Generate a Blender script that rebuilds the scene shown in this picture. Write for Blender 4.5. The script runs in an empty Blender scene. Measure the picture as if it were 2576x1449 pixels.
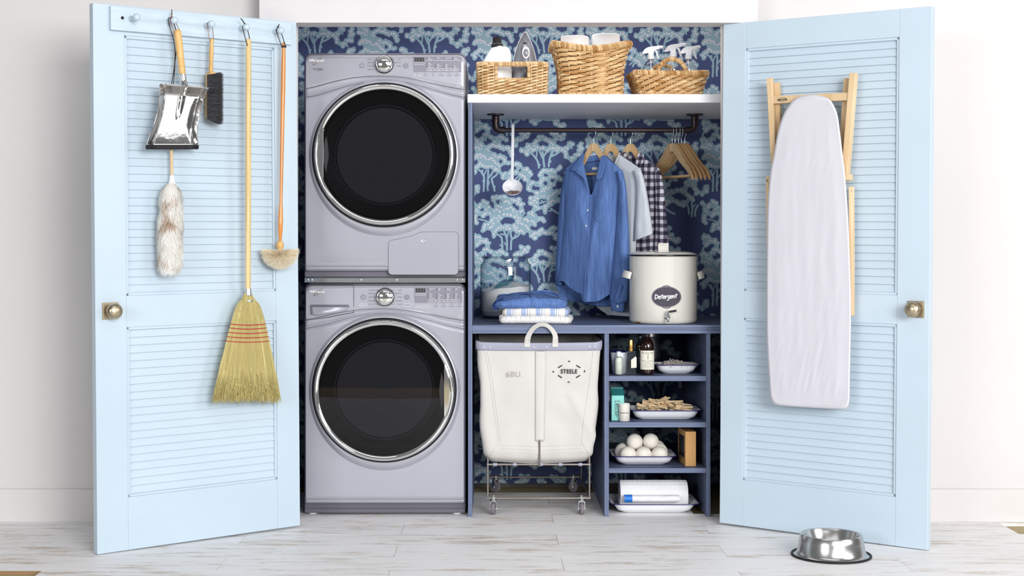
import bpy, math, random
from math import sin, cos, pi, sqrt, radians
from mathutils import Vector, Matrix, noise
SC = bpy.context.scene
COL = SC.collection
V = Vector
random.seed(7)

# ---------------------------------------------------------------- camera, world, lights, exposure
F, CX, CY, H, CD = 3616.0, 1235.0, 612.0, 1.15, 6.04   # focal length and principal point in pixels of a 2576x1449 frame; eye height; distance to the shelf front
cam_d = bpy.data.cameras.new('camera')
cam = bpy.data.objects.new('camera', cam_d); COL.objects.link(cam)
cam.location = (0, -CD, H); cam.rotation_euler = (pi/2, 0, 0)
cam_d.sensor_width = 36.0; cam_d.lens = F/2576*36
cam_d.shift_x = (1288-CX)/2576; cam_d.shift_y = (CY-724.5)/2576
cam_d.clip_start = 0.05
SC.camera = cam

wd = bpy.data.worlds.new('world'); SC.world = wd; wd.use_nodes = True
bg = wd.node_tree.nodes['Background']
bg.inputs[0].default_value = (0.93, 0.96, 1.0, 1); bg.inputs[1].default_value = 0.24

def area(name, loc, target, sx, sy, power, color=(1, 1, 1)):
    d = bpy.data.lights.new(name, 'AREA'); d.shape = 'RECTANGLE'; d.size = sx; d.size_y = sy
    d.energy = power; d.color = color
    o = bpy.data.objects.new(name, d); COL.objects.link(o); o.location = loc
    o.rotation_euler = (V(target)-V(loc)).to_track_quat('-Z', 'Y').to_euler()
    return o
area('key_window', (3.9, -3.0, 2.1), (-1.0, -0.3, 1.1), 1.8, 2.2, 56, (1.0, 0.99, 0.98))
area('fill_softbox', (-4.5, -9.0, 2.15), (0.2, 0.6, 1.4), 3.0, 1.5, 235, (0.97, 0.985, 1.0))
area('fill_softbox', (3.7, -9.0, 2.15), (0.0, 0.6, 1.4), 3.2, 1.5, 440, (1.0, 0.995, 0.99))
area('added_high_fill', (2.5, -9.0, 3.5), (0.1, 0.6, 1.1), 3.0, 1.2, 330, (1.0, 1.0, 1.0))  # added high lamp, evens out the brightness inside the closet
area('added_closet_fill', (0.1, 0.22, 2.385), (0.1, 0.24, 0.0), 1.7, 0.3, 7.5, (1.0, 1.0, 1.0))  # added lamp, unseen behind the header, brightens the upper closet wall
area('added_overhead_fill', (0.3, -2.9, 3.7), (0.2, -1.6, 0.0), 3.6, 1.6, 26, (1.0, 1.0, 1.0))  # added lamp overhead, brightens the floor outside the closet
SC.cycles.transparent_max_bounces = 24

SC.view_settings.view_transform = 'Standard'
SC.view_settings.look = 'None'
SC.view_settings.exposure = -0.17
SC.view_settings.gamma = 1.0
SC.view_settings.use_curve_mapping = False

# ---------------------------------------------------------------- helpers
def P(px, py, Y):
    d = CD+Y
    return V(((px-CX)*d/F, Y, H+(CY-py)*d/F))

def lin(c):
    return tuple((x/12.92 if x <= 0.04045 else ((x+0.055)/1.055)**2.4) for x in [v/255 for v in c])

def interp(pts, x):
    if x <= pts[0][0]: return pts[0][1]
    for (x0, y0), (x1, y1) in zip(pts, pts[1:]):
        if x <= x1:
            t = (x-x0)/(x1-x0) if x1 > x0 else 0
            return y0+(y1-y0)*t
    return pts[-1][1]

def sinterp(pts, x):
    """smooth (Catmull-Rom) version of interp"""
    n = len(pts)
    if x <= pts[0][0]: return pts[0][1]
    if x >= pts[-1][0]: return pts[-1][1]
    for i in range(n-1):
        x0, y0 = pts[i]; x1, y1 = pts[i+1]
        if x <= x1:
            t = (x-x0)/(x1-x0)
            m0 = (y1-(pts[i-1][1] if i else y0))/(x1-(pts[i-1][0] if i else x0))*(x1-x0)
            m1 = ((pts[i+2][1] if i+2 < n else y1)-y0)/((pts[i+2][0] if i+2 < n else x1)-x0)*(x1-x0)
            return (2*t**3-3*t*t+1)*y0+(t**3-2*t*t+t)*m0+(-2*t**3+3*t*t)*y1+(t**3-t*t)*m1
    return pts[-1][1]

def smooth_path(pts, n=6):
    pts = [V(p) for p in pts]; out = []
    for i in range(len(pts)-1):
        p0 = pts[max(i-1, 0)]; p1 = pts[i]; p2 = pts[i+1]; p3 = pts[min(i+2, len(pts)-1)]
        for k in range(n):
            t = k/n
            out.append(0.5*((2*p1)+(p2-p0)*t+(2*p0-5*p1+4*p2-p3)*t*t+(3*p1-p0-3*p2+p3)*t**3))
    out.append(pts[-1]); return out

def basis(d):
    d = V(d).normalized()
    a = V((0, 0, 1)) if abs(d.z) < 0.9 else V((1, 0, 0))
    u = d.cross(a).normalized()
    return u, d.cross(u).normalized(), d

class B:
    """collects geometry in world coordinates; build() links it as ONE mesh object"""
    def __init__(s): s.v = []; s.f = []; s.m = []; s.t = []
    def add(s, vs, fs, mi=0, tint=0.5):
        o = len(s.v); s.v.extend([V(p) for p in vs])
        for f in fs:
            s.f.append([i+o for i in f]); s.m.append(mi); s.t.append(tint)
        return o
    def box(s, x0, x1, y0, y1, z0, z1, mi=0, tint=0.5, M=None):
        vs = [V((x, y, z)) for x in (x0, x1) for y in (y0, y1) for z in (z0, z1)]
        if M: vs = [M @ p for p in vs]
        s.add(vs, [(0, 1, 3, 2), (4, 6, 7, 5), (0, 4, 5, 1), (2, 3, 7, 6), (0, 2, 6, 4), (1, 5, 7, 3)], mi, tint)
    def bar(s, p0, p1, w, t, up=(0, 0, 1), mi=0, tint=0.5):
        """a rectangular bar from p0 to p1, w wide across 'up', t thick"""
        p0 = V(p0); p1 = V(p1); d = (p1-p0).normalized(); u = d.cross(V(up)).normalized(); n = u.cross(d)
        vs = [p+u*a*w/2+n*b*t/2 for p in (p0, p1) for a, b in ((-1, -1), (1, -1), (1, 1), (-1, 1))]
        s.add(vs, [(0, 3, 2, 1), (4, 5, 6, 7), (0, 1, 5, 4), (1, 2, 6, 5), (2, 3, 7, 6), (3, 0, 4, 7)], mi, tint)
    def grid(s, fn, nu, nv, cu=False, cv=False, mi=0, tint=0.5):
        vs = [fn(i/(nu if cu else nu-1), j/(nv if cv else nv-1)) for j in range(nv) for i in range(nu)]
        fs = []
        for j in range(nv if cv else nv-1):
            for i in range(nu if cu else nu-1):
                a = j*nu+i; b = j*nu+(i+1) % nu; c = ((j+1) % nv)*nu+(i+1) % nu; d = ((j+1) % nv)*nu+i
                fs.append((a, b, c, d))
        s.add(vs, fs, mi, tint)
    def lathe(s, prof, o, axis=(0, 0, 1), seg=40, mi=0, tint=0.5, caps=(False, False)):
        u, w, d = basis(axis); o = V(o); vs = []
        for r, z in prof:
            for k in range(seg):
                a = 2*pi*k/seg; vs.append(o+d*z+u*(r*cos(a))+w*(r*sin(a)))
        fs = [(j*seg+k, j*seg+(k+1) % seg, (j+1)*seg+(k+1) % seg, (j+1)*seg+k) for j in range(len(prof)-1) for k in range(seg)]
        if caps[0]: fs.append(tuple(range(seg))[::-1])
        if caps[1]: fs.append(tuple((len(prof)-1)*seg+k for k in range(seg)))
        s.add(vs, fs, mi, tint)
    def cyl(s, p0, p1, r0, r1=None, seg=16, mi=0, tint=0.5):
        p0 = V(p0); p1 = V(p1)
        s.lathe([(r0, 0), (r0 if r1 is None else r1, (p1-p0).length)], p0, p1-p0, seg, mi, tint, (True, True))
    def tube(s, pts, r, seg=8, closed=False, mi=0, tint=0.5, flat=1.0, up=None):
        pts = [V(p) for p in pts]; n = len(pts); vs = []
        rad = r if isinstance(r, (list, tuple)) else [r]*n
        u = None
        for i, p in enumerate(pts):
            a = pts[(i-1) % n] if (closed or i) else p
            b = pts[(i+1) % n] if (closed or i < n-1) else p
            d = (b-a).normalized() if (b-a).length > 1e-9 else V((0, 0, 1))
            if up is not None:
                u = d.cross(V(up)); u = u.normalized() if u.length > 1e-6 else basis(d)[0]
            elif u is None: u = basis(d)[0]
            else:
                u = u-d*u.dot(d); u = u.normalized() if u.length > 1e-6 else basis(d)[0]
            w = d.cross(u)
            for k in range(seg):
                t = 2*pi*k/seg
                vs.append(p+u*(rad[i]*cos(t))+w*(rad[i]*flat*sin(t)))
        fs = []
        for i in range(n if closed else n-1):
            for k in range(seg):
                j = (i+1) % n
                fs.append((i*seg+k, i*seg+(k+1) % seg, j*seg+(k+1) % seg, j*seg+k))
        if not closed:
            fs.append(tuple(range(seg))[::-1]); fs.append(tuple((n-1)*seg+k for k in range(seg)))
        s.add(vs, fs, mi, tint)
    def prism(s, poly, d, mi=0, tint=0.5):
        """planar polygon (world points) extruded along vector d"""
        n = len(poly); d = V(d); vs = [V(p) for p in poly]+[V(p)+d for p in poly]
        fs = [tuple(range(n)), tuple(range(2*n-1, n-1, -1))]+[(i, n+i, n+(i+1) % n, (i+1) % n) for i in range(n)]
        s.add(vs, fs, mi, tint)
    def poly(s, pts, mi=0, tint=0.5): s.add(pts, [tuple(range(len(pts)))], mi, tint)
    def ball(s, c, r, seg=20, rings=12, mi=0, tint=0.5, M=None):
        c = V(c); r = V(r) if hasattr(r, '__len__') else V((r, r, r))
        def fn(u, v):
            a = 2*pi*u; b = pi*v
            q = V((r.x*sin(b)*cos(a), r.y*sin(b)*sin(a), r.z*cos(b)))
            return c+(M @ q if M else q)
        s.grid(fn, seg, rings, cu=True, mi=mi, tint=tint)
    def lens(s, p0, p1, r, out, bulge, seg=6, st=5, mi=0, tint=0.5):
        """a spindle (one visible pass of a woven strand)"""
        p0 = V(p0); p1 = V(p1); out = V(out)
        pts = [p0.lerp(p1, k/(st-1))+out*(bulge*sin(pi*k/(st-1))) for k in range(st)]
        s.tube(pts, [r*(0.45+0.55*sin(pi*k/(st-1))) for k in range(st)], seg, mi=mi, tint=tint)
    def strand(s, p0, p1, w, side, bend=None, mi=0, tint=0.5):
        """one tapered hair: two quads and a tip"""
        p0 = V(p0); p1 = V(p1); m = p0.lerp(p1, 0.55)+(bend or V((0, 0, 0)))
        side = V(side)*w
        s.add([p0-side, p0+side, m+side*0.8, m-side*0.8, p1], [(0, 1, 2, 3), (3, 2, 4)], mi, tint)
    def text(s, string, M, size, mi=0, align='CENTER', bold=0.0, shear=0.0, depth=0.0004, spacing=1.0):
        """letters as geometry; M maps (x right, y up, z outwards) into the world"""
        cu = bpy.data.curves.new('lettering', 'FONT'); cu.body = string; cu.size = size; cu.align_x = align; cu.align_y = 'CENTER'
        cu.offset = bold; cu.shear = shear; cu.extrude = depth/2; cu.space_character = spacing; cu.resolution_u = 3
        ob = bpy.data.objects.new('lettering', cu); COL.objects.link(ob)
        dg = bpy.context.evaluated_depsgraph_get()
        me = bpy.data.meshes.new_from_object(ob.evaluated_get(dg))
        s.add([M @ v.co for v in me.vertices], [tuple(p.vertices) for p in me.polygons], mi)
        bpy.data.objects.remove(ob); bpy.data.curves.remove(cu); bpy.data.meshes.remove(me)
    def move(s, start, M):
        for i in range(start, len(s.v)): s.v[i] = M @ s.v[i]
    def build(s, name, mats, parent=None, smooth=40, bevel=0, seg=2, subsurf=0, solid=0):
        me = bpy.data.meshes.new(name)
        if parent is not None:
            inv = WM[parent.name].inverted(); vs = [inv @ p for p in s.v]
        else: vs = s.v
        me.from_pydata([tuple(p) for p in vs], [], s.f)
        if not isinstance(mats, (list, tuple)): mats = [mats]
        for m in mats: me.materials.append(m)
        me.polygons.foreach_set('material_index', s.m)
        at = me.attributes.new('tint', 'FLOAT', 'FACE'); at.data.foreach_set('value', s.t)
        me.update()
        if smooth:
            me.shade_smooth(); me.set_sharp_from_angle(angle=radians(smooth))
        o = bpy.data.objects.new(name, me); COL.objects.link(o)
        if parent is not None:
            o.parent = parent; WM[o.name] = WM[parent.name].copy()
        else: WM[o.name] = Matrix.Identity(4)
        if solid:
            k = o.modifiers.new('solid', 'SOLIDIFY'); k.thickness = solid; k.offset = 0; k.use_rim = mats[0] not in (MT['denim'], MT['tee'], MT['gingham'])
        if bevel:
            k = o.modifiers.new('bevel', 'BEVEL'); k.width = bevel; k.segments = seg; k.limit_method = 'ANGLE'; k.angle_limit = radians(35)
        if subsurf:
            k = o.modifiers.new('subsurf', 'SUBSURF'); k.levels = subsurf; k.render_levels = subsurf
        return o
WM = {}

def tag(o, label, cat, group=None, kind=None):
    if label: o['label'] = label
    if cat: o['category'] = cat
    if group: o['group'] = group
    if kind: o['kind'] = kind
    return o
def thing(name, label, cat, loc=(0, 0, 0), rotz=0.0, group=None, M=None):
    o = bpy.data.objects.new(name, None); COL.objects.link(o); o.empty_display_size = 0.05
    M = M or (Matrix.Translation(V(loc)) @ Matrix.Rotation(rotz, 4, 'Z'))
    o.matrix_world = M; WM[o.name] = M.copy()
    return tag(o, label, cat, group)
def struct(o):
    o['kind'] = 'structure'; return o
def dup(root, M, label=None):
    """a copy of a thing with copies of its parts and sub-parts"""
    r = root.copy(); COL.objects.link(r); r.matrix_world = M; WM[r.name] = M.copy()
    if label: r['label'] = label
    for ch in list(root.children):
        c = ch.copy(); COL.objects.link(c); c.parent = r; WM[c.name] = M.copy()
        for g in list(ch.children):
            d = g.copy(); COL.objects.link(d); d.parent = c; WM[d.name] = M.copy()
    return r

# ---------------------------------------------------------------- materials
def mat(name, rgb, rough=0.5, metal=0.0, var=0.06, vscale=(8, 8, 8), bump=0.0, bscale=(60, 60, 60), rgb2=None, tint=None,
        spec=0.5, coat=0.0, trans=0.0, ior=1.45, sheen=0.0, detail=3.0, sss=0.0):
    m = bpy.data.materials.new(name); m.use_nodes = True; nt = m.node_tree; N = nt.nodes; L = nt.links
    b = N['Principled BSDF']
    b.inputs['Roughness'].default_value = rough; b.inputs['Metallic'].default_value = metal
    b.inputs['Specular IOR Level'].default_value = spec; b.inputs['Coat Weight'].default_value = coat
    b.inputs['Coat Roughness'].default_value = 0.05
    b.inputs['Transmission Weight'].default_value = trans; b.inputs['IOR'].default_value = ior
    b.inputs['Sheen Weight'].default_value = sheen
    if sss: b.inputs['Subsurface Weight'].default_value = sss; b.inputs['Subsurface Radius'].default_value = (0.02, 0.02, 0.02)
    tc = N.new('ShaderNodeTexCoord'); mp = N.new('ShaderNodeMapping'); mp.inputs['Scale'].default_value = vscale
    L.new(tc.outputs['Object'], mp.inputs[0])
    nz = N.new('ShaderNodeTexNoise'); nz.inputs['Scale'].default_value = 1.0; nz.inputs['Detail'].default_value = detail
    L.new(mp.outputs[0], nz.inputs['Vector'])
    c = lin(rgb); c2 = lin(rgb2) if rgb2 else None
    lo = tuple(x*(1-var) for x in c); hi = c2 or tuple(min(1, x*(1+var)) for x in c)
    ramp = N.new('ShaderNodeValToRGB')
    ramp.color_ramp.elements[0].position = 0.35; ramp.color_ramp.elements[0].color = (*lo, 1)
    ramp.color_ramp.elements[1].position = 0.65; ramp.color_ramp.elements[1].color = (*hi, 1)
    L.new(nz.outputs[0], ramp.inputs[0]); out = ramp.outputs[0]
    if tint:
        at = N.new('ShaderNodeAttribute'); at.attribute_name = 'tint'
        mx = N.new('ShaderNodeMix'); mx.data_type = 'RGBA'; mx.inputs['B'].default_value = (*lin(tint), 1)
        L.new(at.outputs['Fac'], mx.inputs['Factor']); L.new(out, mx.inputs['A']); out = mx.outputs['Result']
    L.new(out, b.inputs['Base Color'])
    if bump:
        m2 = N.new('ShaderNodeMapping'); m2.inputs['Scale'].default_value = bscale; L.new(tc.outputs['Object'], m2.inputs[0])
        n2 = N.new('ShaderNodeTexNoise'); n2.inputs['Scale'].default_value = 1.0; n2.inputs['Detail'].default_value = 4
        L.new(m2.outputs[0], n2.inputs['Vector'])
        bp = N.new('ShaderNodeBump'); bp.inputs['Strength'].default_value = bump; bp.inputs['Distance'].default_value = 0.002
        L.new(n2.outputs[0], bp.inputs['Height']); L.new(bp.outputs[0], b.inputs['Normal'])
    return m

MT = {}
MT['wall'] = mat('white_wall_paint', (212, 208, 207), 0.85, var=0.015, vscale=(1.2, 1.2, 1.2), bump=0.05, bscale=(90, 90, 90), spec=0.2)
MT['header'] = mat('white_header_paint', (212, 209, 210), 0.7, var=0.01, spec=0.2)
MT['door'] = mat('pale_blue_door_paint', (188, 204, 216), 0.38, var=0.02, vscale=(3, 3, 3), bump=0.03, bscale=(140, 140, 12))
MT['rail'] = mat('pale_blue_paint_over_oak', (190, 206, 218), 0.5, var=0.05, vscale=(6, 60, 90), bump=0.35, bscale=(7, 120, 150))
MT['brass'] = mat('antique_brass', (190, 176, 150), 0.33, 1.0, var=0.08)
MT['navy'] = mat('wallpaper_navy', (82, 93, 136), 0.75, var=0.04, spec=0.2)
MT['teal'] = mat('wallpaper_teal', (166, 198, 212), 0.75, var=0.03, spec=0.2)
MT['dot'] = mat('wallpaper_dots', (236, 234, 242), 0.75, var=0.02, spec=0.2)
MT['blueply'] = mat('blue_stained_plywood', (84, 94, 122), 0.55, var=0.15, vscale=(3, 3, 40), bump=0.12, bscale=(4, 4, 90))
MT['blueedge'] = mat('blue_plywood_edge', (108, 120, 150), 0.5, var=0.3, vscale=(1.5, 8, 160), bump=0.3, bscale=(2, 20, 220))
MT['blueedgev'] = mat('blue_plywood_upright_edge', (108, 120, 150), 0.5, var=0.3, vscale=(260, 8, 1.5), bump=0.3, bscale=(260, 20, 2))
MT['whiteboard'] = mat('white_painted_board', (224, 224, 227), 0.5, var=0.03, vscale=(2, 30, 30), bump=0.08, bscale=(3, 60, 60))
MT['silver'] = mat('silver_appliance_enamel', (180, 181, 191), 0.22, 0.3, var=0.02, vscale=(3, 3, 3), coat=0.5)
MT['silver_dark'] = mat('dark_appliance_casing', (104, 102, 112), 0.4, 0.3, var=0.03)
MT['panelgrey'] = mat('control_panel_grey', (134, 132, 144), 0.35, 0.1, var=0.02)
MT['gap'] = mat('black_rubber', (18, 18, 22), 0.6, var=0.1)
MT['chrome'] = mat('polished_chrome', (232, 232, 230), 0.06, 1.0, var=0.01)
MT['steel'] = mat('brushed_steel', (196, 194, 192), 0.24, 1.0, var=0.05, vscale=(90, 90, 4))
MT['wire'] = mat('dull_steel_wire', (150, 142, 136), 0.35, 0.9, var=0.1)
MT['zinc'] = mat('bright_zinc', (210, 214, 216), 0.2, 1.0, var=0.04)
MT['bronze'] = mat('oiled_bronze_pipe', (74, 64, 66), 0.32, 0.8, var=0.1)
MT['ink'] = mat('black_print', (36, 34, 38), 0.7, var=0.05)
MT['inkgrey'] = mat('grey_print', (112, 110, 120), 0.7, var=0.05)
MT['inkfaded'] = mat('faded_grey_print', (168, 160, 156), 0.8, var=0.12, vscale=(60, 60, 60))
MT['white'] = mat('white_plastic', (240, 240, 242), 0.35, var=0.02)
MT['blackp'] = mat('black_plastic', (34, 32, 36), 0.38, var=0.05)
MT['wood'] = mat('pale_beech', (208, 176, 134), 0.5, var=0.08, vscale=(20, 20, 3), rgb2=(220, 194, 156), bump=0.08, bscale=(80, 80, 6), tint=None)
MT['woodh'] = mat('varnished_maple', (206, 160, 92), 0.38, var=0.1, vscale=(25, 25, 4), rgb2=(222, 180, 116), bump=0.05)
MT['hanger'] = mat('hanger_pine', (206, 172, 126), 0.42, var=0.12, vscale=(14, 14, 3), rgb2=(224, 196, 154), tint=(196, 152, 100))
MT['broomwood'] = mat('broom_handle_wood', (216, 186, 128), 0.45, var=0.12, vscale=(60, 60, 3), rgb2=(230, 206, 154), bump=0.1, bscale=(90, 90, 5))
MT['orange'] = mat('orange_varnished_wood', (198, 118, 44), 0.25, var=0.12, vscale=(40, 40, 4), rgb2=(212, 136, 62), coat=0.4)
MT['straw'] = mat('broom_straw', (212, 200, 140), 0.7, var=0.1, vscale=(30, 30, 5), tint=(150, 134, 74))
MT['strawtip'] = mat('broom_straw_tips', (190, 174, 108), 0.7, var=0.15, vscale=(60, 60, 20), tint=(122, 104, 44))
MT['red'] = mat('red_twine', (168, 44, 46), 0.7)
MT['leather'] = mat('dark_leather_cord', (48, 38, 36), 0.7, var=0.2)
MT['tan'] = mat('tan_leather_cord', (150, 102, 74), 0.7, var=0.2)
MT['fleece'] = mat('cream_fleece', (255, 254, 250), 0.9, var=0.02, vscale=(30, 30, 30), tint=(176, 128, 74), sss=0.0)
MT['wool'] = mat('wool_head', (255, 250, 238), 0.9, var=0.02, vscale=(40, 40, 40), tint=(240, 224, 194))
MT['bristle'] = mat('black_bristle', (30, 28, 34), 0.55, var=0.2, tint=(46, 45, 52))
MT['cover'] = mat('white_cotton_cover', (203, 201, 208), 0.85, var=0.01, vscale=(6, 6, 6), bump=0.05, bscale=(400, 400, 400), sheen=0.0)
MT['denim'] = mat('washed_denim', (82, 112, 168), 0.8, var=0.05, vscale=(90, 90, 9), rgb2=(96, 128, 188), bump=0.25, bscale=(700, 700, 300), sheen=0.0)
MT['denimseam'] = mat('denim_seam', (84, 116, 174), 0.8, var=0.12, vscale=(200, 200, 200), rgb2=(96, 128, 186), bump=0.4, bscale=(300, 300, 300))
MT['tee'] = mat('pale_grey_jersey', (208, 214, 220), 0.85, var=0.02, bump=0.05, bscale=(500, 500, 500), sheen=0.0)
MT['canvas'] = mat('natural_canvas', (205, 202, 197), 0.85, var=0.02, vscale=(5, 5, 5), bump=0.12, bscale=(420, 420, 420))
MT['vinyl'] = mat('grey_vinyl_trim', (158, 160, 178), 0.35, var=0.03)
MT['enamel'] = mat('white_enamel', (238, 240, 244), 0.16, var=0.01, coat=0.5)
MT['cream'] = mat('cream_enamel', (222, 219, 210), 0.14, var=0.015, vscale=(4, 4, 4), coat=0.5)
MT['rimblue'] = mat('cobalt_enamel_rim', (36, 28, 104), 0.2, coat=0.5)
MT['rimblack'] = mat('black_enamel_rim', (26, 24, 28), 0.2, coat=0.5)
MT['rust'] = mat('rusty_chip', (142, 96, 36), 0.8, var=0.4, vscale=(200, 200, 200))
MT['chalk'] = mat('chalkboard_label', (72, 68, 80), 0.7, var=0.1, vscale=(40, 40, 40))
MT['basket'] = mat('seagrass', (224, 192, 144), 0.6, var=0.14, vscale=(60, 60, 120), tint=(170, 122, 66), bump=0.3, bscale=(160, 160, 260))
MT['basketlight'] = mat('pale_seagrass', (234, 206, 162), 0.6, var=0.14, vscale=(60, 60, 120), tint=(176, 132, 80), bump=0.3, bscale=(160, 160, 260))
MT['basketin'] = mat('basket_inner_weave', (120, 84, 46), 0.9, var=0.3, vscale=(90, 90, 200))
MT['jug'] = mat('white_translucent_jug', (240, 240, 238), 0.3, var=0.01)
MT['irongrey'] = mat('iron_metallic_grey', (136, 138, 146), 0.36, 0.25, var=0.03)
MT['paper'] = mat('white_tissue', (246, 246, 248), 0.9, var=0.015, bump=0.25, bscale=(160, 160, 160))
MT['clearp'] = mat('frosted_clear_plastic', (240, 242, 246), 0.3, var=0.01)
MT['clearp'].node_tree.nodes['Principled BSDF'].inputs['Alpha'].default_value = 0.72
MT['amber'] = mat('amber_glass', (30, 12, 6), 0.08, var=0.1, coat=0.6)
MT['label'] = mat('cream_label', (226, 222, 208), 0.7, var=0.02)
MT['gold'] = mat('gold_cap', (206, 166, 96), 0.22, 1.0)
MT['liquid'] = mat('pale_lotion', (214, 218, 204), 0.25, var=0.03)
MT['mint'] = mat('mint_carton', (142, 214, 206), 0.55, var=0.02)
MT['mintdark'] = mat('dark_mint_carton', (40, 116, 116), 0.55, var=0.04)
MT['kraft'] = mat('kraft_card', (196, 150, 96), 0.8, var=0.05, vscale=(90, 90, 90))
MT['felt'] = mat('white_wool_felt', (232, 226, 216), 0.95, var=0.04, vscale=(60, 60, 60), bump=0.6, bscale=(140, 140, 140))
MT['pine'] = mat('clothespin_wood', (242, 220, 184), 0.6, var=0.08, vscale=(60, 60, 60), tint=(228, 196, 150))
MT['powder'] = mat('white_washing_powder', (232, 230, 228), 0.95, var=0.05, vscale=(200, 200, 200), bump=0.4, bscale=(260, 260, 260))
MT['bagfilm'] = mat('clear_bag_film', (232, 230, 236), 0.3, var=0.08, vscale=(20, 60, 60))
MT['bagblue'] = mat('blue_band', (36, 122, 214), 0.35)
MT['rubbergrey'] = mat('grey_rubber_wheel', (118, 112, 116), 0.6, var=0.1, vscale=(60, 60, 60))
MT['plain_white_cloth'] = mat('white_cotton', (236, 234, 232), 0.85, var=0.03, vscale=(20, 20, 20), bump=0.2, bscale=(120, 120, 120))
MT['greycloth'] = mat('grey_cotton', (172, 166, 164), 0.85, var=0.06, vscale=(20, 20, 20), bump=0.2, bscale=(120, 120, 120))
MT['brownmetal'] = mat('brown_pin_metal', (150, 104, 80), 0.3, 0.8, var=0.4, vscale=(120, 120, 120), tint=(228, 220, 216))
MT['pinmetal'] = mat('silver_pin_metal', (220, 216, 212), 0.25, 0.55, var=0.2, tint=(226, 214, 206))
MT['gapboard'] = mat('dark_gap_board', (96, 90, 84), 0.9, var=0.3, vscale=(6, 30, 30))
MT['ply'] = mat('bare_plywood', (172, 156, 116), 0.7, var=0.1, vscale=(4, 40, 4), bump=0.1)
MT['plank_edge'] = mat('plank_core', (150, 120, 88), 0.8, var=0.1)
MT['display'] = mat('dark_display', (58, 56, 54), 0.25, var=0.05)

def glass_mat(name, tint, rough=0.0, f0=0.04, edge=None):
    """thin glass: light passes straight through, more tinted where the wall is seen edge-on; the surface reflects more at grazing angles"""
    m = bpy.data.materials.new(name); m.use_nodes = True; nt = m.node_tree; N = nt.nodes; L = nt.links
    N.remove(N['Principled BSDF']); out = N['Material Output']
    tr = N.new('ShaderNodeBsdfTransparent'); gl = N.new('ShaderNodeBsdfGlossy'); gl.inputs['Roughness'].default_value = rough
    lw = N.new('ShaderNodeLayerWeight'); lw.inputs[0].default_value = 0.5
    def m_(op, a, b):
        n = N.new('ShaderNodeMath'); n.operation = op; n.use_clamp = True
        for i, x in enumerate((a, b)):
            if isinstance(x, (int, float)): n.inputs[i].default_value = x
            else: L.new(x, n.inputs[i])
        return n.outputs[0]
    fa = lw.outputs['Facing']
    mc = N.new('ShaderNodeMix'); mc.data_type = 'RGBA'; mc.inputs['A'].default_value = (*tint, 1); mc.inputs['B'].default_value = (*(edge or tint), 1)
    L.new(m_('POWER', fa, 2.2), mc.inputs['Factor']); L.new(mc.outputs['Result'], tr.inputs[0])
    fr = m_('ADD', m_('MULTIPLY', m_('POWER', fa, 4.0), 0.55), f0)
    mx = N.new('ShaderNodeMixShader'); L.new(fr, mx.inputs[0]); L.new(tr.outputs[0], mx.inputs[1]); L.new(gl.outputs[0], mx.inputs[2])
    L.new(mx.outputs[0], out.inputs[0]); return m
MT['glass'] = glass_mat('clear_glass', (0.95, 0.975, 0.985), 0.02, 0.07, (0.16, 0.24, 0.29))
MT['bottleglass'] = glass_mat('clear_bottle_glass', (0.97, 0.985, 0.99), 0.02, 0.09, (0.55, 0.62, 0.66))
MT['glassblue'] = glass_mat('blue_clear_plastic', (0.45, 0.74, 0.80), 0.05, 0.06, (0.2, 0.5, 0.6))
MT['porthole'] = glass_mat('smoked_porthole_glass', (0.17, 0.165, 0.18), 0.0, 0.04)

MT['panmetal'] = mat('thin_polished_sheet', (206, 204, 202), 0.11, 1.0, var=0.02, bump=0.5, bscale=(18, 18, 26))
MT['darkglass'] = mat('dark_green_glass', (30, 46, 48), 0.1, coat=0.5)
for k_ in ('fleece', 'wool'):                              # light glows through the fibres
    nt_ = MT[k_].node_tree; p_ = nt_.nodes['Principled BSDF']
    t_ = nt_.nodes.new('ShaderNodeBsdfTranslucent'); x_ = nt_.nodes.new('ShaderNodeMixShader'); x_.inputs[0].default_value = 0.45
    nt_.links.new(p_.inputs['Base Color'].links[0].from_socket, t_.inputs[0]); nt_.links.new(p_.outputs[0], x_.inputs[1]); nt_.links.new(t_.outputs[0], x_.inputs[2])
    nt_.links.new(x_.outputs[0], nt_.nodes['Material Output'].inputs[0])

def math_node(nt, op, a, b=None, c=None):
    n = nt.nodes.new('ShaderNodeMath'); n.operation = op
    for i, x in enumerate((a, b, c)):
        if x is None: continue
        if isinstance(x, (int, float)): n.inputs[i].default_value = x
        else: nt.links.new(x, n.inputs[i])
    return n.outputs[0]

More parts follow.
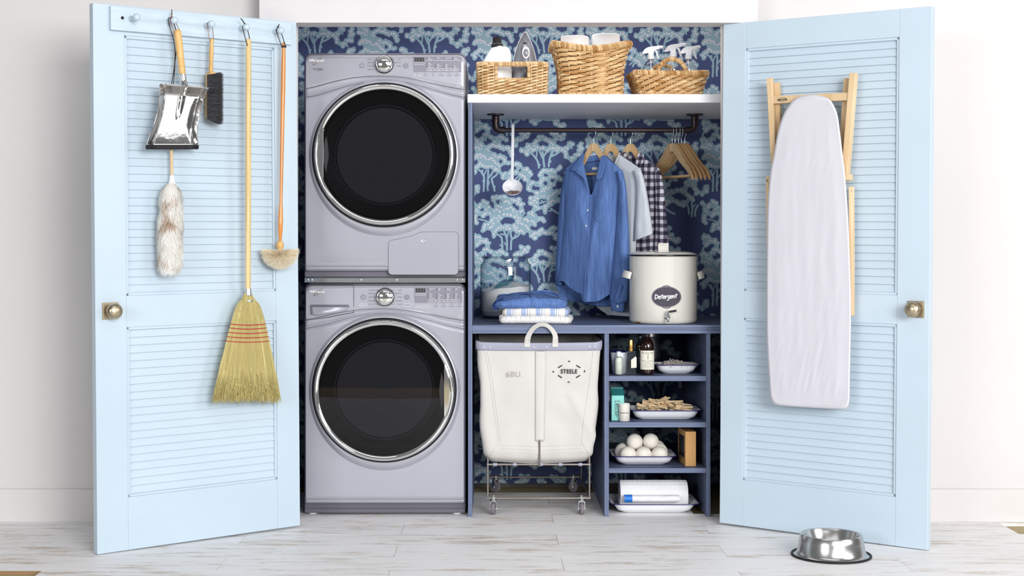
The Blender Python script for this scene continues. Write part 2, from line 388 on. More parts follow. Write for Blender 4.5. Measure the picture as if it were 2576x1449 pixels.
def gingham(name, c0, c1, c2, step):
    m = bpy.data.materials.new(name); m.use_nodes = True; nt = m.node_tree; N = nt.nodes; L = nt.links
    b = N['Principled BSDF']; b.inputs['Roughness'].default_value = 0.85
    tc = N.new('ShaderNodeTexCoord')
    nz = N.new('ShaderNodeTexNoise'); nz.inputs['Scale'].default_value = 9; L.new(tc.outputs['Object'], nz.inputs['Vector'])
    wob = math_node(nt, 'MULTIPLY', math_node(nt, 'SUBTRACT', nz.outputs[0], 0.5), 0.02)
    sp = N.new('ShaderNodeSeparateXYZ'); L.new(tc.outputs['Object'], sp.inputs[0])
    def band(s):
        return math_node(nt, 'LESS_THAN', math_node(nt, 'FRACT', math_node(nt, 'MULTIPLY', math_node(nt, 'ADD', math_node(nt, 'ADD', s, wob), 10.0), 1/step)), 0.5)
    k = math_node(nt, 'MULTIPLY', math_node(nt, 'ADD', band(sp.outputs[0]), band(sp.outputs[2])), 0.5)
    r = N.new('ShaderNodeValToRGB'); r.color_ramp.interpolation = 'CONSTANT'
    e = r.color_ramp.elements; e[0].position = 0; e[0].color = (*lin(c0), 1); e[1].position = 0.3; e[1].color = (*lin(c1), 1)
    x = e.new(0.8); x.color = (*lin(c2), 1)
    L.new(k, r.inputs[0]); L.new(r.outputs[0], b.inputs['Base Color']); return m
MT['gingham'] = gingham('navy_gingham', (222, 220, 228), (112, 106, 128), (38, 36, 56), 0.034)

def stripes(name, c0, c1, c2, step):
    m = bpy.data.materials.new(name); m.use_nodes = True; nt = m.node_tree; N = nt.nodes; L = nt.links
    b = N['Principled BSDF']; b.inputs['Roughness'].default_value = 0.85
    tc = N.new('ShaderNodeTexCoord'); sp = N.new('ShaderNodeSeparateXYZ'); L.new(tc.outputs['Object'], sp.inputs[0])
    fx = math_node(nt, 'FRACT', math_node(nt, 'MULTIPLY', math_node(nt, 'ADD', sp.outputs[0], 10.0), 1/step))
    r = N.new('ShaderNodeValToRGB'); r.color_ramp.interpolation = 'CONSTANT'; e = r.color_ramp.elements
    e[0].position = 0; e[0].color = (*lin(c0), 1); e[1].position = 0.3; e[1].color = (*lin(c1), 1)
    for p, c in ((0.62, c0), (0.7, c2), (0.74, c0), (0.86, c1), (0.9, c0)):
        x = e.new(p); x.color = (*lin(c), 1)
    L.new(fx, r.inputs[0]); L.new(r.outputs[0], b.inputs['Base Color']); return m
MT['plaid'] = stripes('blue_and_cream_plaid', (234, 230, 224), (170, 186, 220), (110, 138, 196), 0.062)

def floor_mat():
    m = bpy.data.materials.new('whitewashed_planks'); m.use_nodes = True; nt = m.node_tree; N = nt.nodes; L = nt.links
    b = N['Principled BSDF']; b.inputs['Roughness'].default_value = 0.5
    tc = N.new('ShaderNodeTexCoord'); at = N.new('ShaderNodeAttribute'); at.attribute_name = 'tint'
    cx = N.new('ShaderNodeCombineXYZ'); L.new(math_node(nt, 'MULTIPLY', at.outputs['Fac'], 37.0), cx.inputs[0]); L.new(math_node(nt, 'MULTIPLY', at.outputs['Fac'], 91.0), cx.inputs[2])
    def nz(scale, detail, rough=0.6):
        mp = N.new('ShaderNodeMapping'); mp.inputs['Scale'].default_value = scale; L.new(tc.outputs['Object'], mp.inputs[0])
        ad = N.new('ShaderNodeVectorMath'); L.new(mp.outputs[0], ad.inputs[0]); L.new(cx.outputs[0], ad.inputs[1])
        n = N.new('ShaderNodeTexNoise'); n.inputs['Scale'].default_value = 1; n.inputs['Detail'].default_value = detail; n.inputs['Roughness'].default_value = rough
        L.new(ad.outputs[0], n.inputs['Vector']); return n.outputs[0]
    streak = nz((4.5, 30, 1), 7, 0.72); grain = nz((34, 170, 1), 4, 0.75); patch = nz((1.3, 6, 1), 3)
    s = math_node(nt, 'ADD', math_node(nt, 'MULTIPLY', streak, 0.62), math_node(nt, 'ADD', math_node(nt, 'MULTIPLY', grain, 0.24), math_node(nt, 'MULTIPLY', patch, 0.30)))
    r = N.new('ShaderNodeValToRGB'); e = r.color_ramp.elements
    e[0].position = 0.38; e[0].color = (*lin((244, 243, 244)), 1); e[1].position = 0.84; e[1].color = (*lin((132, 106, 86)), 1)
    for p, c in ((0.585, (240, 238, 238)), (0.63, (228, 223, 219)), (0.70, (192, 175, 160))):
        x = e.new(p); x.color = (*lin(c), 1)
    L.new(s, r.inputs[0]); L.new(r.outputs[0], b.inputs['Base Color'])
    bp = N.new('ShaderNodeBump'); bp.inputs['Strength'].default_value = 0.25; bp.inputs['Distance'].default_value = 0.002; L.new(s, bp.inputs['Height']); L.new(bp.outputs[0], b.inputs['Normal'])
    return m
MT['floor'] = floor_mat()
# ---------------------------------------------------------------- the setting
# floor: whitewashed planks over a plywood subfloor
fl = B(); rnd = random.Random(3)
PITCH, YB, LEN = 0.213, -0.142, 1.2225
def plank(x0, x1, y0, y1):
    if x1-x0 < 0.004: return
    fl.box(x0+0.0007, x1-0.0007, y0+0.0005, y1-0.0005, -0.012, 0.0, 0, rnd.random())
for k in range(-3, 20):
    y1 = YB-PITCH*(k-1); y0 = y1-PITCH                    # row k: from y0 to y1 (k=1 is the row just outside the closet)
    off = -0.355 if k % 2 else -0.965
    for j in range(-4, 5):
        x0 = off+LEN*j; x1 = x0+LEN
        x0, x1 = max(x0, -3.4), min(x1, 3.4)
        if x1 <= x0: continue
        if k >= 1:
            if k == 5 and x1 < -1.5: continue               # boards not laid at the near left corner
            if k == 1 and x0 > 2.0: continue                # nor by the wall at the far right
            plank(x0, x1, y0, y1)
        elif k == 0:
            if x0 < 2.0: fl.box(x0+0.0007, x1-0.0007, y0+0.0005, -0.085, -0.012, 0, 0, 0.1*((j*7+k) % 9))
            a, c = max(x0, -0.95), min(x1, 1.10)
            if c > a: fl.box(a+0.0007, c-0.0007, -0.085, y1-0.0005, -0.012, 0, 0, 0.1*((j*7+k) % 9))
        else:
            a, c = max(x0, -0.95), min(x1, 0.862)
            if c > a and y0 < 0.59: plank(a, c, y0, min(y1, 0.59))
fl.box(-3.4, 3.4, -5.8, 0.86, -0.05, -0.013, 1)
yk = YB-PITCH*4; fl.box(-3.4, -0.355-LEN, yk-0.003, yk, -0.0129, -0.0003, 2); fl.box(-0.355-LEN-0.003, -0.355-LEN, yk-PITCH, yk-0.003, -0.0129, -0.0003, 2)   # cut edges of the laid boards
floor = struct(fl.build('floor', [MT['floor'], MT['ply'], MT['plank_edge']], smooth=0))

def wall(name, x0, x1, y0, y1, z0, z1, m=MT['wall']):
    b = B(); b.box(x0, x1, y0, y1, z0, z1); return struct(b.build(name, m, smooth=0))
WF = -0.085
wall('wall_left', -3.3, -0.805, WF, WF+0.045, -0.012, 2.9)
wall('wall_right', 0.958, 3.3, WF, WF+0.045, -0.012, 2.9)
wall('wall_top', P(652, 0, -0.23).x, P(1907, 0, -0.23).x, -0.225, -0.11, 2.0425, 2.9, MT['header'])
wall('baseboard_left', -3.3, -0.805, WF-0.012, WF, 0.0, 0.133)
wall('baseboard_right', 0.958, 3.3, WF-0.012, WF, 0.0, 0.133)
XL, XR, YK = -0.955, 1.115, 0.812                         # inside of the closet
wall('wall_closet_left', XL-0.03, XL, WF+0.045, YK+0.03, -0.012, 2.4, MT['navy'])
wall('wall_closet_right', XR, XR+0.03, WF+0.045, YK+0.03, -0.012, 2.4)
wall('ceiling', XL-0.03, XR+0.03, -0.105, YK+0.03, 2.4, 2.43)
# dark strip along the back where the boards stop short of the wall
wall('trim_1', XL, XR, YK-0.012, YK, -0.012, 0.006, MT['gapboard'])

# wallpaper: trees printed in teal with pale dots on navy, one 0.546 m square repeat
T = '''90,815,14 70,790,12 92,762,12 122,752,12 145,728,14 168,697,16 203,722,16 245,740,15 284,745,15 315,735,11 347,740,15 393,754,9 393,788,16 422,778,14 440,805,12
83,612,13 98,585,14 125,563,16 167,560,18 208,578,18 135,600,15 180,605,12 235,605,13 258,628,13 298,635,15 330,613,18 382,562,15 368,615,12 350,645,12 383,657,16 400,690,13 430,705,14 455,735,13 248,583,10 356,572,7
265,478,12 290,503,12 293,450,15 330,428,14 363,411,17 398,428,14 432,433,16 458,410,12 468,445,13 497,450,10 516,470,12 405,590,13 440,605,14 472,592,16 507,607,13 535,632,14 543,660,12 547,685,8 592,690,10
563,460,15 603,465,18 627,504,17 634,540,12 645,572,11
58,337,14 85,320,14 107,342,11 133,350,11 122,378,9 140,403,10 172,398,13 187,422,12 196,442,6 67,443,16 105,456,15 145,447,13 155,478,11 185,478,9
235,265,13 272,255,15 297,275,10 330,293,14 203,315,11 388,363,12 425,312,11 463,294,14 500,294,15 523,313,12 565,335,13
90,62,14 120,77,12 152,70,11 83,95,11 168,93,10 165,135,13 203,130,13 235,143,14 258,120,13 262,152,11 290,167,11 117,175,11 148,168,12 118,198,11
700,345,13 738,330,18 785,330,13 822,302,15 845,262,19 872,290,13 895,235,17 795,230,15 710,425,9
1067,295,14 1113,293,12 1058,333,12 1018,355,16 995,388,14 992,428,13 1037,450,14 1005,478,13 967,490,17 928,465,15 905,425,14 880,450,12 895,497,14 857,518,13 880,550,18 800,497,17
1160,325,19 1197,342,15 1228,362,15 1253,385,14 1275,412,10 1128,460,16 1088,467,11 1190,497,12 1225,468,14 1268,463,17 1305,467,14 1340,450,13 1368,467,14 1337,497,15 1413,485,19 1462,462,10 1490,466,12 1455,512,16 1470,550,15 1472,590,12
1255,235,12 1290,250,12 1325,245,13 1353,280,12 1390,295,13 1320,320,11 1430,310,10 1400,325,9 1440,262,14
1000,85,17 955,53,9 980,35,10 1070,30,10 1325,92,16 1305,50,12 1340,40,14 1375,117,15 1408,137,17 1435,107,14
1130,805,14 1168,805,12 1098,837,14 1207,813,13 1247,803,14 1280,815,9 1300,827,11 1077,873,14 1385,757,10 1360,778,12 1237,890,12 1275,897,12 1308,892,13 1337,917,18 1390,935,14 1130,925,14 1175,930,11 1097,960,14 1083,995,12 1092,1025,9 955,990,14 980,985,9 930,1013,12 905,1055,13 900,1082,11 920,1095,11
712,707,16 745,705,14 773,732,12 718,825,16 632,825,11 615,852,14 517,870,14 515,905,14 545,850,12 875,785,19 833,790,9 917,830,17 938,860,11 777,860,13 812,880,17 847,893,13 852,930,18 887,950,10 615,912,12 605,940,13
1107,1118,13 1020,1140,16 1048,1145,12 1005,1210,14 1037,1182,10 937,1225,17 992,1257,18 1040,1225,17 937,1297,16 958,1260,8 970,1295,10 1028,1287,12 997,1335,13 1018,1362,11 1050,1375,11 1100,1197,10 1140,1187,13 1237,1010,13 1285,1015,12 1230,1055,12 1165,1070,14 1130,1080,12 1205,1080,12 1145,1110,12 1330,1120,13 1360,1135,9 1280,1147,13 1308,1143,10 1265,1175,13 1230,1183,12 1200,1205,12 1205,1230,11 1270,1257,14 1303,1270,15 1240,1277,15 1210,1302,13 1245,1317,11 1327,1243,7 1358,1255,11 1155,1348,15 1192,1340,11 1162,1380,12 1155,1415,11
115,1055,14 135,1080,10 128,1118,12 107,1100,9 60,1165,11
1555,988,13 1562,1025,12 1590,1018,11 1652,1030,14 1645,1000,11 1683,1025,12 1690,1070,16 1710,1097,13 1736,1128,14 1710,1150,12 1624,918,15 1680,930,12 1660,897,10 1575,1175,13 1600,1195,14 1624,1225,13 1655,1250,12 1430,1105,13 1480,1100,15 1511,1130,12 1405,1100,9 1536,1112,11 1411,1277,14 1442,1305,12 1480,1315,13 1520,1330,14 1540,1290,11
1540,386,13 1570,400,12 1560,617,14 1590,612,11 1562,655,10 1625,570,12 1665,560,17 1695,572,12 1690,430,16 1700,395,12 1685,465,13 1678,500,12 1715,470,14 1660,728,17 1697,713,14 1725,712,9 1645,755,11 1685,772,13 1480,845,14 1709,942,12
365,1214,14 400,1216,10 435,1219,9 467,1209,13 495,1201,8 530,1201,14 557,1214,11 372,1248,12
535,1283,11 560,1268,15 595,1273,14 613,1301,12 645,1246,11 680,1254,15 712,1261,11 755,1241,15 748,1276,13 740,1304,12 772,1311,12 803,1311,12 785,1329,13
414,1341,12 452,1348,13 487,1361,13 380,1416,14 418,1394,18 463,1425,19 527,1401,10 560,1383,12 592,1381,13 633,1364,14 667,1394,13 672,1429,11 717,1431,11 778,1429,12 803,1411,14
528,1468,15 580,1471,16 633,1478,17 693,1501,18 732,1476,10 743,1518,15 777,1528,12 733,1566,14 770,1568,12 745,1604,14 788,1606,12 817,1619,14 865,1641,16 890,1674,15 905,1703,12
450,1491,13 480,1518,14 425,1529,12 385,1521,13 350,1548,16 335,1581,14 440,1571,13 372,1609,14 353,1651,14 320,1669,16 290,1618,13 245,1629,17 228,1663,14 223,1699,13
843,1543,13 873,1543,14 893,1571,17 943,1566,12 975,1576,12 990,1601,12 997,1626,9 913,1454,11 960,1439,14 953,1471,12 980,1491,11 1070,1534,13 1113,1541,16 1138,1569,11
227,1276,16 268,1301,16 173,1321,13 155,1356,17 297,1361,15 262,1393,12 115,1391,13 133,1426,11 100,1419,10 240,1458,18 282,1439,12 315,1449,12 213,1488,15 97,1491,13 87,1526,17 90,1568,17 113,1596,12 62,1296,14
685,1643,18 727,1671,17 690,1681,13 713,1711,13 615,1686,17 590,1646,12 563,1651,11 565,1686,12 525,1671,12 487,1656,15 478,1691,9 443,1673,16 415,1703,13 395,1731,12 378,1761,11 378,1791,9 755,1726,16 785,1709,15 812,1726,12 828,1751,9
1102,1706,17 1067,1731,16 1030,1756,13 995,1751,15 970,1773,12 943,1793,11 993,1821,17 1065,1768,9 1120,1741,8 1157,1746,14 1187,1754,10 1225,1746,18 1265,1751,13 1245,1689,9 1275,1674,15 1308,1678,11 1310,1826,13'''
DOTS = [tuple(map(int, q.split(','))) for q in T.split()]
TR = [[(220,1115),(228,960),(222,880),(190,830),(150,790)], [(222,880),(262,800)], [(205,800),(195,840),(222,880)], [(285,1105),(280,1040),(288,900),(290,800)],
 [(288,920),(340,860),(370,800)], [(290,1030),(305,975)], [(388,1110),(372,1040),(345,930),(400,885),(430,850)], [(385,1060),(395,1045)], [(215,965),(208,960)],
 [(1062,760),(1040,660),(985,580),(935,530)], [(1020,610),(1035,500)], [(1142,745),(1135,690),(1125,600),(1115,520)], [(1115,610),(1085,540),(1070,500)], [(1130,590),(1170,530),(1200,490)],
 [(1210,740),(1215,670),(1235,590),(1260,500)], [(1240,590),(1310,560),(1370,520)], [(1065,730),(1078,710)], [(1225,680),(1243,660)], [(1250,570),(1290,500)],
 [(507,1981),(500,1871),(485,1811),(425,1771)], [(575,2011),(575,1871),(560,1791),(525,1711)], [(575,1831),(600,1731)], [(555,1781),(480,1766)], [(635,2001),(640,1891),(655,1841),(720,1811),(770,1761)],
 [(650,1841),(630,1761),(640,1721)], [(690,1811),(720,1751)], [(500,1961),(470,1931)], [(560,1931),(540,1901)],
 [(745,960),(770,920),(790,910)], [(700,935),(760,880)], [(720,800),(735,740)], [(65,280),(90,225),(150,180)], [(255,350),(250,260)], [(240,310),(235,265)],
 [(1110,1075),(1070,1040),(1000,1030)], [(1240,1000),(1215,900)], [(1070,1300),(1160,1270)], [(1100,1260),(1130,1290)], [(150,1540),(270,1570)], [(800,1500),(850,1450)], [(1020,1590),(1060,1570)],
 [(1240,1380),(1330,1440),(1380,1460)], [(1215,1420),(1250,1410)], [(1600,1460),(1590,1370),(1560,1300),(1510,1260)], [(1640,1500),(1650,1390),(1640,1290)], [(1650,1380),(1690,1320)],
 [(1690,1490),(1700,1400),(1735,1330)], [(480,1340),(470,1270)], [(640,1400),(650,1330)], [(1640,660),(1600,640)], [(1560,470),(1545,410)]]
def wallpaper():
    b = B(); U = 1739.0; S = 0.546/U
    d_back = CD+YK
    x_org = (1180-CX)*d_back/F; z_org = H+(CY-296)*d_back/F       # where the repeat starts, in metres
    b.box(XL, XR, YK, YK+0.03, -0.012, 2.4, 0)
    elems = []                                                     # (layer, polygon)
    def disc(x, y, r, n=14): return [(x+r*cos(2*pi*k/n), y+r*sin(2*pi*k/n)) for k in range(n)]
    for x, y, r in DOTS:
        elems.append((1, disc(x, y, r+27)))
        elems.append((2, disc(x, y, r+1.5, 12)))
    N_ = len(DOTS); NB = {}
    for i in range(N_):
        for j in range(i):
            (x0, y0, r0), (x1, y1, r1) = DOTS[i], DOTS[j]
            L = sqrt((x0-x1)**2+(y0-y1)**2)
            if L < 118: NB.setdefault(i, set()).add(j)
            if 20 < L < 112:
                nx, ny = -(y1-y0)/L*24, (x1-x0)/L*24
                elems.append((1, [(x0+nx, y0+ny), (x1+nx, y1+ny), (x1-nx, y1-ny), (x0-nx, y0-ny)]))
    for i, js in NB.items():                                       # the bodies of the crowns
        for j in js:
            for k in NB.get(j, ()):
                if k in js:
                    tri = [DOTS[i][:2], DOTS[j][:2], DOTS[k][:2]]
                    if abs((tri[1][0]-tri[0][0])*(tri[2][1]-tri[0][1])-(tri[2][0]-tri[0][0])*(tri[1][1]-tri[0][1])) > 600: elems.append((1, tri))
    rr = random.Random(5)
    for x, y, r in DOTS:                                           # leafy lumps round the crowns
        if rr.random() < 0.8:
            a = rr.uniform(-pi, 0.3) if rr.random() < 0.7 else rr.uniform(-pi, pi)
            elems.append((1, disc(x+cos(a)*26, y+sin(a)*24, rr.uniform(20, 34))))
    for p in TR:
        w0 = 15 if len(p) > 2 else 11
        pp = [V((q[0], q[1], 0)) for q in p]; pp = smooth_path(pp, 4) if len(pp) > 2 else pp
        for k in range(len(pp)-1):
            a, c = pp[k], pp[k+1]; t = (c-a).normalized(); nx, ny = -t.y*w0, t.x*w0
            elems.append((1, [(a.x+nx, a.y+ny), (c.x+nx, c.y+ny), (c.x-nx, c.y-ny), (a.x-nx, a.y-ny)]))
            elems.append((1, disc(a.x, a.y, w0, 8)))
        elems.append((1, disc(pp[-1].x, pp[-1].y, w0, 8)))
    # pieces that overlap get different depths (a micrometre apart), pieces that do not may share one
    lev = []
    for lay in (1, 2):
        cells = {}; base_ = 0 if lay == 1 else max(l for l in lev)+4
        for e_ in [q for q in elems if q[0] == lay]:
            xs = [p[0] for p in e_[1]]; ys = [p[1] for p in e_[1]]
            cs = {(i % 29, j % 29) for i in range(int(min(xs)//60), int(max(xs)//60)+1) for j in range(int(min(ys)//60), int(max(ys)//60)+1)}
            used = set().union(*[cells.get(c, set()) for c in cs]); l = 0
            while l in used: l += 1
            for c in cs: cells.setdefault(c, set()).add(l)
            lev.append(base_+l)
    elems.sort(key=lambda e_: e_[0])
    for ti in range(-4, 4):
        for tj in range(-3, 6):
            for k, (layer, poly) in zip(lev, elems):
                pts = [(x_org+(x+ti*U)*S, z_org-(y+tj*U)*S) for x, y in poly]
                xs = [p[0] for p in pts]; zs = [p[1] for p in pts]
                if min(xs) < XL+0.001 or max(xs) > XR-0.001 or min(zs) < 0.0 or max(zs) > 2.3: continue
                y = YK-0.0002-k*1.5e-6
                o = [V((p[0], y, p[1])) for p in pts]
                # keep the printed side towards the room
                ar = sum(pts[i][0]*pts[(i+1) % len(pts)][1]-pts[(i+1) % len(pts)][0]*pts[i][1] for i in range(len(pts)))
                b.poly(o if ar > 0 else o[::-1], layer)
    return b.build('wall_back', [MT['navy'], MT['teal'], MT['dot']], smooth=0)
struct(wallpaper())

# ---------------------------------------------------------------- the two louvred doors
DT, DH = 0.035, 2.033
def door_frame(hx, hy, fx, fy, sag):
    ex = V((fx-hx, fy-hy, 0)).normalized(); ez = V((0, 0, 1)); ey = ez.cross(ex)
    R = Matrix((ex, ey, ez)).transposed().to_4x4()
    return Matrix.Translation((hx, hy, 0.0095)) @ R @ Matrix.Rotation(sag, 4, 'Y'), (V((fx, fy, 0))-V((hx, hy, 0))).length
ML, WL = door_frame(-0.771, -0.23, -1.451, -0.741, 0.0085)
MR, WR = door_frame(0.933, -0.174, 1.6315, -0.667, 0.0085)
def DP(M, px, py, off=0.0):
    """the point seen at (px, py) lying 'off' in front of the door's face; in door coordinates y is the depth axis"""
    inv = M.inverted(); o = inv @ V((0, -CD, H)); t = inv @ P(px, py, 0.0)-o
    return o+t*((off-o.y)/t.y)
def DL(px, py, off=0.0): return ML @ DP(ML, px, py, off)            # left door: its face looks along +y
def DR(px, py, off=0.0): return MR @ DP(MR, px, py, -off)           # right door: its face looks along -y

def door(name, M, W, sgn, cols, rows_, knob, label):
    """cols: local x of the louvre openings; rows_: (z0, z1) of the lower and the upper one; sgn: which way the shown face looks"""
    d = thing(name, label, 'door', M=M); d['kind'] = 'structure'
    x0, x1 = cols; (a0, a1), (b0, b1) = rows_
    def bx(b, xa, xb, ya, yb, za, zb): b.box(min(xa, xb), max(xa, xb), min(ya*sgn, yb*sgn), max(ya*sgn, yb*sgn), za, zb, M=M)
    g = B(); T0 = -DT
    bx(g, 0, x0, T0, 0, 0, DH); bx(g, x1, W, T0, 0, 0, DH)
    for za, zb in ((0, a0), (a1, b0), (b1, DH)): bx(g, x0, x1, T0, -0.0004, za, zb)
    g.build('frame', MT['door'], d, smooth=0, bevel=0.0016, seg=2)
    for za, zb in rows_:
        b = B(); st = 0.010                                         # a thin stop bead round the opening
        for xa, xb, zc, zd in ((x0, x0+st, za, zb), (x1-st, x1, za, zb), (x0, x1, za, za+st), (x0, x1, zb-st, zb)):
            bx(b, xa, xb, -0.022, -0.004, zc, zd)
        b.build('bead', MT['door'], d, smooth=0, bevel=0.001)
        b = B(); n = round((zb-za-2*st)/0.0297); h = (zb-za-2*st)/n
        for k in range(n):                                          # slats slope down towards the room
            z = za+st+h*k
            pr = [(-0.0158, z+h*1.22), (-0.0100, z+0.0030), (-0.0092, z+0.0008), (-0.0104, z-0.0002), (-0.0208, z+h*1.12)]
            lo = [V((x0+st*0.6, sgn*p[0], min(p[1], zb-st*0.5))) for p in pr]
            vs = [M @ p for p in lo]+[M @ V((x1-st*0.6, p.y, p.z)) for p in lo]; m = len(pr)
            b.add(vs, [tuple(range(m)), tuple(range(2*m-1, m-1, -1))]+[(i, m+i, m+(i+1) % m, (i+1) % m) for i in range(m)])
        b.build('louvre_panel', MT['door'], d, smooth=30)
    kx, kz = knob
    b = B(); s = 0.031
    for z0_, z1_, q in ((0, 0.008, s), (0.008, 0.010, s-0.002)):
        bx(b, kx-q, kx+q, z0_, z1_, kz-q, kz+q)
    pl = b.build('knob_plate', MT['brass'], d, smooth=0, bevel=0.0008)
    b = B(); c = M @ V((kx, 0.008*sgn, kz)); ax = (M.to_3x3() @ V((0, sgn, 0)))
    b.lathe([(0.0135, 0), (0.0125, 0.014), (0.015, 0.018), (0.024, 0.024), (0.0285, 0.033), (0.0292, 0.040), (0.027, 0.049), (0.020, 0.055), (0.010, 0.0585), (0.001, 0.0592)], c, ax, 36, caps=(True, True))
    b.build('knob', MT['brass'], d, smooth=60)
    return d
def lx(M, px, py): return DP(M, px, py).x
def lz(M, px, py): return DP(M, px, py).z
rows_l = ((lz(ML, 505, 1229), lz(ML, 505, 815)), (lz(ML, 505, 738), lz(ML, 505, 105)))
door_l = door('door_1', ML, WL, 1, (lx(ML, 694, 600), lx(ML, 317, 600)), rows_l, (DP(ML, 279, 782, 0.01).x, DP(ML, 279, 782, 0.01).z),
              'open pale blue louvred door hung with brooms and dusters')
rows_r = ((lz(MR, 2065, 1229), lz(MR, 2065, 808)), (lz(MR, 2065, 737), lz(MR, 2065, 108)))
door_r = door('door_2', MR, WR, -1, (lx(MR, 1872, 600), lx(MR, 2258, 600)), rows_r, (DP(MR, 2303, 778, -0.01).x, DP(MR, 2303, 778, -0.01).z),
              'open pale blue louvred door with the ironing board')
# ---------------------------------------------------------------- dryer and washer
def appliance(name, label, cat, cxp, ztop, zbot, zl1, zl2, door_c, kind):
    """a front-loading machine, built in world coordinates. zl1(x)/zl2(x): the two curves under the control panel, x from the centre"""
    YF = 0.045; s = F/(CD+YF)
    t = thing(name, label, cat, (cxp, YF, zbot))
    hw = 0.3435
    def rim(x, R, top):                                             # rounded upper corners
        d = max(0.0, abs(x)-(hw-R)); return top-(R-sqrt(max(0, R*R-d*d)))
    # casing
    b = B(); pr = []
    R = 0.034
    for k in range(9): a = pi/2*k/8; pr.append((hw-R+R*sin(a), ztop-R+R*cos(a)))
    prof = [(-x, z) for x, z in pr[::-1]]+pr+[(hw, zbot+0.012), (-hw, zbot+0.012)]
    b.prism([V((cxp+x, YF+0.012, z)) for x, z in prof], (0, 0.72, 0))
    b.build('casing', MT['silver_dark'], t, smooth=40, bevel=0.006, seg=3)
    # control panel
    edge = hw-0.004
    def px_(u): return -edge+2*edge*u
    def panel_strip(zt, zb, off, nu=70, nv=8, inset=0.0, edge_r=0.010):
        def fn(u, v):
            x = px_(u)*(1-inset); a, c = zt(x), zb(x)
            e = max(0.0, abs(x)-(edge*(1-inset)-edge_r))/edge_r
            return V((cxp+x, YF+off(v, x)+edge_r*0.8*(1-sqrt(max(0, 1-e*e))), a+(c-a)*v))
        return fn
    pan = B(); top = lambda x: rim(x, R, ztop)-0.010
    pan.grid(panel_strip(lambda x: top(x), lambda x: top(x)-0.006, lambda v, x: 0.010-0.016*v), 70, 3)
    pan.grid(panel_strip(lambda x: top(x)-0.006, lambda x: zl1(x)+0.0012, lambda v, x: -0.006-0.008*v, inset=0.0), 90, 8)
    pan.build('control_panel', MT['silver'], t, smooth=35, solid=0.003)
    sw = B(); sw.grid(panel_strip(lambda x: zl1(x)-0.0006, lambda x: zl2(x)+0.001, lambda v, x: -0.012+0.010*sin(v*pi*0.9)-0.006*v), 90, 10)
    sw.build('trim_band', MT['silver'], t, smooth=60, solid=0.003)
    zdown = zbot+0.040
    fr = B(); fr.grid(panel_strip(lambda x: zl2(x)-0.001, lambda x: zdown+0.018, lambda v, x: -0.012-0.003*sin(pi*v)), 90, 40)
    fr.grid(panel_strip(lambda x: zdown+0.018, lambda x: zdown, lambda v, x: -0.012+0.016*v*v), 90, 6)
    front = fr.build('front_panel', MT['silver'], t, smooth=35, solid=0.003)
    # porthole door: raised collar, black seal, chrome ring, smoked glass
    dc = V((cxp+door_c[0], YF-0.012, door_c[1])); ax = V((0, -1, 0))
    b = B(); b.lathe([(0.324, -0.006), (0.320, 0.004), (0.316, 0.014), (0.312, 0.022), (0.308, 0.026), (0.304, 0.026)], dc, ax, 96)
    for i, p in enumerate(b.v):                                     # the collar dips out lower down, as a lip
        q = p-dc; r_q = sqrt(q.x*q.x+q.z*q.z); k_q = max(0, -q.z/r_q)**1.5*1.3
        b.v[i] = V((dc.x+q.x*(1+(r_q-0.304)/r_q*k_q), p.y, dc.z+q.z*(1+(r_q-0.304)/r_q*k_q)))
    # keep the collar inside the width of the machine
    for i, p in enumerate(b.v):
        b.v[i].x = max(cxp-hw+0.006, min(cxp+hw-0.006, p.x))
    dr = b.build('door_collar', MT['silver'], t, smooth=60)
    b = B(); b.lathe([(0.305, 0.020), (0.304, 0.034), (0.300, 0.040), (0.294, 0.040)], dc, ax, 96); b.build('door_seal', MT['gap'], t, smooth=60)
    b = B(); b.lathe([(0.296, 0.034), (0.295, 0.050), (0.290, 0.057), (0.284, 0.058), (0.279, 0.054), (0.276, 0.053), (0.273, 0.047)], dc, ax, 96)
    ring = b.build('door_ring', MT['chrome'], t, smooth=60)
    b = B(); b.lathe([(0.2745, 0.049), (0.25, 0.0505), (0.20, 0.053), (0.13, 0.0552), (0.06, 0.0562), (0.001, 0.0565)], dc, ax, 96, caps=(False, True))
    b.build('porthole_glass', MT['porthole'], t, smooth=60)
    b = B(); b.lathe([(0.274, 0.040), (0.262, 0.012), (0.218, 0.004), (0.213, 0.012), (0.206, 0.012), (0.200, 0.002), (0.19, -0.0005), (0.001, -0.0005)], dc, ax, 80, caps=(False, True), mi=0)
    b.lathe([(0.2125, 0.0125), (0.2065, 0.0125)], dc, ax, 80, mi=1)
    b.build('inner_door', [MT['blackp'], MT['panelgrey']], t, smooth=50)
    sg = -1 if kind == 'dryer' else 1                               # finger pull set into the ring
    b = B()
    def arc(r, a): return V((dc.x+sg*r*cos(a), dc.y-0.062, dc.z+r*sin(a)))
    n = 24; amax = 0.40
    out = [arc(0.276, -amax+2*amax*k/n) for k in range(n+1)]
    inn = [arc(0.276-0.024*cos(pi*(k/n-0.5)*0.98)**0.8, -amax+2*amax*k/n) for k in range(n+1)]
    b.prism(out+inn[::-1], (0, 0.014, 0)); b.build('door_pull', MT['chrome'], t, smooth=30, bevel=0.003)
    b = B(); out = [arc(0.253, -0.30+0.60*k/n) for k in range(n+1)]
    inn = [arc(0.253-0.021*cos(pi*(k/n-0.5)*0.98), -0.30+0.60*k/n) for k in range(n+1)]
    b.prism([p+V((0, 0.004, 0)) for p in out+inn[::-1]], (0, 0.008, 0)); b.build('door_grip', MT['blackp'], t, smooth=30, bevel=0.002)
    return t, dc, YF
CXA = P(968.5, 0, 0.045).x
def curve_px(pts, c0=968.5):
    d = CD+0.045
    q = [((x-c0)*d/F, H+(CY-y)*d/F) for x, y in pts]
    return lambda x: sinterp(q, x)
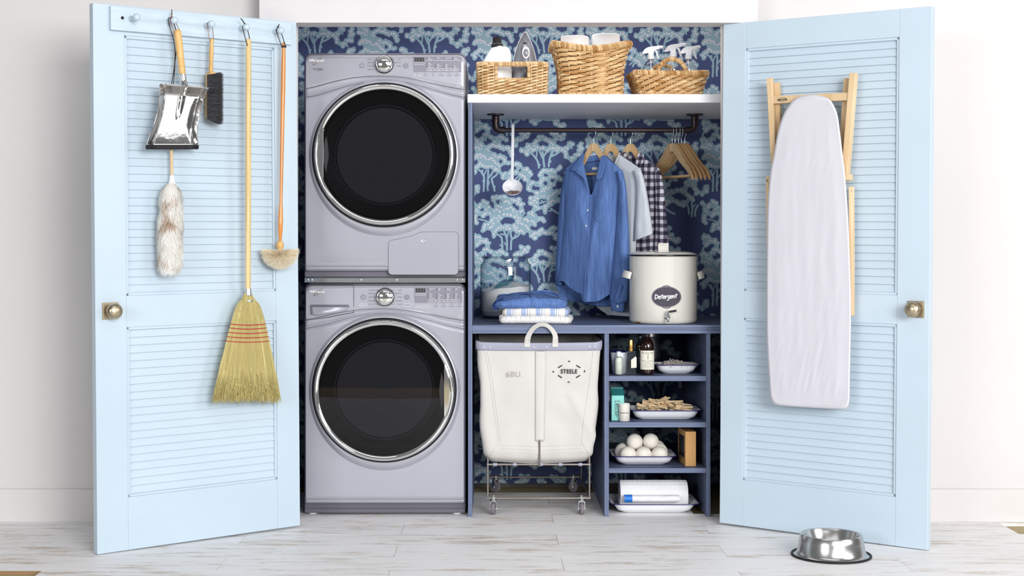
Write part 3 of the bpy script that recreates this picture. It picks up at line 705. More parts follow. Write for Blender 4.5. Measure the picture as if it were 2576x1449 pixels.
zA = lambda y: H+(CY-y)*(CD+0.045)/F
l1 = curve_px([(764, 226), (800, 218), (830, 209.5), (883, 198), (925, 194), (967, 193.4), (1000, 195), (1027, 198), (1081, 209.5), (1125, 219.5), (1173, 228)])
l2 = curve_px([(764, 245.5), (795, 241), (830, 230), (883, 214.5), (937, 204.5), (967, 203), (1009, 205), (1081, 223), (1135, 238.5), (1173, 246)])
dryer, dcd, YA = appliance('tumble_dryer', 'silver tumble dryer with round black door, stacked on the washing machine', 'dryer', CXA, zA(133), zA(706), l1, l2, (0.0, zA(391)), 'dryer')
m1 = curve_px([(764, 806), (800, 799), (830, 792), (883, 782), (925, 778), (967, 777), (1000, 779), (1027, 782), (1081, 791), (1125, 800), (1173, 808)])
m2 = curve_px([(764, 826.5), (795, 821), (830, 813), (883, 797.5), (937, 788), (967, 786.5), (1009, 788.5), (1081, 805), (1135, 820), (1173, 827)])
washer, dcw, _ = appliance('washing_machine', 'silver front-loading washing machine standing on the floor under the dryer', 'washing machine', CXA, zA(712), 0.008, m1, m2, (0.0, zA(979)), 'washer')

def FA(px, py, off=0.0):
    """a point on the machines' front plane"""
    return P(px, py, YA-0.014-off)
def front_text(b, s, px, py, size_px, mi=0, align='CENTER', bold=0.0, shear=0.0, off=0.0):
    p = FA(px, py, off); k = (CD+YA)/F
    b.text(s, Matrix.Translation(p) @ Matrix.Rotation(pi/2, 4, 'X'), size_px*k*1.25, mi, align, bold*k, shear)
def rect_px(b, x0, y0, x1, y1, off=0.0008, th=0.0008, mi=0):
    p, q = FA(x0, y1), FA(x1, y0); y = YA-0.014
    b.box(p.x, q.x, y-off-th, y-off+0.002, p.z, q.z, mi)
def frame_px(b, x0, y0, x1, y1, w=0.8, mi=0, off=0.0008):
    rect_px(b, x0, y0, x1, y0+w, off, mi=mi); rect_px(b, x0, y1-w, x1, y1, off, mi=mi)
    rect_px(b, x0, y0, x0+w, y1, off, mi=mi); rect_px(b, x1-w, y0, x1, y1, off, mi=mi)
def disc_px(b, px, py, r, off=0.001, mi=0, th=0.002):
    k = (CD+YA)/F; p = FA(px, py, off); b.cyl(p+V((0, th, 0)), p, r*k, seg=28, mi=mi)

def controls(t, dy, washer_):
    """dial, buttons, display and print; pixel positions are for the dryer, dy moves them down to the washer"""
    kx, ky = (967, 162) if not washer_ else (969, 747); k = (CD+YA)/F
    b = B(); c = FA(kx, ky); ax = V((0, -1, 0))
    b.lathe([(0.0385, -0.002), (0.0385, 0.004), (0.034, 0.006)], c, ax, 48, mi=0)
    b.lathe([(0.0355, 0.004), (0.0345, 0.030), (0.0325, 0.033), (0.031, 0.032)], c, ax, 48, mi=1)
    b.lathe([(0.0312, 0.0315), (0.029, 0.0338), (0.020, 0.0365), (0.010, 0.0382), (0.001, 0.0387)], c, ax, 48, mi=2, caps=(False, True))
    kn = b.build('dial', [MT['gap'], MT['chrome'], MT['chrome']], t, smooth=40)
    if washer_:
        b = B(); q = c+V((0, -0.0375, 0)); b.bar(q+V((0.003, 0, 0.008)), q+V((0.014, 0, 0.029)), 0.004, 0.002, (0, 1, 0)); b.build('pointer', MT['steel'], kn, smooth=0)
    # display block
    x0, y0, x1, y1 = (1041, 142.5, 1160, 180.5) if not washer_ else (1044, 723, 1162, 761.5)
    b = B(); rect_px(b, x0, y0, x1, y1, 0.0003, 0.0008); b.build('button_field', MT['panelgrey'], t, smooth=0, bevel=0.0004)
    b = B(); rect_px(b, x0+2, y0+2.5, x0+26, y0+12.5, 0.0014)
    ds = b.build('display', MT['display'], t, smooth=0)
    b = B(); front_text(b, '8:8.8' if washer_ else '8.8.8', x0+14, y0+7.8, 8, 0, off=0.003); b.build('digits', MT['inkgrey'], ds, smooth=0)
    for bxp in ((911, 165), (1021, 165)) if not washer_ else ((914, 747.5), (1024, 747.5)):
        b = B(); disc_px(b, bxp[0], bxp[1], 6.2, 0.0012)
        bt = b.build('push_button', MT['panelgrey'], t, smooth=40)
        b = B(); c = FA(*bxp, 0.0022)
        if bxp[0] < 960: b.tube([c+V((0.0042*sin(a), 0, 0.0042*cos(a))) for a in [0.6+k2*(2*pi-1.2)/14 for k2 in range(15)]], 0.0006, 5)
        else: b.tube([c+V((x, 0, z)) for x, z in ((-0.003, 0.0035), (0.0015, 0.0), (-0.003, -0.0035))], 0.0006, 5, closed=True)
        b.build('symbol', MT['white'], bt, smooth=0)
    # print
    b = B(); g = 2.3
    if not washer_:
        lt = [('CASUAL', 149), ('DELICATES', 157), ('QUICK DRY', 166), ('TIMED DRY', 175)]; rt = [('BULKY', 149), ('HEAVY DUTY', 157), ('TOWELS', 166)]
        front_text(b, 'NORMAL', 967, 140.5, g, 1)
    else:
        lt = [('COLD WASH', 729.5), ('DELICATES', 738), ('QUICK WASH', 747.5), ('WASH & DRY', 757), ('DRAIN & SPIN', 765.5)]
        rt = [('WHITES', 729.5), ('HEAVY DUTY', 738), ('TOWELS', 747.5), ('COLORLAST', 757), ('SANITIZE', 765.5)]
        front_text(b, 'NORMAL', 969, 722.5, g, 1); front_text(b, 'CLEAN WASHER', 967, 772, g, 1)
    for s_, y in lt:
        front_text(b, s_, 924 if not washer_ else 926.5, y, g, 1, 'LEFT')
        rect_px(b, 946, y-0.3, 950 if y > 152 and y < 180 else 953, y+0.3, mi=1)
    for s_, y in rt:
        front_text(b, s_, 1009 if not washer_ else 1012, y, g, 1, 'RIGHT'); rect_px(b, 986, y-0.3, 991, y+0.3, mi=1)
    lx0 = x0+33
    if not washer_:
        cols = [(0, ['Wet', 'Sensing'], ['High', 'Medium', 'Low', 'Extra Low']), (22, ['Damp'], ['More', 'Normal', 'Less']), (43, ['Cool Down'], ['Loud', 'Soft', 'Off']), (65, ['Done', 'Wrinkle'], ['On', 'Off'])]
        boxes = ['Temp', 'Dryness', 'Signal', 'Wrinkle']; low = ['Speed', 'Balanced', 'Eco', 'Drum Light', 'Cycle Signal', 'Control Lock']
    else:
        cols = [(0, ['Extra Hot', 'Hot'], ['Warm', 'Cool', 'Cold', 'Tap Cold']), (22, ['Max', 'High'], ['Fast', 'Medium', 'Slow', 'Off']), (44, ['Heavy', 'Normal'], ['Light', 'Soft', 'High', 'Off']), (65, ['Extra', 'On'], ['More', 'Less', 'On', 'Off'])]
        boxes = ['Temp', 'Spin', 'Soil', 'Rinse']; low = ['FanFresh', 'Extra Rinse', 'Cycle Signal', 'Control Lock']
    for dx, up, dn in cols:
        for i, s_ in enumerate(up):
            yy = y0+3+3.6*i; front_text(b, s_, lx0+3+dx, yy, 2.6, 0, 'LEFT', off=0.0016); disc_px(b, lx0+dx, yy, 0.9, 0.0016, 2)
        for i, s_ in enumerate(dn):
            yy = y0+27.5-3.7*(len(dn)-1-i); front_text(b, s_, lx0+3+dx, yy, 2.6, 0, 'LEFT', off=0.0016); disc_px(b, lx0+dx, yy, 0.9, 0.0016, 2)
    if not washer_: rect_px(b, lx0-3, y0+9.2, x1-2, y0+9.7, 0.0014)
    for i, s_ in enumerate(boxes):
        xb = lx0-1+20.5*i; frame_px(b, xb, y1-8, xb+19, y1-1.5, 0.6, off=0.0014); front_text(b, s_, xb+9.5, y1-4.7, 2.6, 0, off=0.0016)
    frame_px(b, x0+1, y0+15, x0+27, y0+20, 0.6, off=0.0014)
    n = len(low); base = (1050, 20) if not washer_ else (1096, 20)
    for i, s_ in enumerate(low):
        xb = base[0]+base[1]*i; disc_px(b, xb, y1+4, 0.8, 0.001, 2); front_text(b, s_, xb, y1+9, 2.2, 1)
    frame_px(b, *((1041, y1+6.5, 1059, y1+11.5) if not washer_ else (1045, y1+7, 1082, y1+12)), 0.5)
    if washer_: frame_px(b, 904, 764, 924, 770, 0.6); frame_px(b, 1014, 764, 1034, 770, 0.6); front_text(b, 'ColorBoost', 1024, 767.2, 2.8, 1)
    if not washer_:
        front_text(b, 'Hybrid', 801.5, 173.5, 4.1, 1, 'RIGHT'); front_text(b, 'Care', 802, 173.5, 4.1, 1, 'LEFT', bold=0.25); front_text(b, '26 VENTLESS', 803, 177.5, 1.7, 1)
        front_text(b, 'SensorDrying', 1137, 218, 2.6, 1, bold=0.1); frame_px(b, 1150, 210, 1159, 219, 0.5)
    else: frame_px(b, 1154, 792, 1163, 800, 0.5)
    b.build('panel_print', [MT['white'], MT['inkgrey'], MT['ink']], t, smooth=0)
    # raised maker's name with its swirl
    b = B(); py = 152.5 if not washer_ else 734
    front_text(b, 'Whirlpool', 795.5 if not washer_ else 797.5, py, 7.1, 0, bold=0.32)
    c = (800, py+1) if not washer_ else (802, py+1)
    pts = []
    for k2 in range(30):
        a = 2*pi*k2/29*0.93+0.7; x_, y_ = 14*cos(a), 3.2*sin(a); q = radians(38)
        pts.append(FA(c[0]+x_*cos(q)+y_*sin(q), c[1]-x_*sin(q)+y_*cos(q), 0.002))
    b.tube(pts, [0.0003+0.0011*sin(pi*k2/29) for k2 in range(30)], 6, mi=1)
    b.build('maker_badge', [MT['white'], MT['brass']], t, smooth=0)
controls(dryer, 0, False); controls(washer, 585, True)

# dryer: service flap with its button, and the metal strip it stands on
def rpath(pts, r=5, n=5):
    out = []
    m = len(pts)
    for i in range(m):
        p, a, c = [V((q_[0], q_[1], 0)) for q_ in (pts[i], pts[i-1], pts[(i+1) % m])]
        rr = min(pts[i][2] if len(pts[i]) > 2 else r, (p-a).length*0.45, (p-c).length*0.45)
        s0 = p+(a-p).normalized()*rr; s1 = p+(c-p).normalized()*rr
        for k in range(n+1):
            t = k/n; q = s0*(1-t)**2+p*2*t*(1-t)+s1*t*t; out.append((q.x, q.y))
    return out
fp = rpath([(977, 606), (1000, 602), (1040, 593), (1058, 583.5), (1153, 583.5), (1153, 691), (977, 691)], 11)
b = B(); b.tube([FA(x, y, 0.0006) for x, y in fp], 0.0014, 6, closed=True); 
b2 = B(); b2.prism([FA(x, y, 0.0022) for x, y in fp], (0, 0.002, 0)); fl_ = b2.build('service_flap', MT['silver'], dryer, smooth=0)
b.build('flap_seam', MT['gap'], fl_, smooth=60)
b = B(); c = FA(1066, 605, 0.002); b.lathe([(0.0125, 0), (0.0115, 0.002), (0.009, 0.0005), (0.001, -0.0002)], c, (0, -1, 0), 28, caps=(False, True)); b.build('flap_button', MT['silver'], fl_, smooth=50)
b = B(); p, q = P(766, 711, YA-0.008), P(1171, 699, YA-0.008); b.box(p.x, q.x, YA-0.008, YA+0.05, p.z, q.z)
for px in (774, 784, 908, 998, 1150, 1164):
    c = P(px, 704, YA-0.008); b.lathe([(0.0052, 0), (0.0052, 0.002), (0.003, 0.0035), (0.001, 0.0037)], c, (0, -1, 0), 14, caps=(False, True))
b.build('stacking_strip', MT['zinc'], dryer, smooth=30, bevel=0.001)
# washer: detergent drawer, plinth and feet
b = B(); o = [(769, 716), (890, 716), (890, 786), (830, 797.5), (769, 806)]
b.tube([FA(x, y, -0.0004) for x, y in o], 0.0012, 5, closed=True); b.build('drawer_seam', MT['gap'], washer, smooth=0)
b = B(); o = rpath([(780, 766.5), (879, 766.5), (877, 778, 8), (860, 786, 20), (826, 792, 30), (795, 796), (781, 795)], 4)
b.prism([FA(x, y, 0.0005) for x, y in o], (0, 0.004, 0)); hr = b.build('drawer_handle', MT['silver_dark'], washer, smooth=0)
b = B(); o2 = rpath([(781.5, 771.5), (877, 771.5), (874, 779, 8), (858, 785, 20), (826, 790.5, 30), (796, 794.5), (783, 793.5)], 4)
n = len(o2)
b.add([FA(x, y, 0.001) for x, y in o2]+[FA(829+(x-829)*0.9, 781+(y-781)*0.8, 0.010) for x, y in o2], [(i, (i+1) % n, n+(i+1) % n, n+i) for i in range(n)]+[tuple(range(n, 2*n))])
b.build('grip', MT['silver'], hr, smooth=50)
b = B(); p, q = P(767, 1290, YA+0.004), P(1170, 1280, YA+0.004); b.box(p.x, q.x, YA+0.004, YA+0.02, p.z, q.z); b.build('plinth', MT['silver_dark'], washer, smooth=0)
for px in (788, 1150):
    for y in (0.085, 0.68):
        b = B(); x = P(px, 0, 0.085).x; b.lathe([(0.019, 0), (0.020, 0.004), (0.018, 0.010), (0.008, 0.012), (0.008, 0.03)], (x, y, 0.0), (0, 0, 1), 24, caps=(True, True)); b.build('foot', MT['white'], washer, smooth=40)
# ---------------------------------------------------------------- left door: peg rail and what hangs on it
LN = ML.to_3x3() @ V((0, 1, 0)); LX = ML.to_3x3() @ V((1, 0, 0)); UP = V((0, 0, 1))     # door normal, direction away from the hinge
pr_o = DL(505, 62, 0.0)
def door_thing(name, label, cat, px, py, off, D=None, Mx=None):
    p = (D or DL)(px, py, off); M = (Mx if Mx is not None else ML).copy(); M.translation = p
    return thing(name, label, cat, M=M)
rail = door_thing('peg_rail', 'pale blue peg rail with five pegs screwed across the top of the left door', 'peg rail', 505, 62, 0.0)
b = B(); RT = 0.019
z0, z1 = DP(ML, 283, 75, RT).z, DP(ML, 278, 14, RT).z; xa, xb = DP(ML, 734, 85, RT).x, DP(ML, 279, 45, RT).x
b.box(xa, xb, 0.0, RT, z0, z1, M=ML)
b.build('backboard', MT['rail'], rail, smooth=0, bevel=0.002)
PEG = []
for base, tip in (((329, 47), (350, 44)), ((424, 55), (447, 52)), ((517, 64), (541, 61)), ((604, 72), (628, 69)), ((690, 80), (715, 77))):
    p = DL(*base, RT); q = DL(tip[0], tip[1], RT+0.058)
    q = p+LN*0.055+V((0, 0, q.z-p.z))*0.4
    b = B(); d = (q-p)
    b.lathe([(0.0098, 0.0), (0.0088, 0.012), (0.0078, 0.030), (0.0074, 0.038), (0.0085, 0.041), (0.0118, 0.045), (0.0136, 0.051), (0.0132, 0.057), (0.0105, 0.0625), (0.005, 0.0655), (0.0005, 0.066)], p, d, 24, caps=(True, True))
    b.build('peg', MT['rail'], rail, smooth=60); PEG.append((p, d.normalized()))
b = B(); b.lathe([(0.0062, 0.0006), (0.0050, 0.0004), (0.0035, 0.0002), (0.0005, 0.0001)], DL(308, 45, RT), LN, 18, caps=(False, True)); b.build('screw_hole', MT['gap'], rail, smooth=0)

def peg_at(i, t): return PEG[i][0]+PEG[i][1]*t
def loop(i, t, ends, m, name, parent, knot=None, r=0.0014, tail=None):
    """a cord over peg i at distance t along it, down to the two end points"""
    c = peg_at(i, t); R = 0.0098
    side = LX
    top = [c+side*R*cos(a)+UP*R*sin(a) for a in [pi*k/8 for k in range(9)]]
    a0, a1 = ends
    if (a0-a1).dot(side) < 0: a0, a1 = a1, a0
    pts = [a0]+top+[a1]
    b = B(); b.tube(smooth_path([pts[0], pts[0].lerp(pts[1], 0.5)+side*0.001]+top+[pts[-1].lerp(top[-1], 0.5)-side*0.001, pts[-1]], 3), r, 6)
    if knot: b.ball(knot, 0.0042, 10, 6)
    if tail:
        for q in tail: b.tube([knot, knot.lerp(q, 0.6)+LN*0.002, q], [r*1.4, r*1.3, r], 6)
    return b.build(name, m, parent, smooth=60)

# dustpan ---------------------------------------------------------------
dp = door_thing('dustpan', 'polished metal dustpan with a turned wooden handle hanging from the peg rail', 'dustpan', 455, 215, 0.03)
cen = [(215, 463, 62), (232, 459, 58), (255, 455, 55), (285, 449, 53.5), (315, 442, 55), (340, 437, 60), (366, 433.5, 65.5)]
def pan(u, v):
    y = 215+151*v; cx = sinterp([(a, c) for a, c, w in cen], y); w = sinterp([(a, w_) for a, c, w_ in cen], y)
    s = 2*u-1; lift = max(0.0, abs(s)-0.74)/0.26
    off = 0.040+0.055*lift**1.3*(0.45+0.55*sin(pi*min(1, v*0.95+0.05)))+0.038*max(0, 0.16-v)/0.16
    off += 0.035*v**3*0.4
    off += 0.013*math.exp(-((s-0.02)/0.085)**2)*max(0, 1-v/0.60)                       # rib under the handle
    return DL(cx+s*w, y+5*s*(1-v)+1.5*abs(s)*0+ (4*s if v > 0.9 else 0)*0, off)
b = B(); b.grid(pan, 61, 45); b.build('pan', MT['panmetal'], dp, smooth=70, solid=0.0012)
b = B(); lip = [pan(k/20, 1.0) for k in range(21)]
b.tube([p+UP*-0.006 for p in lip], 0.0085, 8, flat=0.35, up=LN); b.build('rubber_lip', MT['gap'], dp, smooth=50)
h0, h1 = DL(446, 74, 0.062), DL(461.5, 206, 0.062); ax = h0-h1; Lh = ax.length
b = B(); pr = [(0.010, 0.0), (0.0105, 0.03), (0.0118, 0.034), (0.0125, 0.05), (0.0125, 0.055), (0.0112, 0.057), (0.0130, 0.059), (0.0130, 0.064), (0.0112, 0.066), (0.0130, 0.068), (0.0130, 0.073), (0.0112, 0.075), (0.0130, 0.077), (0.0130, 0.082), (0.0114, 0.084), (0.0130, 0.087), (0.0130, 0.092), (0.0138, 0.12), (0.0142, 0.155), (0.0136, Lh-0.014), (0.0125, Lh-0.006), (0.008, Lh-0.001), (0.001, Lh)]
b.lathe(pr, h1, ax, 28, caps=(True, True)); hd = b.build('handle', MT['woodh'], dp, smooth=50)
b = B(); q = h1+ax.normalized()*0.034
b.lathe([(0.0165, -0.055), (0.0155, -0.04), (0.0128, -0.030), (0.0122, -0.02), (0.0124, 0.0)], h1+ax.normalized()*0.030, ax, 28); b.build('ferrule', MT['chrome'], dp, smooth=60)
e = h0-ax.normalized()*0.016
loop(1, 0.034, (e+LX*0.0135, e-LX*0.0135), MT['tan'], 'hanging_loop', dp, knot=peg_at(1, 0.031)+UP*0.014, tail=[peg_at(1, 0.029)+UP*0.026+LX*0.004])

# long-handled lambswool duster behind the dustpan -------------------------
ld = door_thing('lambswool_duster', 'fluffy cream and brown lambswool duster on a thin pale stick, hanging below the dustpan', 'duster', 432, 560, 0.03)
b = B(); s0, s1 = DL(430, 300, 0.026), DL(432.5, 455, 0.026); b.cyl(s0+(s0-s1)*0.45, s1, 0.0060, seg=16); b.build('stick', MT['wood'], ld, smooth=40)
b = B(); b.lathe([(0.0075, 0.022), (0.0085, 0.010), (0.012, -0.004), (0.019, -0.016), (0.02, -0.022)], DL(432.5, 456, 0.026), UP, 24, caps=(True, False)); b.build('collar', MT['white'], ld, smooth=50)
fc = [(462, 15), (468, 24), (480, 30), (500, 33), (530, 36), (570, 37.5), (610, 37), (640, 35.5), (660, 31), (672, 22), (679, 8)]
def fle(u, y, k=1.0):
    r = sinterp(fc, y)*0.00148*k*0.78; c = DL(432-3*(y-462)/220-2, y, 0.045)
    a = 2*pi*u; return c+LX*(-r*cos(a))+LN*(r*0.85*sin(a))
rr = random.Random(11)
b = B(); b.grid(lambda u, v: fle(u, 462+217*v, 0.86), 28, 26, cu=True, tint=0.15)
for k in range(17000):
    u = rr.random(); y = 460+216*rr.random()**0.95; p = fle(u, y, 0.84)
    c = DL(432-3*(y-462)/220-2, y, 0.045); o = (p-c).normalized()
    L = rr.uniform(0.022, 0.044); d = (o*0.42+UP*-0.9+LX*(0.5*noise.noise(V((u*9, y*.03, 5)))+rr.uniform(-.14, .14))+LN*rr.uniform(-.15, .15)).normalized()
    band = 1.5*noise.noise(V((u*7, y*0.035, 0.7)))-0.25+0.85*math.exp(-((y-556)/26)**2)+0.4*math.exp(-((y-650)/20)**2)+0.5*math.exp(-((u-.02)/.07)**2)
    t = rr.uniform(0.45, 0.95) if rr.random() < max(0, band-0.1)*0.62 else 0.03
    b.strand(p-o*0.003, p+d*L, rr.uniform(0.0005, 0.0009), d.cross(o).normalized(), o*0.005, 0, min(1, t))
b.build('fleece', MT['fleece'], ld, smooth=0)
b = B(); ct = s0+(s0-s1)*0.45
b.tube(smooth_path([ct-UP*0.01, DL(436, 215, 0.028), DL(440, 120, 0.03), peg_at(1, 0.020)+LX*0.010, peg_at(1, 0.020)+UP*0.0102, peg_at(1, 0.021)-LX*0.009, DL(445, 90, 0.034), DL(441, 150, 0.030), ct+UP*0.002], 5), 0.0017, 6)
kp = peg_at(1, 0.026)+UP*0.014; b.ball(kp, 0.0045, 10, 6); b.tube([kp, kp+UP*0.016-LX*0.002, kp+UP*0.030-LX*0.001], 0.0018, 6)
b.build('cord', MT['leather'], ld, smooth=60)

# hand brush --------------------------------------------------------------
hb = door_thing('hand_brush', 'wooden hand brush with thick black bristles hanging from the third peg', 'brush', 540, 230, 0.03)
b = B(); q1, q0 = DL(530, 186, 0.040), DL(533, 98, 0.040); ax = q0-q1; L = ax.length
b.lathe([(0.0085, -0.004), (0.0070, 0.006), (0.0082, 0.018), (0.0088, 0.030), (0.0070, 0.036), (0.0075, 0.05), (0.0088, 0.075), (0.0082, 0.10), (0.0066, L-0.016), (0.0082, L-0.008), (0.0078, L-0.002), (0.004, L), (0.0005, L)], q1, ax, 24, caps=(True, True))
b.build('handle', MT['woodh'], hb, smooth=50)
b = B(); o = rpath([(516, 186), (526, 180), (533, 186), (531, 293), (527, 298), (514, 296)], 4, 3)
b.prism([DL(x, y, 0.014) for x, y in o], LN*0.040); b.build('block', MT['woodh'], hb, smooth=30, bevel=0.004)
b = B()
for k in range(11000):
    y = rr.uniform(188, 304); f = rr.random()
    p = DL(526+rr.uniform(-2, 3)-4*f, min(max(y, 187), 300), 0.018+0.042*f)
    d = (-LX+LN*(rr.uniform(-0.25, 0.25)+0.55*f)+UP*(rr.uniform(-0.16, 0.16)-0.20*(y-235)/70)).normalized()
    L = rr.uniform(0.045, 0.060)
    b.strand(p, p+d*L+UP*rr.uniform(-.004, .002), rr.uniform(0.0007, 0.0012), UP if rr.random() < .5 else LN, None, 0, rr.random()**2)
b.build('bristles', MT['bristle'], hb, smooth=0)
e = q0-ax.normalized()*0.010; loop(2, 0.036, (e+LX*0.008, e-LX*0.008), MT['tan'], 'hanging_loop', hb, r=0.0013)
# corn broom ----------------------------------------------------------------
bm = door_thing('corn_broom', 'long-handled corn broom with red stitching hanging upside down on the left door', 'broom', 622, 750, 0.03)
b0, b1 = DL(625, 98, 0.075), DL(624, 735, 0.060); ax = b0-b1; L = ax.length
b = B(); b.lathe([(0.0105, 0), (0.0112, L*0.5), (0.0106, L-0.012), (0.0095, L-0.003), (0.006, L), (0.0005, L)], b1, ax, 24, caps=(True, True)); b.build('handle', MT['broomwood'], bm, smooth=40)
b = B(); w = DL(624.5, 733, 0.060)
b.lathe([(0.0118, 0.010), (0.0125, 0.004), (0.0125, -0.004), (0.0145, -0.014), (0.0142, -0.016)], w, UP, 24)
b.lathe([(0.0185, -0.033), (0.0195, -0.036), (0.0190, -0.040)], w, UP, 24); b.build('wire_binding', MT['zinc'], bm, smooth=50)
b = B(); prof = [(735, 9, 9), (741, 11.5, 12), (748, 11, 11), (752, 15, 13), (758, 22, 17), (766, 28.5, 19), (778, 34, 21), (800, 41, 22), (825, 46.5, 21), (860, 55.5, 19.5), (900, 66, 20), (950, 77, 22), (1012, 91, 26)]
def bro(s, f, y):
    """s across -1..1, f front/back -1..1"""
    w_ = sinterp([(a, c) for a, c, d in prof], y); dd = sinterp([(a, d) for a, c, d in prof], y)*0.00085*1.3
    cx = 624.5-4.5*max(0, y-800)/212
    return DL(cx+s*w_*0.97, y+(-3*s*s if 815 < y < 870 else 0), 0.055+f*dd)
b.grid(lambda u, v: bro(cos(2*pi*u)*0.93, sin(2*pi*u)*0.90, 736+268*v), 40, 30, cu=True, tint=0.6)
rr = random.Random(4)
for k in range(2600):
    a = rr.uniform(-pi, pi); s = cos(a)*rr.uniform(0.82, 1.0) if rr.random() < .8 else rr.uniform(-1, 1); f = sqrt(max(0, 1-s*s))*rr.choice((1, 1, 1, -1))
    ya = 737+rr.random()*40 if rr.random() < .6 else rr.uniform(760, 900); yb = rr.uniform(960, 1014)
    ds = rr.uniform(-0.03, 0.03); n_ = 9; tn = rr.random()
    pts = [bro(min(1, max(-1, s+ds*sin(2.2*j/(n_-1)+tn*6))), f*1.0+0.03*tn, ya+(yb-ya)*(j/(n_-1))**1.9) for j in range(n_)]
    if rr.random() < .12: pts[-1] = pts[-1]+LX*rr.uniform(-.012, .012)+LN*rr.uniform(0, .01)
    r = rr.uniform(0.0006, 0.0012); b.tube(pts, [r]*(n_-1)+[r*0.5], 4, tint=tn*0.8, mi=0)
    for j in range(rr.randint(0, 2) if yb > 985 else 0):          # thin branching tips
        q = pts[-2].lerp(pts[-1], rr.random()); b.tube([q, q+UP*-rr.uniform(.008, .022)+LX*rr.uniform(-.009, .009)+LN*rr.uniform(0, .007)], [0.0006, 0.0003], 4, mi=1, tint=rr.random())
b.build('straw', [MT['straw'], MT['strawtip']], bm, smooth=0)
for y in (818, 828, 839, 850, 861):
    b = B(); b.tube([bro(cos(2*pi*k/48)*1.02, sin(2*pi*k/48)*1.07, y) for k in range(48)], 0.0018, 6, closed=True)
    for k in range(-8, 9):
        p = bro(k/8.6, sqrt(1-(k/8.6)**2)*1.09, y); b.ball(p, (0.0016, 0.0016, 0.003), 8, 5)
    b.build('stitching', MT['red'], bm, smooth=60)
e = b0-ax.normalized()*0.020; loop(3, 0.040, (e+LX*0.009-UP*0.008+LN*0.009, e-LX*0.009), MT['leather'], 'hanging_loop', bm, knot=peg_at(3, 0.040)+UP*0.013, tail=[peg_at(3, 0.042)+UP*0.034+LX*0.019], r=0.0017)
# round wool duster with an orange handle -------------------------------------------
wd_ = door_thing('wool_duster', 'round cream wool duster with a long orange wooden handle, nearest the hinge', 'duster', 704, 640, 0.03)
b0, b1 = DL(714, 106, 0.050), DL(705, 606, 0.048); ax = b0-b1; L = ax.length
b = B(); b.lathe([(0.0058, 0), (0.0062, 0.010), (0.0090, 0.045), (0.0098, 0.075), (0.0085, 0.11), (0.0060, 0.16), (0.0066, 0.22), (0.0088, L-0.20), (0.0090, L-0.10), (0.0072, L-0.028), (0.0066, L-0.012), (0.0070, L-0.006), (0.004, L-0.001), (0.0004, L)], b1, ax, 24, caps=(True, True)); b.build('handle', MT['orange'], wd_, smooth=60)
b = B(); b.lathe([(0.006, 0.002), (0.012, -0.003), (0.0155, -0.014), (0.0140, -0.024), (0.0095, -0.031), (0.0115, -0.036), (0.0120, -0.044), (0.0105, -0.058)], DL(704.5, 607, 0.048), UP, 28, caps=(True, True)); b.build('turned_knob', MT['woodh'], wd_, smooth=60)
b = B(); c0 = DL(704, 634, 0.050); R = 0.078
rr = random.Random(9)
b.ball(c0-UP*0.020, (0.055, 0.045, 0.030), 24, 14, tint=0.4)
for k in range(15000):
    a = rr.uniform(0, 2*pi); e = rr.uniform(-0.62*pi, 0.10*pi)
    d = (LX*cos(a)*cos(e)+LN*sin(a)*cos(e)*0.85+UP*sin(e)*0.80)
    p = c0+d*0.036-UP*0.010; L = R*rr.uniform(0.88, 1.05)
    q = c0+d*L*(1.0 if e < 0 else 1.06)-UP*0.006
    b.strand(p, q, rr.uniform(0.0006, 0.0010), d.cross(LN if rr.random() < .5 else UP).normalized(), V((rr.uniform(-.004, .004), rr.uniform(-.004, .004), rr.uniform(-.004, .004))), 0, rr.random()*(0.9 if e > -0.3 else 0.5))
b.build('wool_head', MT['wool'], wd_, smooth=0)
e = b0-ax.normalized()*0.016
b = B(); b.tube([e+LX*0.0085*cos(a)+LN*0.0085*sin(a) for a in [2*pi*k/16 for k in range(16)]], 0.0022, 6, closed=True)
b.tube([e-UP*0.004+LX*0.0085*cos(a)+LN*0.0085*sin(a) for a in [2*pi*k/16 for k in range(16)]], 0.0022, 6, closed=True); b.build('cord_binding', MT['leather'], wd_, smooth=60)
loop(4, 0.034, (e+LX*0.010, e-LX*0.002+LN*0.009), MT['leather'], 'hanging_loop', wd_, knot=peg_at(4, 0.030)+UP*0.015, tail=[peg_at(4, 0.028)+UP*0.028-LX*0.006], r=0.0017)

# ---------------------------------------------------------------- right door: ironing board
RN = MR.to_3x3() @ V((0, -1, 0)); RX = MR.to_3x3() @ V((1, 0, 0))
ib = door_thing('ironing_board', 'folded wooden ironing board with a white cover leaning flat against the right door', 'ironing board', 2040, 640, 0.05, DR, MR)
out = [(2046, 238, 0)]
Lp = [(1995, 252), (1972, 285), (1957, 330), (1948, 380), (1937, 440), (1931, 520), (1929, 620), (1928, 760), (1929, 860), (1934, 950), (1938, 1000), (1946, 1014), (1960, 1020)]
Rp = [(2090, 252), (2106, 285), (2113, 330), (2119, 380), (2126, 440), (2132, 520), (2137, 620), (2141, 760), (2140, 860), (2138, 950), (2137, 1005), (2132, 1023), (2120, 1029)]
top_c = [(1995, 252), (2012, 243), (2030, 239), (2046, 238), (2062, 240), (2078, 245), (2090, 252)]
poly = top_c[1:-1]+Rp[:-1]+[(2120, 1029), (2040, 1026), (1960, 1020)]+Lp[:-1][::-1]
poly = [q for i, q in enumerate(poly) if i == 0 or q != poly[i-1]]
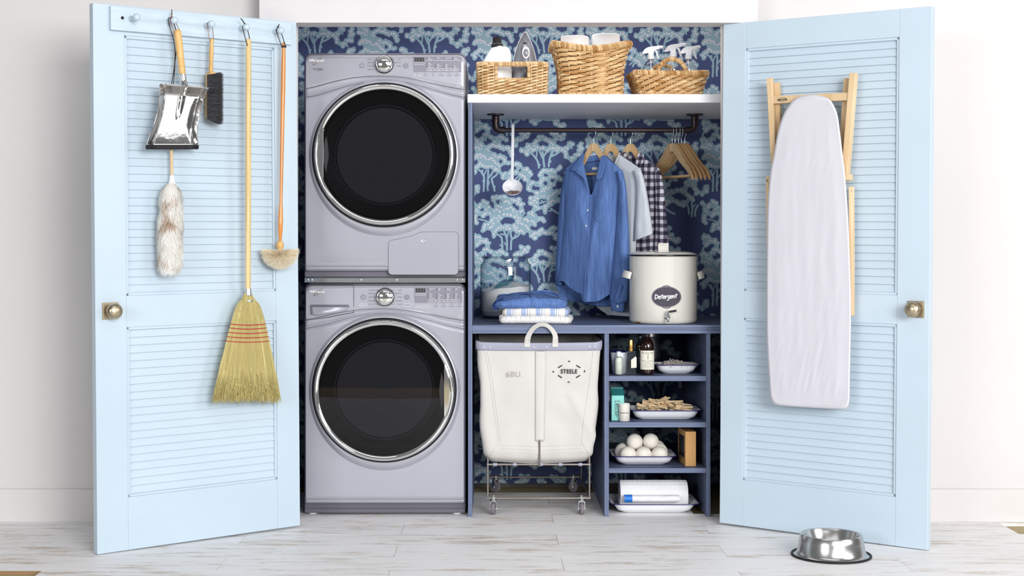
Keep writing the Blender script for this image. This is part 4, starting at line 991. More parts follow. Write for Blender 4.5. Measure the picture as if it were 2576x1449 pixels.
def resample(pts, n):
    pp = [V((*p, 0)) for p in pts]; pp.append(pp[0]); d = [0]
    for a, c in zip(pp, pp[1:]): d.append(d[-1]+(c-a).length)
    out = []; j = 0
    for k in range(n):
        s = d[-1]*k/n
        while d[j+1] < s: j += 1
        t = (s-d[j])/(d[j+1]-d[j]); q = pp[j].lerp(pp[j+1], t); out.append((q.x, q.y))
    return out
ring = [(q.x, q.y) for q in smooth_path([V((*q, 0)) for q in poly+poly[:1]], 5)][:-1]
ring = resample(ring, 180); cxp, cyp = 2037, 640
b = B()
def shrink(q, k, py_=1.0):
    dx, dy = q[0]-cxp, q[1]-cyp; L = max(1, sqrt(dx*dx+dy*dy)); 
    return (cxp+dx*(1-k/max(30, abs(dx)+20)), cyp+dy*(1-k/max(60, abs(dy)+40)))
O0, O1 = 0.050, 0.088
levels = [(10, O0), (2, O0+0.001), (0, O0+0.010), (0.0, O1-0.012), (1.2, O1-0.004), (5, O1)]
vs = []; fs = []
for k, off in levels:
    for q in ring: vs.append(DR(*shrink(q, k), off))
n = len(ring)
for j in range(len(levels)-1):
    for i in range(n): fs.append((j*n+i, j*n+(i+1) % n, (j+1)*n+(i+1) % n, (j+1)*n+i))
fs.append(tuple(range(n))[::-1]); fs.append(tuple(range((len(levels)-1)*n, len(levels)*n)))
b.add(vs, fs)
# the face, with soft pulled creases
inner = [shrink(q, 5) for q in ring]
ys = sorted(q[1] for q in inner); y0_, y1_ = ys[0], ys[-1]
LS = sorted([q for q in inner if q[0] < cxp], key=lambda q: q[1]); RS = sorted([q for q in inner if q[0] >= cxp], key=lambda q: q[1])
lxf = [(q[1], q[0]) for q in LS]; rxf = [(q[1], q[0]) for q in RS]
def face(u, v):
    y = y0_+(y1_-y0_)*(0.012+0.980*v); x = interp(lxf, y)*(1-u)+interp(rxf, y)*u
    e = min(1, min(u, 1-u)*6)*min(1, min(v*5, (1-v)*14)); e = e*e*(3-2*e)
    cr = 0.0007*noise.noise(V((x*0.055+0.35*noise.noise(V((x*.02, y*.012, 3))), y*0.006, 0)))+0.0007*noise.noise(V((x*0.12+(y-900)*0.03, y*0.012, 4)))*(0.3+max(0, v-0.55)*2)
    return DR(x, y, O1+0.0003+e*(0.003+cr*1.6))
b.grid(face, 70, 180)
b.build('padded_cover', MT['cover'], ib, smooth=60)
def leg(name, p0, p1, w, off0, off1=None, th=0.022, bev=0.002):
    b = B(); b.bar(DR(*p0, off0), DR(*p1, off1 if off1 is not None else off0), w, th, RN); return b.build(name, MT['wood'], ib, smooth=0, bevel=bev)
leg('leg', (1937, 197), (1952, 480), 0.022, 0.046); leg('leg', (1955, 208), (1968, 480), 0.020, 0.022)
leg('leg', (2148, 184), (2126, 455), 0.025, 0.046, th=0.03); leg('leg', (2131, 197), (2112, 480), 0.020, 0.020)
leg('leg', (2142, 470), (2143, 794), 0.013, 0.040, th=0.030); leg('leg', (1934, 450), (1937, 780), 0.013, 0.040, th=0.030)
cb = leg('crossbar', (1944, 252), (2136, 243), 0.030, 0.044, th=0.020)
b = B(); e0 = DR(1968, 250.5, 0.0555)
b.tube([e0+RX*(0.019*cos(a))+UP*(0.0072*sin(a)) for a in [2*pi*k/28 for k in range(28)]], 0.0006, 4, closed=True)
Mt = Matrix((-RX, -UP, RN)).transposed().to_4x4(); Mt.translation = e0
b.text('VALDOMO', Mt, 0.0085, 0, bold=0.00015, depth=0.0006); b.build('maker_stamp', MT['ink'], cb, smooth=0)
leg('crossbar', (1931, 452), (1952, 452), 0.026, 0.040, th=0.03); leg('crossbar', (2118, 446), (2142, 446), 0.022, 0.052, th=0.03)
b = B(); b.ball(DR(2143, 480, 0.056), 0.003, 10, 6); b.build('rivet', MT['zinc'], ib, smooth=60)

# ---------------------------------------------------------------- steel bowl on the floor
bc = P(2091, 1398, 0); d_ = H*F/(1398-CY); bc = V(((2091-CX)*d_/F, d_-CD, 0.0))
bowl = thing('dog_bowl', 'shiny steel pet bowl on the floor in front of the right door', 'bowl', bc)
s = d_/F; r_ = lambda px: px*s
b = B(); b.lathe([(r_(96), 0.0035), (r_(92), 0.006), (r_(88), 0.009), (r_(84), 0.020), (r_(80), 0.055), (r_(77.5), 0.076), (r_(75), 0.081), (r_(70), 0.080), (r_(66), 0.070), (r_(60), 0.040), (r_(55), 0.034), (r_(30), 0.033), (0.001, 0.033)], bc, UP, 96, caps=(False, True))
b.build('bowl_shell', MT['steel'], bowl, smooth=50)
b = B(); b.tube([bc+V((r_(97)*cos(a), r_(97)*sin(a), 0.0045)) for a in [2*pi*k/96 for k in range(96)]], 0.0043, 8, closed=True); b.build('rubber_ring', MT['gap'], bowl, smooth=60)
# ---------------------------------------------------------------- blue plywood unit, white shelf, pipe rail
ZC = H-(818-CY)/F*CD                                        # counter top
ux = lambda px: (px-CX)*CD/F
uz = lambda py: H+(CY-py)*CD/F
unit = thing('shelving_unit', 'blue stained plywood unit with a counter, an open bay and four cubbies', 'shelving unit', (0.4, 0.4, 0))
def edge_board(name, x0, x1, y0, y1, z0, z1, vert=False):
    """a plywood board: the stained faces and a front edge that shows its layers"""
    b = B(); b.box(x0, x1, y0, y1, z0, z1)
    o = b.build(name, MT['blueply'], unit, smooth=0, bevel=0.0008, seg=1)
    e = B(); e.box(x0+0.0003, x1-0.0003, y0-0.0012, y0+0.0005, z0+0.0003, z1-0.0003)
    t = x1-x0 if vert else z1-z0; n = 7 if t > 0.03 else 5
    for k in range(1, n):                                     # glue lines between the layers
        q = k/n+0.02*((k*7) % 3-1)
        if vert: e.box(x0+t*q-0.0007, x0+t*q+0.0007, y0-0.0016, y0, z0+0.0005, z1-0.0005, 1)
        else: e.box(x0+0.0005, x1-0.0005, y0-0.0016, y0, z0+t*q-0.0007, z0+t*q+0.0007, 1)
    e.build('layered_edge', [MT['blueedgev'] if vert else MT['blueedge'], MT['blueply']], o, smooth=0)
    return o
YU = 0.79
ZS0, ZS1 = uz(258.5), uz(237)
xl0, xl1 = ux(1177.5), ux(1188); xd0, xd1 = ux(1521), ux(1532); xr0, xr1 = ux(1777.5), ux(1787.5)
ct0 = uz(839)
edge_board('side_panel', xl0, xl1, 0, YU, 0, ZS0-0.0005, True)
edge_board('counter', xl1+0.0005, 1.112, 0.0, YU+0.015, ct0, ZC)
edge_board('divider', xd0, xd1, 0.006, YU, 0, ct0-0.0005, True)
edge_board('side_panel', xr0, xr1, 0.006, YU, 0, ct0-0.0005, True)
SH = [(946.7, 959), (1063, 1075.5), (1178.6, 1190.5)]
ZSH = [uz(a) for a, c in SH]+[0.0]
for a, c in SH: edge_board('cubby_shelf', xd1+0.0005, xr0-0.0005, 0.008, YU, uz(c), uz(a))
for px, py in ((1520.2, 952), (1520.2, 1067), (1520.2, 1181)):        # filled screw holes in the divider
    b = B(); c = P(px, py, 0.03); c.x = xd0-0.0004; b.cyl(c, c+V((0.001, 0, 0)), 0.004, seg=10); b.build('screw_plug', MT['kraft'], unit, smooth=0)
b = B(); b.box(xl0-0.002, 1.112, -0.004, YU+0.015, ZS0, ZS1)
shelf = tag(b.build('wall_shelf', MT['whiteboard'], smooth=0, bevel=0.0015), 'thick white painted shelf above the hanging rail', 'shelf')

YP = 0.53; dP = CD+YP
zr = H+(CY-327.5)*dP/F; xa, xb = (1246.5-CX)*dP/F, (1747.5-CX)*dP/F
pipe = thing('clothes_rail', 'dark bronze pipe clothes rail hung under the white shelf', 'clothes rail', ((xa+xb)/2, YP, zr))
b = B(); rp = 0.0110
b.cyl((xa+0.02, YP, zr), (xb-0.02, YP, zr), rp, seg=24); b.build('rod', MT['bronze'], pipe, smooth=40)
for x, sg in ((xa, 1), (xb, -1)):
    b = B(); pts = [V((x, YP, zr+0.045)), V((x, YP, zr+0.026)), V((x+sg*0.004, YP, zr+0.010)), V((x+sg*0.010, YP, zr+0.004)), V((x+sg*0.026, YP, zr)), V((x+sg*0.040, YP, zr))]
    b.tube(smooth_path(pts, 4), 0.0155, 20); 
    b.cyl((x, YP, zr+0.036), (x, YP, zr+0.048), 0.0185, seg=24); b.cyl((x+sg*0.030, YP, zr), (x+sg*0.042, YP, zr), 0.0185, seg=24)
    b.build('elbow', MT['bronze'], pipe, smooth=50)
    b = B(); b.cyl((x, YP, zr+0.04), (x, YP, ZS0-0.004), 0.0125, seg=24); b.build('riser', MT['bronze'], pipe, smooth=40)
    b = B(); b.lathe([(0.0155, -0.026), (0.0165, -0.022), (0.0165, -0.012), (0.030, -0.008), (0.0385, -0.006), (0.0395, -0.003), (0.0395, -0.0003)], (x, YP, ZS0), UP, 40, caps=(True, True)); b.build('flange', MT['bronze'], pipe, smooth=35)

# strainer ladle hooked over the rail -----------------------------------------------
la = thing('strainer_ladle', 'white enamel strainer ladle hooked over the left end of the rail', 'ladle', P(1290, 400, YP))
yl = YP-0.017; sl = (CD+yl)/F
b = B(); b.bar(P(1290.5, 313, yl), P(1288.5, 455, yl), 7*sl, 0.003, (0, 1, 0))
b.tube(smooth_path([P(1290.5, 316, yl), P(1290.5, 312.5, YP-0.006), P(1290.5, 313, YP+0.006), P(1290.5, 320, YP+0.016), P(1290.5, 332, YP+0.017)], 4), 7*sl/2, 8, flat=0.4, up=(1, 0, 0))
b.build('handle', MT['enamel'], la, smooth=30, bevel=0.0006)
lc = P(1289, 471, yl-0.026); R = 25.5*sl
b = B(); ax = V((0, -0.80, 0.60)).normalized()
u_, w_, _ = basis(ax)
pr = [(0.001, -R*0.62), (R*0.45, -R*0.56), (R*0.78, -R*0.36), (R*0.95, -R*0.10), (R, 0.0), (R*0.985, 0.0015), (R*0.94, -R*0.10), (R*0.76, -R*0.34), (R*0.44, -R*0.53), (0.001, -R*0.585)]
b.lathe(pr, lc, ax, 48, caps=(True, True)); lb = b.build('ladle_bowl', MT['enamel'], la, smooth=60)
b = B()
for cu, cw in ((-0.40, -0.30), (0.42, -0.30), (0.0, 0.0)):
    for k in range(13):
        rr_ = 0 if k == 12 else 0.16; a = 2*pi*k/12
        q = V((cu+rr_*cos(a), cw+rr_*sin(a), 0)); rad = q.length
        dep = -R*interp([(0, 0.583), (0.44, 0.53), (0.76, 0.34), (0.94, 0.10)], rad)+0.0004
        # 'up' inside the bowl, seen from the front
        upv = (UP-ax*UP.dot(ax)).normalized(); rt = V((1, 0, 0))
        p = lc+ax*dep+rt*q.x*R-upv*q.y*R
        b.ball(p, 0.00085, 6, 4)
b.build('strainer_holes', MT['ink'], lb, smooth=0)
pins = B(); rr = random.Random(21); upv = (UP-ax*UP.dot(ax)).normalized()
for k in range(70):
    a = rr.uniform(0, 2*pi); q = rr.random()**.5*0.62
    p = lc+V((q*R*cos(a)*1.1, 0, 0))-upv*R*0.50+ax*(-R*0.30+rr.uniform(0, 0.010))+upv*q*R*0.28*sin(a)
    d = V((1, rr.uniform(-.5, .5), rr.uniform(-.35, .35))).normalized()
    pins.tube([p-d*0.008, p+V((0, 0, .001)), p+d*0.008], 0.0012, 5, tint=rr.random()**1.5)
pins = tag(pins.build('hairpins', MT['brownmetal'], smooth=40), 'brown and silver pins lying in the ladle bowl', 'pins', kind='stuff')

# ---------------------------------------------------------------- wooden hangers
def hanger_frame(px, ang, dy=0.0):
    o = V(((px-CX)*(dP+dy)/F, YP+dy, zr)); a = radians(ang)
    ex = V((cos(a), -sin(a), 0)); M = Matrix((ex, UP.cross(ex), UP)).transposed().to_4x4(); M.translation = o
    return M
HL = 0.205
def make_hanger(M, label, group, apex=-0.062, hl=HL, steep=1.0, bend_=0.018):
    """local x runs along the shoulders, z up, origin at the middle of the rail"""
    t = thing('coat_hanger', label, 'coat hanger', M=M, group=group)
    b = B(); r = 0.0135
    pts = [V((0, 0, apex-0.004)), V((0, 0, -0.045)), V((0.001, 0, -0.034)), V((0.010, 0, -0.022))]
    pts += [V((r*cos(a), 0, r*sin(a))) for a in [-0.55+k*(pi+0.9)/12 for k in range(13)]]
    b.tube([M @ p for p in smooth_path(pts, 3)], 0.0016, 8); b.build('hook', MT['zinc'], t, smooth=60)
    for sg in (-1, 1):
        b = B(); tn = random.random()
        cl = [(0.0, 0.0), (0.02, -0.002), (0.045, -0.022), (0.075, -0.050), (0.11, -0.076), (0.15, -0.103), (0.185, -0.126), (HL, -0.148)]
        hh = [(0, 0.017), (0.03, 0.022), (0.08, 0.020), (0.13, 0.014), (0.18, 0.012), (HL, 0.010)]
        rows = []
        for k in range(19):
            x = hl*k/18; z = apex-0.017+sinterp(cl, x*HL/hl)*hl/HL*steep; h = interp(hh, x*HL/hl)*(1.25 if 0.155 < x*HL/hl < 0.172 else 1)
            th = 0.0075*(1-0.3*x/hl); bend = -bend_*(x/hl)**2            # shoulders curve towards the front
            rows.append([V((sg*x, bend-th, z-h)), V((sg*x, bend+th, z-h)), V((sg*x, bend+th, z+h)), V((sg*x, bend-th, z+h))])
        vs = [M @ p for r_ in rows for p in r_]; n = len(rows)
        fs = [(4*i+j, 4*i+(j+1) % 4, 4*i+4+(j+1) % 4, 4*i+4+j) for i in range(n-1) for j in range(4)]+[(0, 1, 2, 3), (4*n-4, 4*n-3, 4*n-2, 4*n-1)]
        b.add(vs, fs, 0, tn); b.build('shoulder_arm', MT['hanger'], t, smooth=50, bevel=0.002)
    b = B(); kb = 0.93 if steep == 1 else 0.62
    b.cyl(M @ V((-hl*kb, 0.004-0.016*(steep == 1), apex-0.153*hl/HL*(1 if steep == 1 else 1.44))), M @ V((hl*kb, 0.004-0.016*(steep == 1), apex-0.153*hl/HL*(1 if steep == 1 else 1.44))), 0.0058, seg=14, tint=random.random()); b.build('trouser_bar', MT['hanger'], t, smooth=40)
    return t
TH = 40
MD, MTE, MG = hanger_frame(1493.5, TH), hanger_frame(1536.5, TH, 0.012), hanger_frame(1586, TH, 0.024)
make_hanger(MD, 'wooden hanger holding the blue denim shirt', 'hangers with shirts', hl=0.128, steep=1.55, bend_=0.0)
make_hanger(MTE, 'wooden hanger holding the pale grey T-shirt', 'hangers with shirts', hl=0.128, steep=1.55, bend_=0.0)
make_hanger(MG, 'wooden hanger holding the navy gingham shirt', 'hangers with shirts', hl=0.128, steep=1.55, bend_=0.0)
words5 = ['first of the five empty wooden hangers, nearest the gingham shirt', 'second of the five empty wooden hangers on the rail', 'middle one of the five empty wooden hangers',
          'fourth of the five empty wooden hangers on the rail', 'last of the five empty wooden hangers, nearest the pipe elbow']
h0_ = None
for k, px in enumerate((1691, 1698, 1707, 1714, 1722.5)):
    M = hanger_frame(px, 66-1.5*k, 0.0)
    h0_ = make_hanger(M, words5[k], 'empty wooden hangers')

# ---------------------------------------------------------------- shirts
def on_plane(M, px, py, off):
    """the point seen at (px, py) in the hanger's plane, 'off' metres towards the front of the garment"""
    inv = M.inverted(); o = inv @ V((0, -CD, H)); t = inv @ P(px, py, 0.0)-o
    return M @ (o+t*((-off-o.y)/t.y))
def wv(a, b_, s): return noise.noise(V((a, b_, s)))
def cloth(b, M, Lx, Rx, top, bot, offf, nu=64, nv=80, mi=0):
    def fn(u, v):
        x = Lx(v)*(1-u)+Rx(v)*u; y = top(u)*(1-v)+bot(u)*v
        return on_plane(M, x, y, offf(u, v, x, y))
    b.grid(fn, nu, nv, mi=mi)
S_ = lambda *p: (lambda t: sinterp(list(p), t))
I_ = lambda *p: (lambda t: interp(list(p), t))

# blue denim shirt
ds_ = thing('denim_shirt', 'blue denim shirt with an open collar hanging at the front of the rail', 'shirt', M=MD)
Lx = S_((0, 1423), (0.10, 1419), (0.45, 1419), (0.75, 1410), (0.92, 1404), (1, 1402)); Rx = S_((0, 1564), (0.08, 1566), (0.3, 1556), (0.6, 1552), (0.85, 1545), (1, 1538))
def dtop(u): return interp([(0, 424), (0.27, 395), (0.30, 402), (0.44, 490), (0.47, 489), (0.66, 402), (0.70, 393), (1, 429)], u)
def dbot(u): return sinterp([(0, 715), (0.09, 707), (0.24, 724), (0.40, 737), (0.455, 741), (0.475, 757), (0.60, 759), (0.74, 758), (0.87, 749), (1, 737)], u)
def doff(u, v, x, y):
    s = 2*u-1; o = 0.016+0.040*sqrt(max(0, 1-s*s))*min(1, 0.35+1.6*v)
    o += 0.010*wv(x*0.022+0.6*wv(x*.01, y*.006, 9), y*0.004, 1)*min(1, v*3)+0.004*wv(x*0.07, y*0.010, 2)*min(1, v*3)
    o += 0.008*math.exp(-((x-1500-(y-500)*-0.10)/9)**2)*max(0, min(1, (v-0.15)*4))       # fold beside the placket
    return o
b = B(); cloth(b, MD, Lx, Rx, dtop, dbot, doff, 90, 110)
b.build('front', MT['denim'], ds_, smooth=60, solid=0.0012)
b = B()
cloth(b, MD, S_((0, 1423), (0.5, 1419), (0.85, 1402), (1, 1399)), S_((0, 1564), (0.3, 1556), (0.7, 1552), (1, 1540)), I_((0, 424), (0.27, 393), (0.5, 397), (0.72, 391), (1, 429)),
      S_((0, 718), (0.05, 735), (0.2, 753), (0.48, 763), (0.75, 769), (0.93, 770), (1, 764)), lambda u, v, x, y: -0.008-0.014*sqrt(max(0, 1-(2*u-1)**2))+0.006*wv(x*0.02, y*0.005, 5), 60, 70)
b.build('back', MT['denim'], ds_, smooth=60, solid=0.0012)
def sleeve(b, M, outp, inp, off, dep, nv=60, nu=28, seed=0):
    """a hanging sleeve: outer and inner outline in pixels at matching heights"""
    n = len(outp)-1
    def fn(u, v):
        k = v*n
        ox = sinterp([(i, p[0]) for i, p in enumerate(outp)], k); oy = sinterp([(i, p[1]) for i, p in enumerate(outp)], k)
        ix = sinterp([(i, p[0]) for i, p in enumerate(inp)], k); iy = sinterp([(i, p[1]) for i, p in enumerate(inp)], k)
        a = 2*pi*u; s = (1-cos(a))/2
        x = ix+(ox-ix)*s; y = iy+(oy-iy)*s
        d = dep*sin(a)*(1+0.25*wv(x*.06, y*.02, seed))*(0.7 if v < .05 else 1)
        return on_plane(M, x, y, off+d+0.004*wv(x*0.08, y*0.012, seed+3))
    b.grid(fn, nu, nv, cu=True)
b = B(); sleeve(b, MD, [(1566, 428), (1575, 470), (1580, 540), (1583, 620), (1583, 690), (1579, 752), (1571, 762)], [(1548, 432), (1556, 470), (1552, 540), (1546, 620), (1538, 690), (1534, 745), (1537, 762)], 0.030, 0.030, seed=1)
b.build('sleeve', MT['denim'], ds_, smooth=60, solid=0.001)
b = B(); sleeve(b, MD, [(1424, 424), (1413, 470), (1406, 530), (1404, 560), (1400, 620), (1397, 690), (1398, 716)], [(1432, 430), (1428, 470), (1424, 530), (1424, 575), (1420, 620), (1416, 690), (1416, 716)], -0.005, 0.022, seed=2)
b.build('sleeve', MT['denim'], ds_, smooth=60, solid=0.001)
b = B(); sleeve(b, MD, [(1572, 760), (1571.5, 770), (1570, 785)], [(1535.5, 760), (1536.5, 770), (1537.5, 782)], 0.030, 0.024, 8, 28, seed=4)
b.build('cuff', MT['denimseam'], ds_, smooth=60, solid=0.0025)
b = B(); b.bar(on_plane(MD, 1562, 716, 0.066), on_plane(MD, 1551, 757, 0.064), 0.020, 0.0018, MD.to_3x3() @ V((0, -1, 0))); b.build('sleeve_placket', MT['denimseam'], ds_, smooth=0, bevel=0.0006)
# collar leaves, placket, pocket, buttons, hem stitching
def leaf(pts, offs):
    b = B(); q = [on_plane(MD, x, y, o) for (x, y), o in zip(pts, offs)]
    c = sum(q, V((0, 0, 0)))/len(q)+MD.to_3x3() @ V((0, -0.004, 0))
    vs = [c]+q; b.add(vs, [(0, 1+i, 1+(i+1) % len(q)) for i in range(len(q))])
    return b.build('collar', MT['denimseam'], ds_, smooth=60, solid=0.003, subsurf=2)
leaf([(1468, 381), (1471, 392), (1468, 408), (1458, 424), (1452, 430), (1445, 433), (1440, 427), (1433, 431), (1444, 412), (1456, 396)], [0.020, 0.028, 0.040, 0.050, 0.054, 0.050, 0.048, 0.044, 0.036, 0.026])
leaf([(1511, 393), (1518, 387), (1526, 394), (1527, 402), (1520, 425), (1516, 443), (1510, 455), (1500, 452), (1499, 446), (1505, 420)], [0.026, 0.020, 0.026, 0.032, 0.050, 0.058, 0.062, 0.060, 0.058, 0.046])
b = B(); pts = [(1463, 394), (1468, 400), (1480, 398), (1495, 396), (1512, 393)]
b.tube([on_plane(MD, x, y+2, -0.004) for x, y in pts], 0.013, 8, flat=0.25, up=(0, 1, 0)); b.build('collar_band', MT['denim'], ds_, smooth=60)
def surf(x, y):
    """a point on the shirt front at (x, y)"""
    v = min(1, max(0, (y-410)/(740-410))); u = (x-Lx(v))/(Rx(v)-Lx(v)); v = (y-dtop(u))/(dbot(u)-dtop(u))
    u = (x-Lx(v))/(Rx(v)-Lx(v)); return on_plane(MD, x, y, doff(u, v, x, y)+0.0022)
b = B(); pl = [(1452, 436), (1462, 446), (1474, 466), (1484, 492), (1485, 520), (1482, 560), (1479, 600), (1475, 650), (1472, 700), (1470, 752)]
b.tube([surf(x, y) for x, y in pl[2:]], 0.0018, 6)
lap = [on_plane(MD, 1466, 412, 0.040), on_plane(MD, 1448, 434, 0.050)]
b.build('placket_edge', MT['denimseam'], ds_, smooth=60)
b = B(); q = [on_plane(MD, x, y, o) for x, y, o in ((1466, 404, 0.034), (1474, 440, 0.044), (1483, 490, 0.058), (1480, 474, 0.062), (1468, 448, 0.060), (1449, 433, 0.056), (1457, 424, 0.050))]
b.poly(q); b.build('facing', MT['denimseam'], ds_, smooth=0, solid=0.001)
for x, y in ((1478.5, 529), (1474.5, 568)):
    b = B(); p = surf(x, y); b.lathe([(0.0001, 0.002), (0.003, 0.002), (0.0042, 0.0014), (0.0042, 0)], p, MD.to_3x3() @ V((0, -1, 0)), 16); b.build('button', MT['white'], ds_, smooth=40)
b = B(); p = on_plane(MD, 1554, 771, 0.058); b.lathe([(0.0001, 0.0012), (0.0015, 0.002), (0.0035, 0.0024), (0.0055, 0.0016), (0.0055, 0)], p, MD.to_3x3() @ V((0, -1, 0)), 18); b.build('button', MT['white'], ds_, smooth=40)
b = B(); pk = [(1497, 494), (1525, 502), (1524, 552), (1519, 558), (1511, 560), (1502, 555), (1496, 545)]
pr = resample(pk, 40)
cpt = (1511, 527); vs = [surf(*cpt)]
for kk in (0.35, 0.7, 1.0): vs += [surf(cpt[0]+(x-cpt[0])*kk, cpt[1]+(y-cpt[1])*kk) for x, y in pr]
fs = [(0, 1+i, 1+(i+1) % 40) for i in range(40)]+[(1+40*j+i, 41+40*j+i, 41+40*j+(i+1) % 40, 1+40*j+(i+1) % 40) for j in range(2) for i in range(40)]
b.add(vs, fs); po = b.build('chest_pocket', MT['denim'], ds_, smooth=60, solid=0.0016)
b = B(); b.tube([surf(x, y) for x, y in pr], 0.0011, 5, closed=True); b.tube([surf(1497+28*k/8, 504.5+7.5*k/8) for k in range(9)], 0.0010, 5); b.build('pocket_stitching', MT['denimseam'], po, smooth=60)
b = B(); hp = [(Lx(1)*(1-u)+Rx(1)*u, dbot(u), u) for u in [k/40 for k in range(41)]]
b.tube([on_plane(MD, x, y-1.2, doff(u, 1, x, y)) for x, y, u in hp], 0.0012, 6); b.build('hem_stitching', MT['denimseam'], ds_, smooth=60)
b = B(); q = on_plane(MD, 1496, 424, -0.020)
Mt = MD.copy(); Mt.translation = q; fwd = MD.to_3x3() @ V((0, -1, 0)); rx = MD.to_3x3() @ V((1, 0, 0))
b.bar(q-rx*0.014, q+rx*0.014, 0.012, 0.0012, fwd); b.build('neck_label', MT['plain_white_cloth'], ds_, smooth=0)

# pale grey T-shirt behind it
te = thing('t_shirt', 'pale grey short-sleeved T-shirt hanging between the denim and the gingham shirts', 'shirt', M=MTE)
b = B(); tl = S_((0, 1466), (0.3, 1470), (0.7, 1478), (1, 1500)); tr = S_((0, 1611), (0.12, 1612), (0.4, 1602), (0.7, 1598), (1, 1598))
ttop = lambda u: interp([(0, 424), (0.33, 388), (0.36, 396), (0.44, 418), (0.52, 420), (0.60, 396), (0.62, 388), (1, 424)], u)
tbot = lambda u: interp([(0, 772), (0.3, 792), (1, 797)], u)
toff = lambda u, v, x, y: 0.002+0.018*sqrt(max(0, 1-(2*u-1)**2))*min(1, 0.35+1.5*v)+0.007*wv(x*.025, y*.004, 12)*min(1, v*3)+0.006*math.exp(-((x-1588)/7)**2)*min(1, v*2)
cloth(b, MTE, tl, tr, ttop, tbot, toff, 70, 80); b.build('front', MT['tee'], te, smooth=60, solid=0.001)
b = B(); cloth(b, MTE, tl, tr, I_((0, 424), (0.33, 386), (0.48, 394), (0.62, 386), (1, 424)), lambda u: tbot(u)-2, lambda u, v, x, y: -0.008-0.012*sqrt(max(0, 1-(2*u-1)**2)), 50, 60); b.build('back', MT['tee'], te, smooth=60, solid=0.001)
b = B(); sleeve(b, MTE, [(1611, 423), (1620, 450), (1630, 500), (1638, 555), (1642, 588)], [(1592, 430), (1599, 460), (1600, 510), (1596, 560), (1592, 607)], 0.016, 0.022, 40, 28, seed=6); b.build('sleeve', MT['tee'], te, smooth=60, solid=0.001)
b = B(); sleeve(b, MTE, [(1466, 424), (1455, 470), (1446, 530), (1440, 580)], [(1478, 430), (1478, 480), (1476, 540), (1474, 586)], -0.004, 0.018, 30, 24, seed=7); b.build('sleeve', MT['tee'], te, smooth=60, solid=0.001)
b = B(); nk = [(1514, 389), (1520, 398), (1530, 417), (1541, 420), (1551, 402), (1556, 389), (1560, 385)]
b.tube(smooth_path([on_plane(MTE, x, y, 0.030 if 395 < y else 0.012) for x, y in nk], 4), 0.0042, 8, flat=0.6); b.build('neckband', MT['tee'], te, smooth=60)

# navy gingham shirt
gi = thing('gingham_shirt', 'navy and white gingham shirt hanging third on the rail, behind the enamel pot', 'shirt', M=MG)
b = B(); gl = S_((0, 1516), (0.3, 1518), (1, 1530)); gr = S_((0, 1660), (0.12, 1662), (0.4, 1652), (1, 1644))
gtop = lambda u: interp([(0, 424), (0.33, 390), (0.36, 400), (0.45, 455), (0.48, 455), (0.60, 400), (0.63, 388), (1, 426)], u)
gbot = lambda u: interp([(0, 730), (0.5, 760), (1, 735)], u)
cloth(b, MG, gl, gr, gtop, gbot, lambda u, v, x, y: 0.002+0.018*sqrt(max(0, 1-(2*u-1)**2))*min(1, 0.35+1.5*v)+0.007*wv(x*.03, y*.004, 22)*min(1, v*3), 70, 80); b.build('front', MT['gingham'], gi, smooth=60, solid=0.001)
b = B(); cloth(b, MG, gl, gr, I_((0, 424), (0.33, 388), (0.48, 392), (0.63, 386), (1, 426)), lambda u: gbot(u)-4, lambda u, v, x, y: -0.008-0.012*sqrt(max(0, 1-(2*u-1)**2)), 50, 60); b.build('back', MT['gingham'], gi, smooth=60, solid=0.001)
b = B(); sleeve(b, MG, [(1660, 426), (1668, 460), (1674, 520), (1680, 580), (1684, 640), (1684, 700)], [(1644, 432), (1648, 470), (1648, 540), (1646, 590), (1642, 640), (1642, 700)], 0.014, 0.020, 50, 28, seed=8); b.build('sleeve', MT['gingham'], gi, smooth=60, solid=0.001)
b = B(); sleeve(b, MG, [(1516, 424), (1508, 470), (1500, 560), (1498, 640), (1500, 700)], [(1528, 430), (1530, 480), (1528, 560), (1526, 640), (1526, 700)], -0.004, 0.016, 40, 24, seed=9); b.build('sleeve', MT['gingham'], gi, smooth=60, solid=0.001)
def gleaf(pts, offs):
    b = B(); q = [on_plane(MG, x, y, o) for (x, y), o in zip(pts, offs)]; c = sum(q, V((0, 0, 0)))/len(q)
    b.add([c]+q, [(0, 1+i, 1+(i+1) % len(q)) for i in range(len(q))]); return b.build('collar', MT['gingham'], gi, smooth=60, solid=0.003, subsurf=1)
gleaf([(1604, 385), (1612, 382), (1620, 390), (1622, 398), (1614, 416), (1602, 430), (1598, 420)], [0.018, 0.012, 0.016, 0.022, 0.040, 0.048, 0.040])
gleaf([(1566, 384), (1574, 380), (1578, 388), (1572, 404), (1558, 416), (1552, 408)], [0.018, 0.012, 0.018, 0.034, 0.044, 0.036])
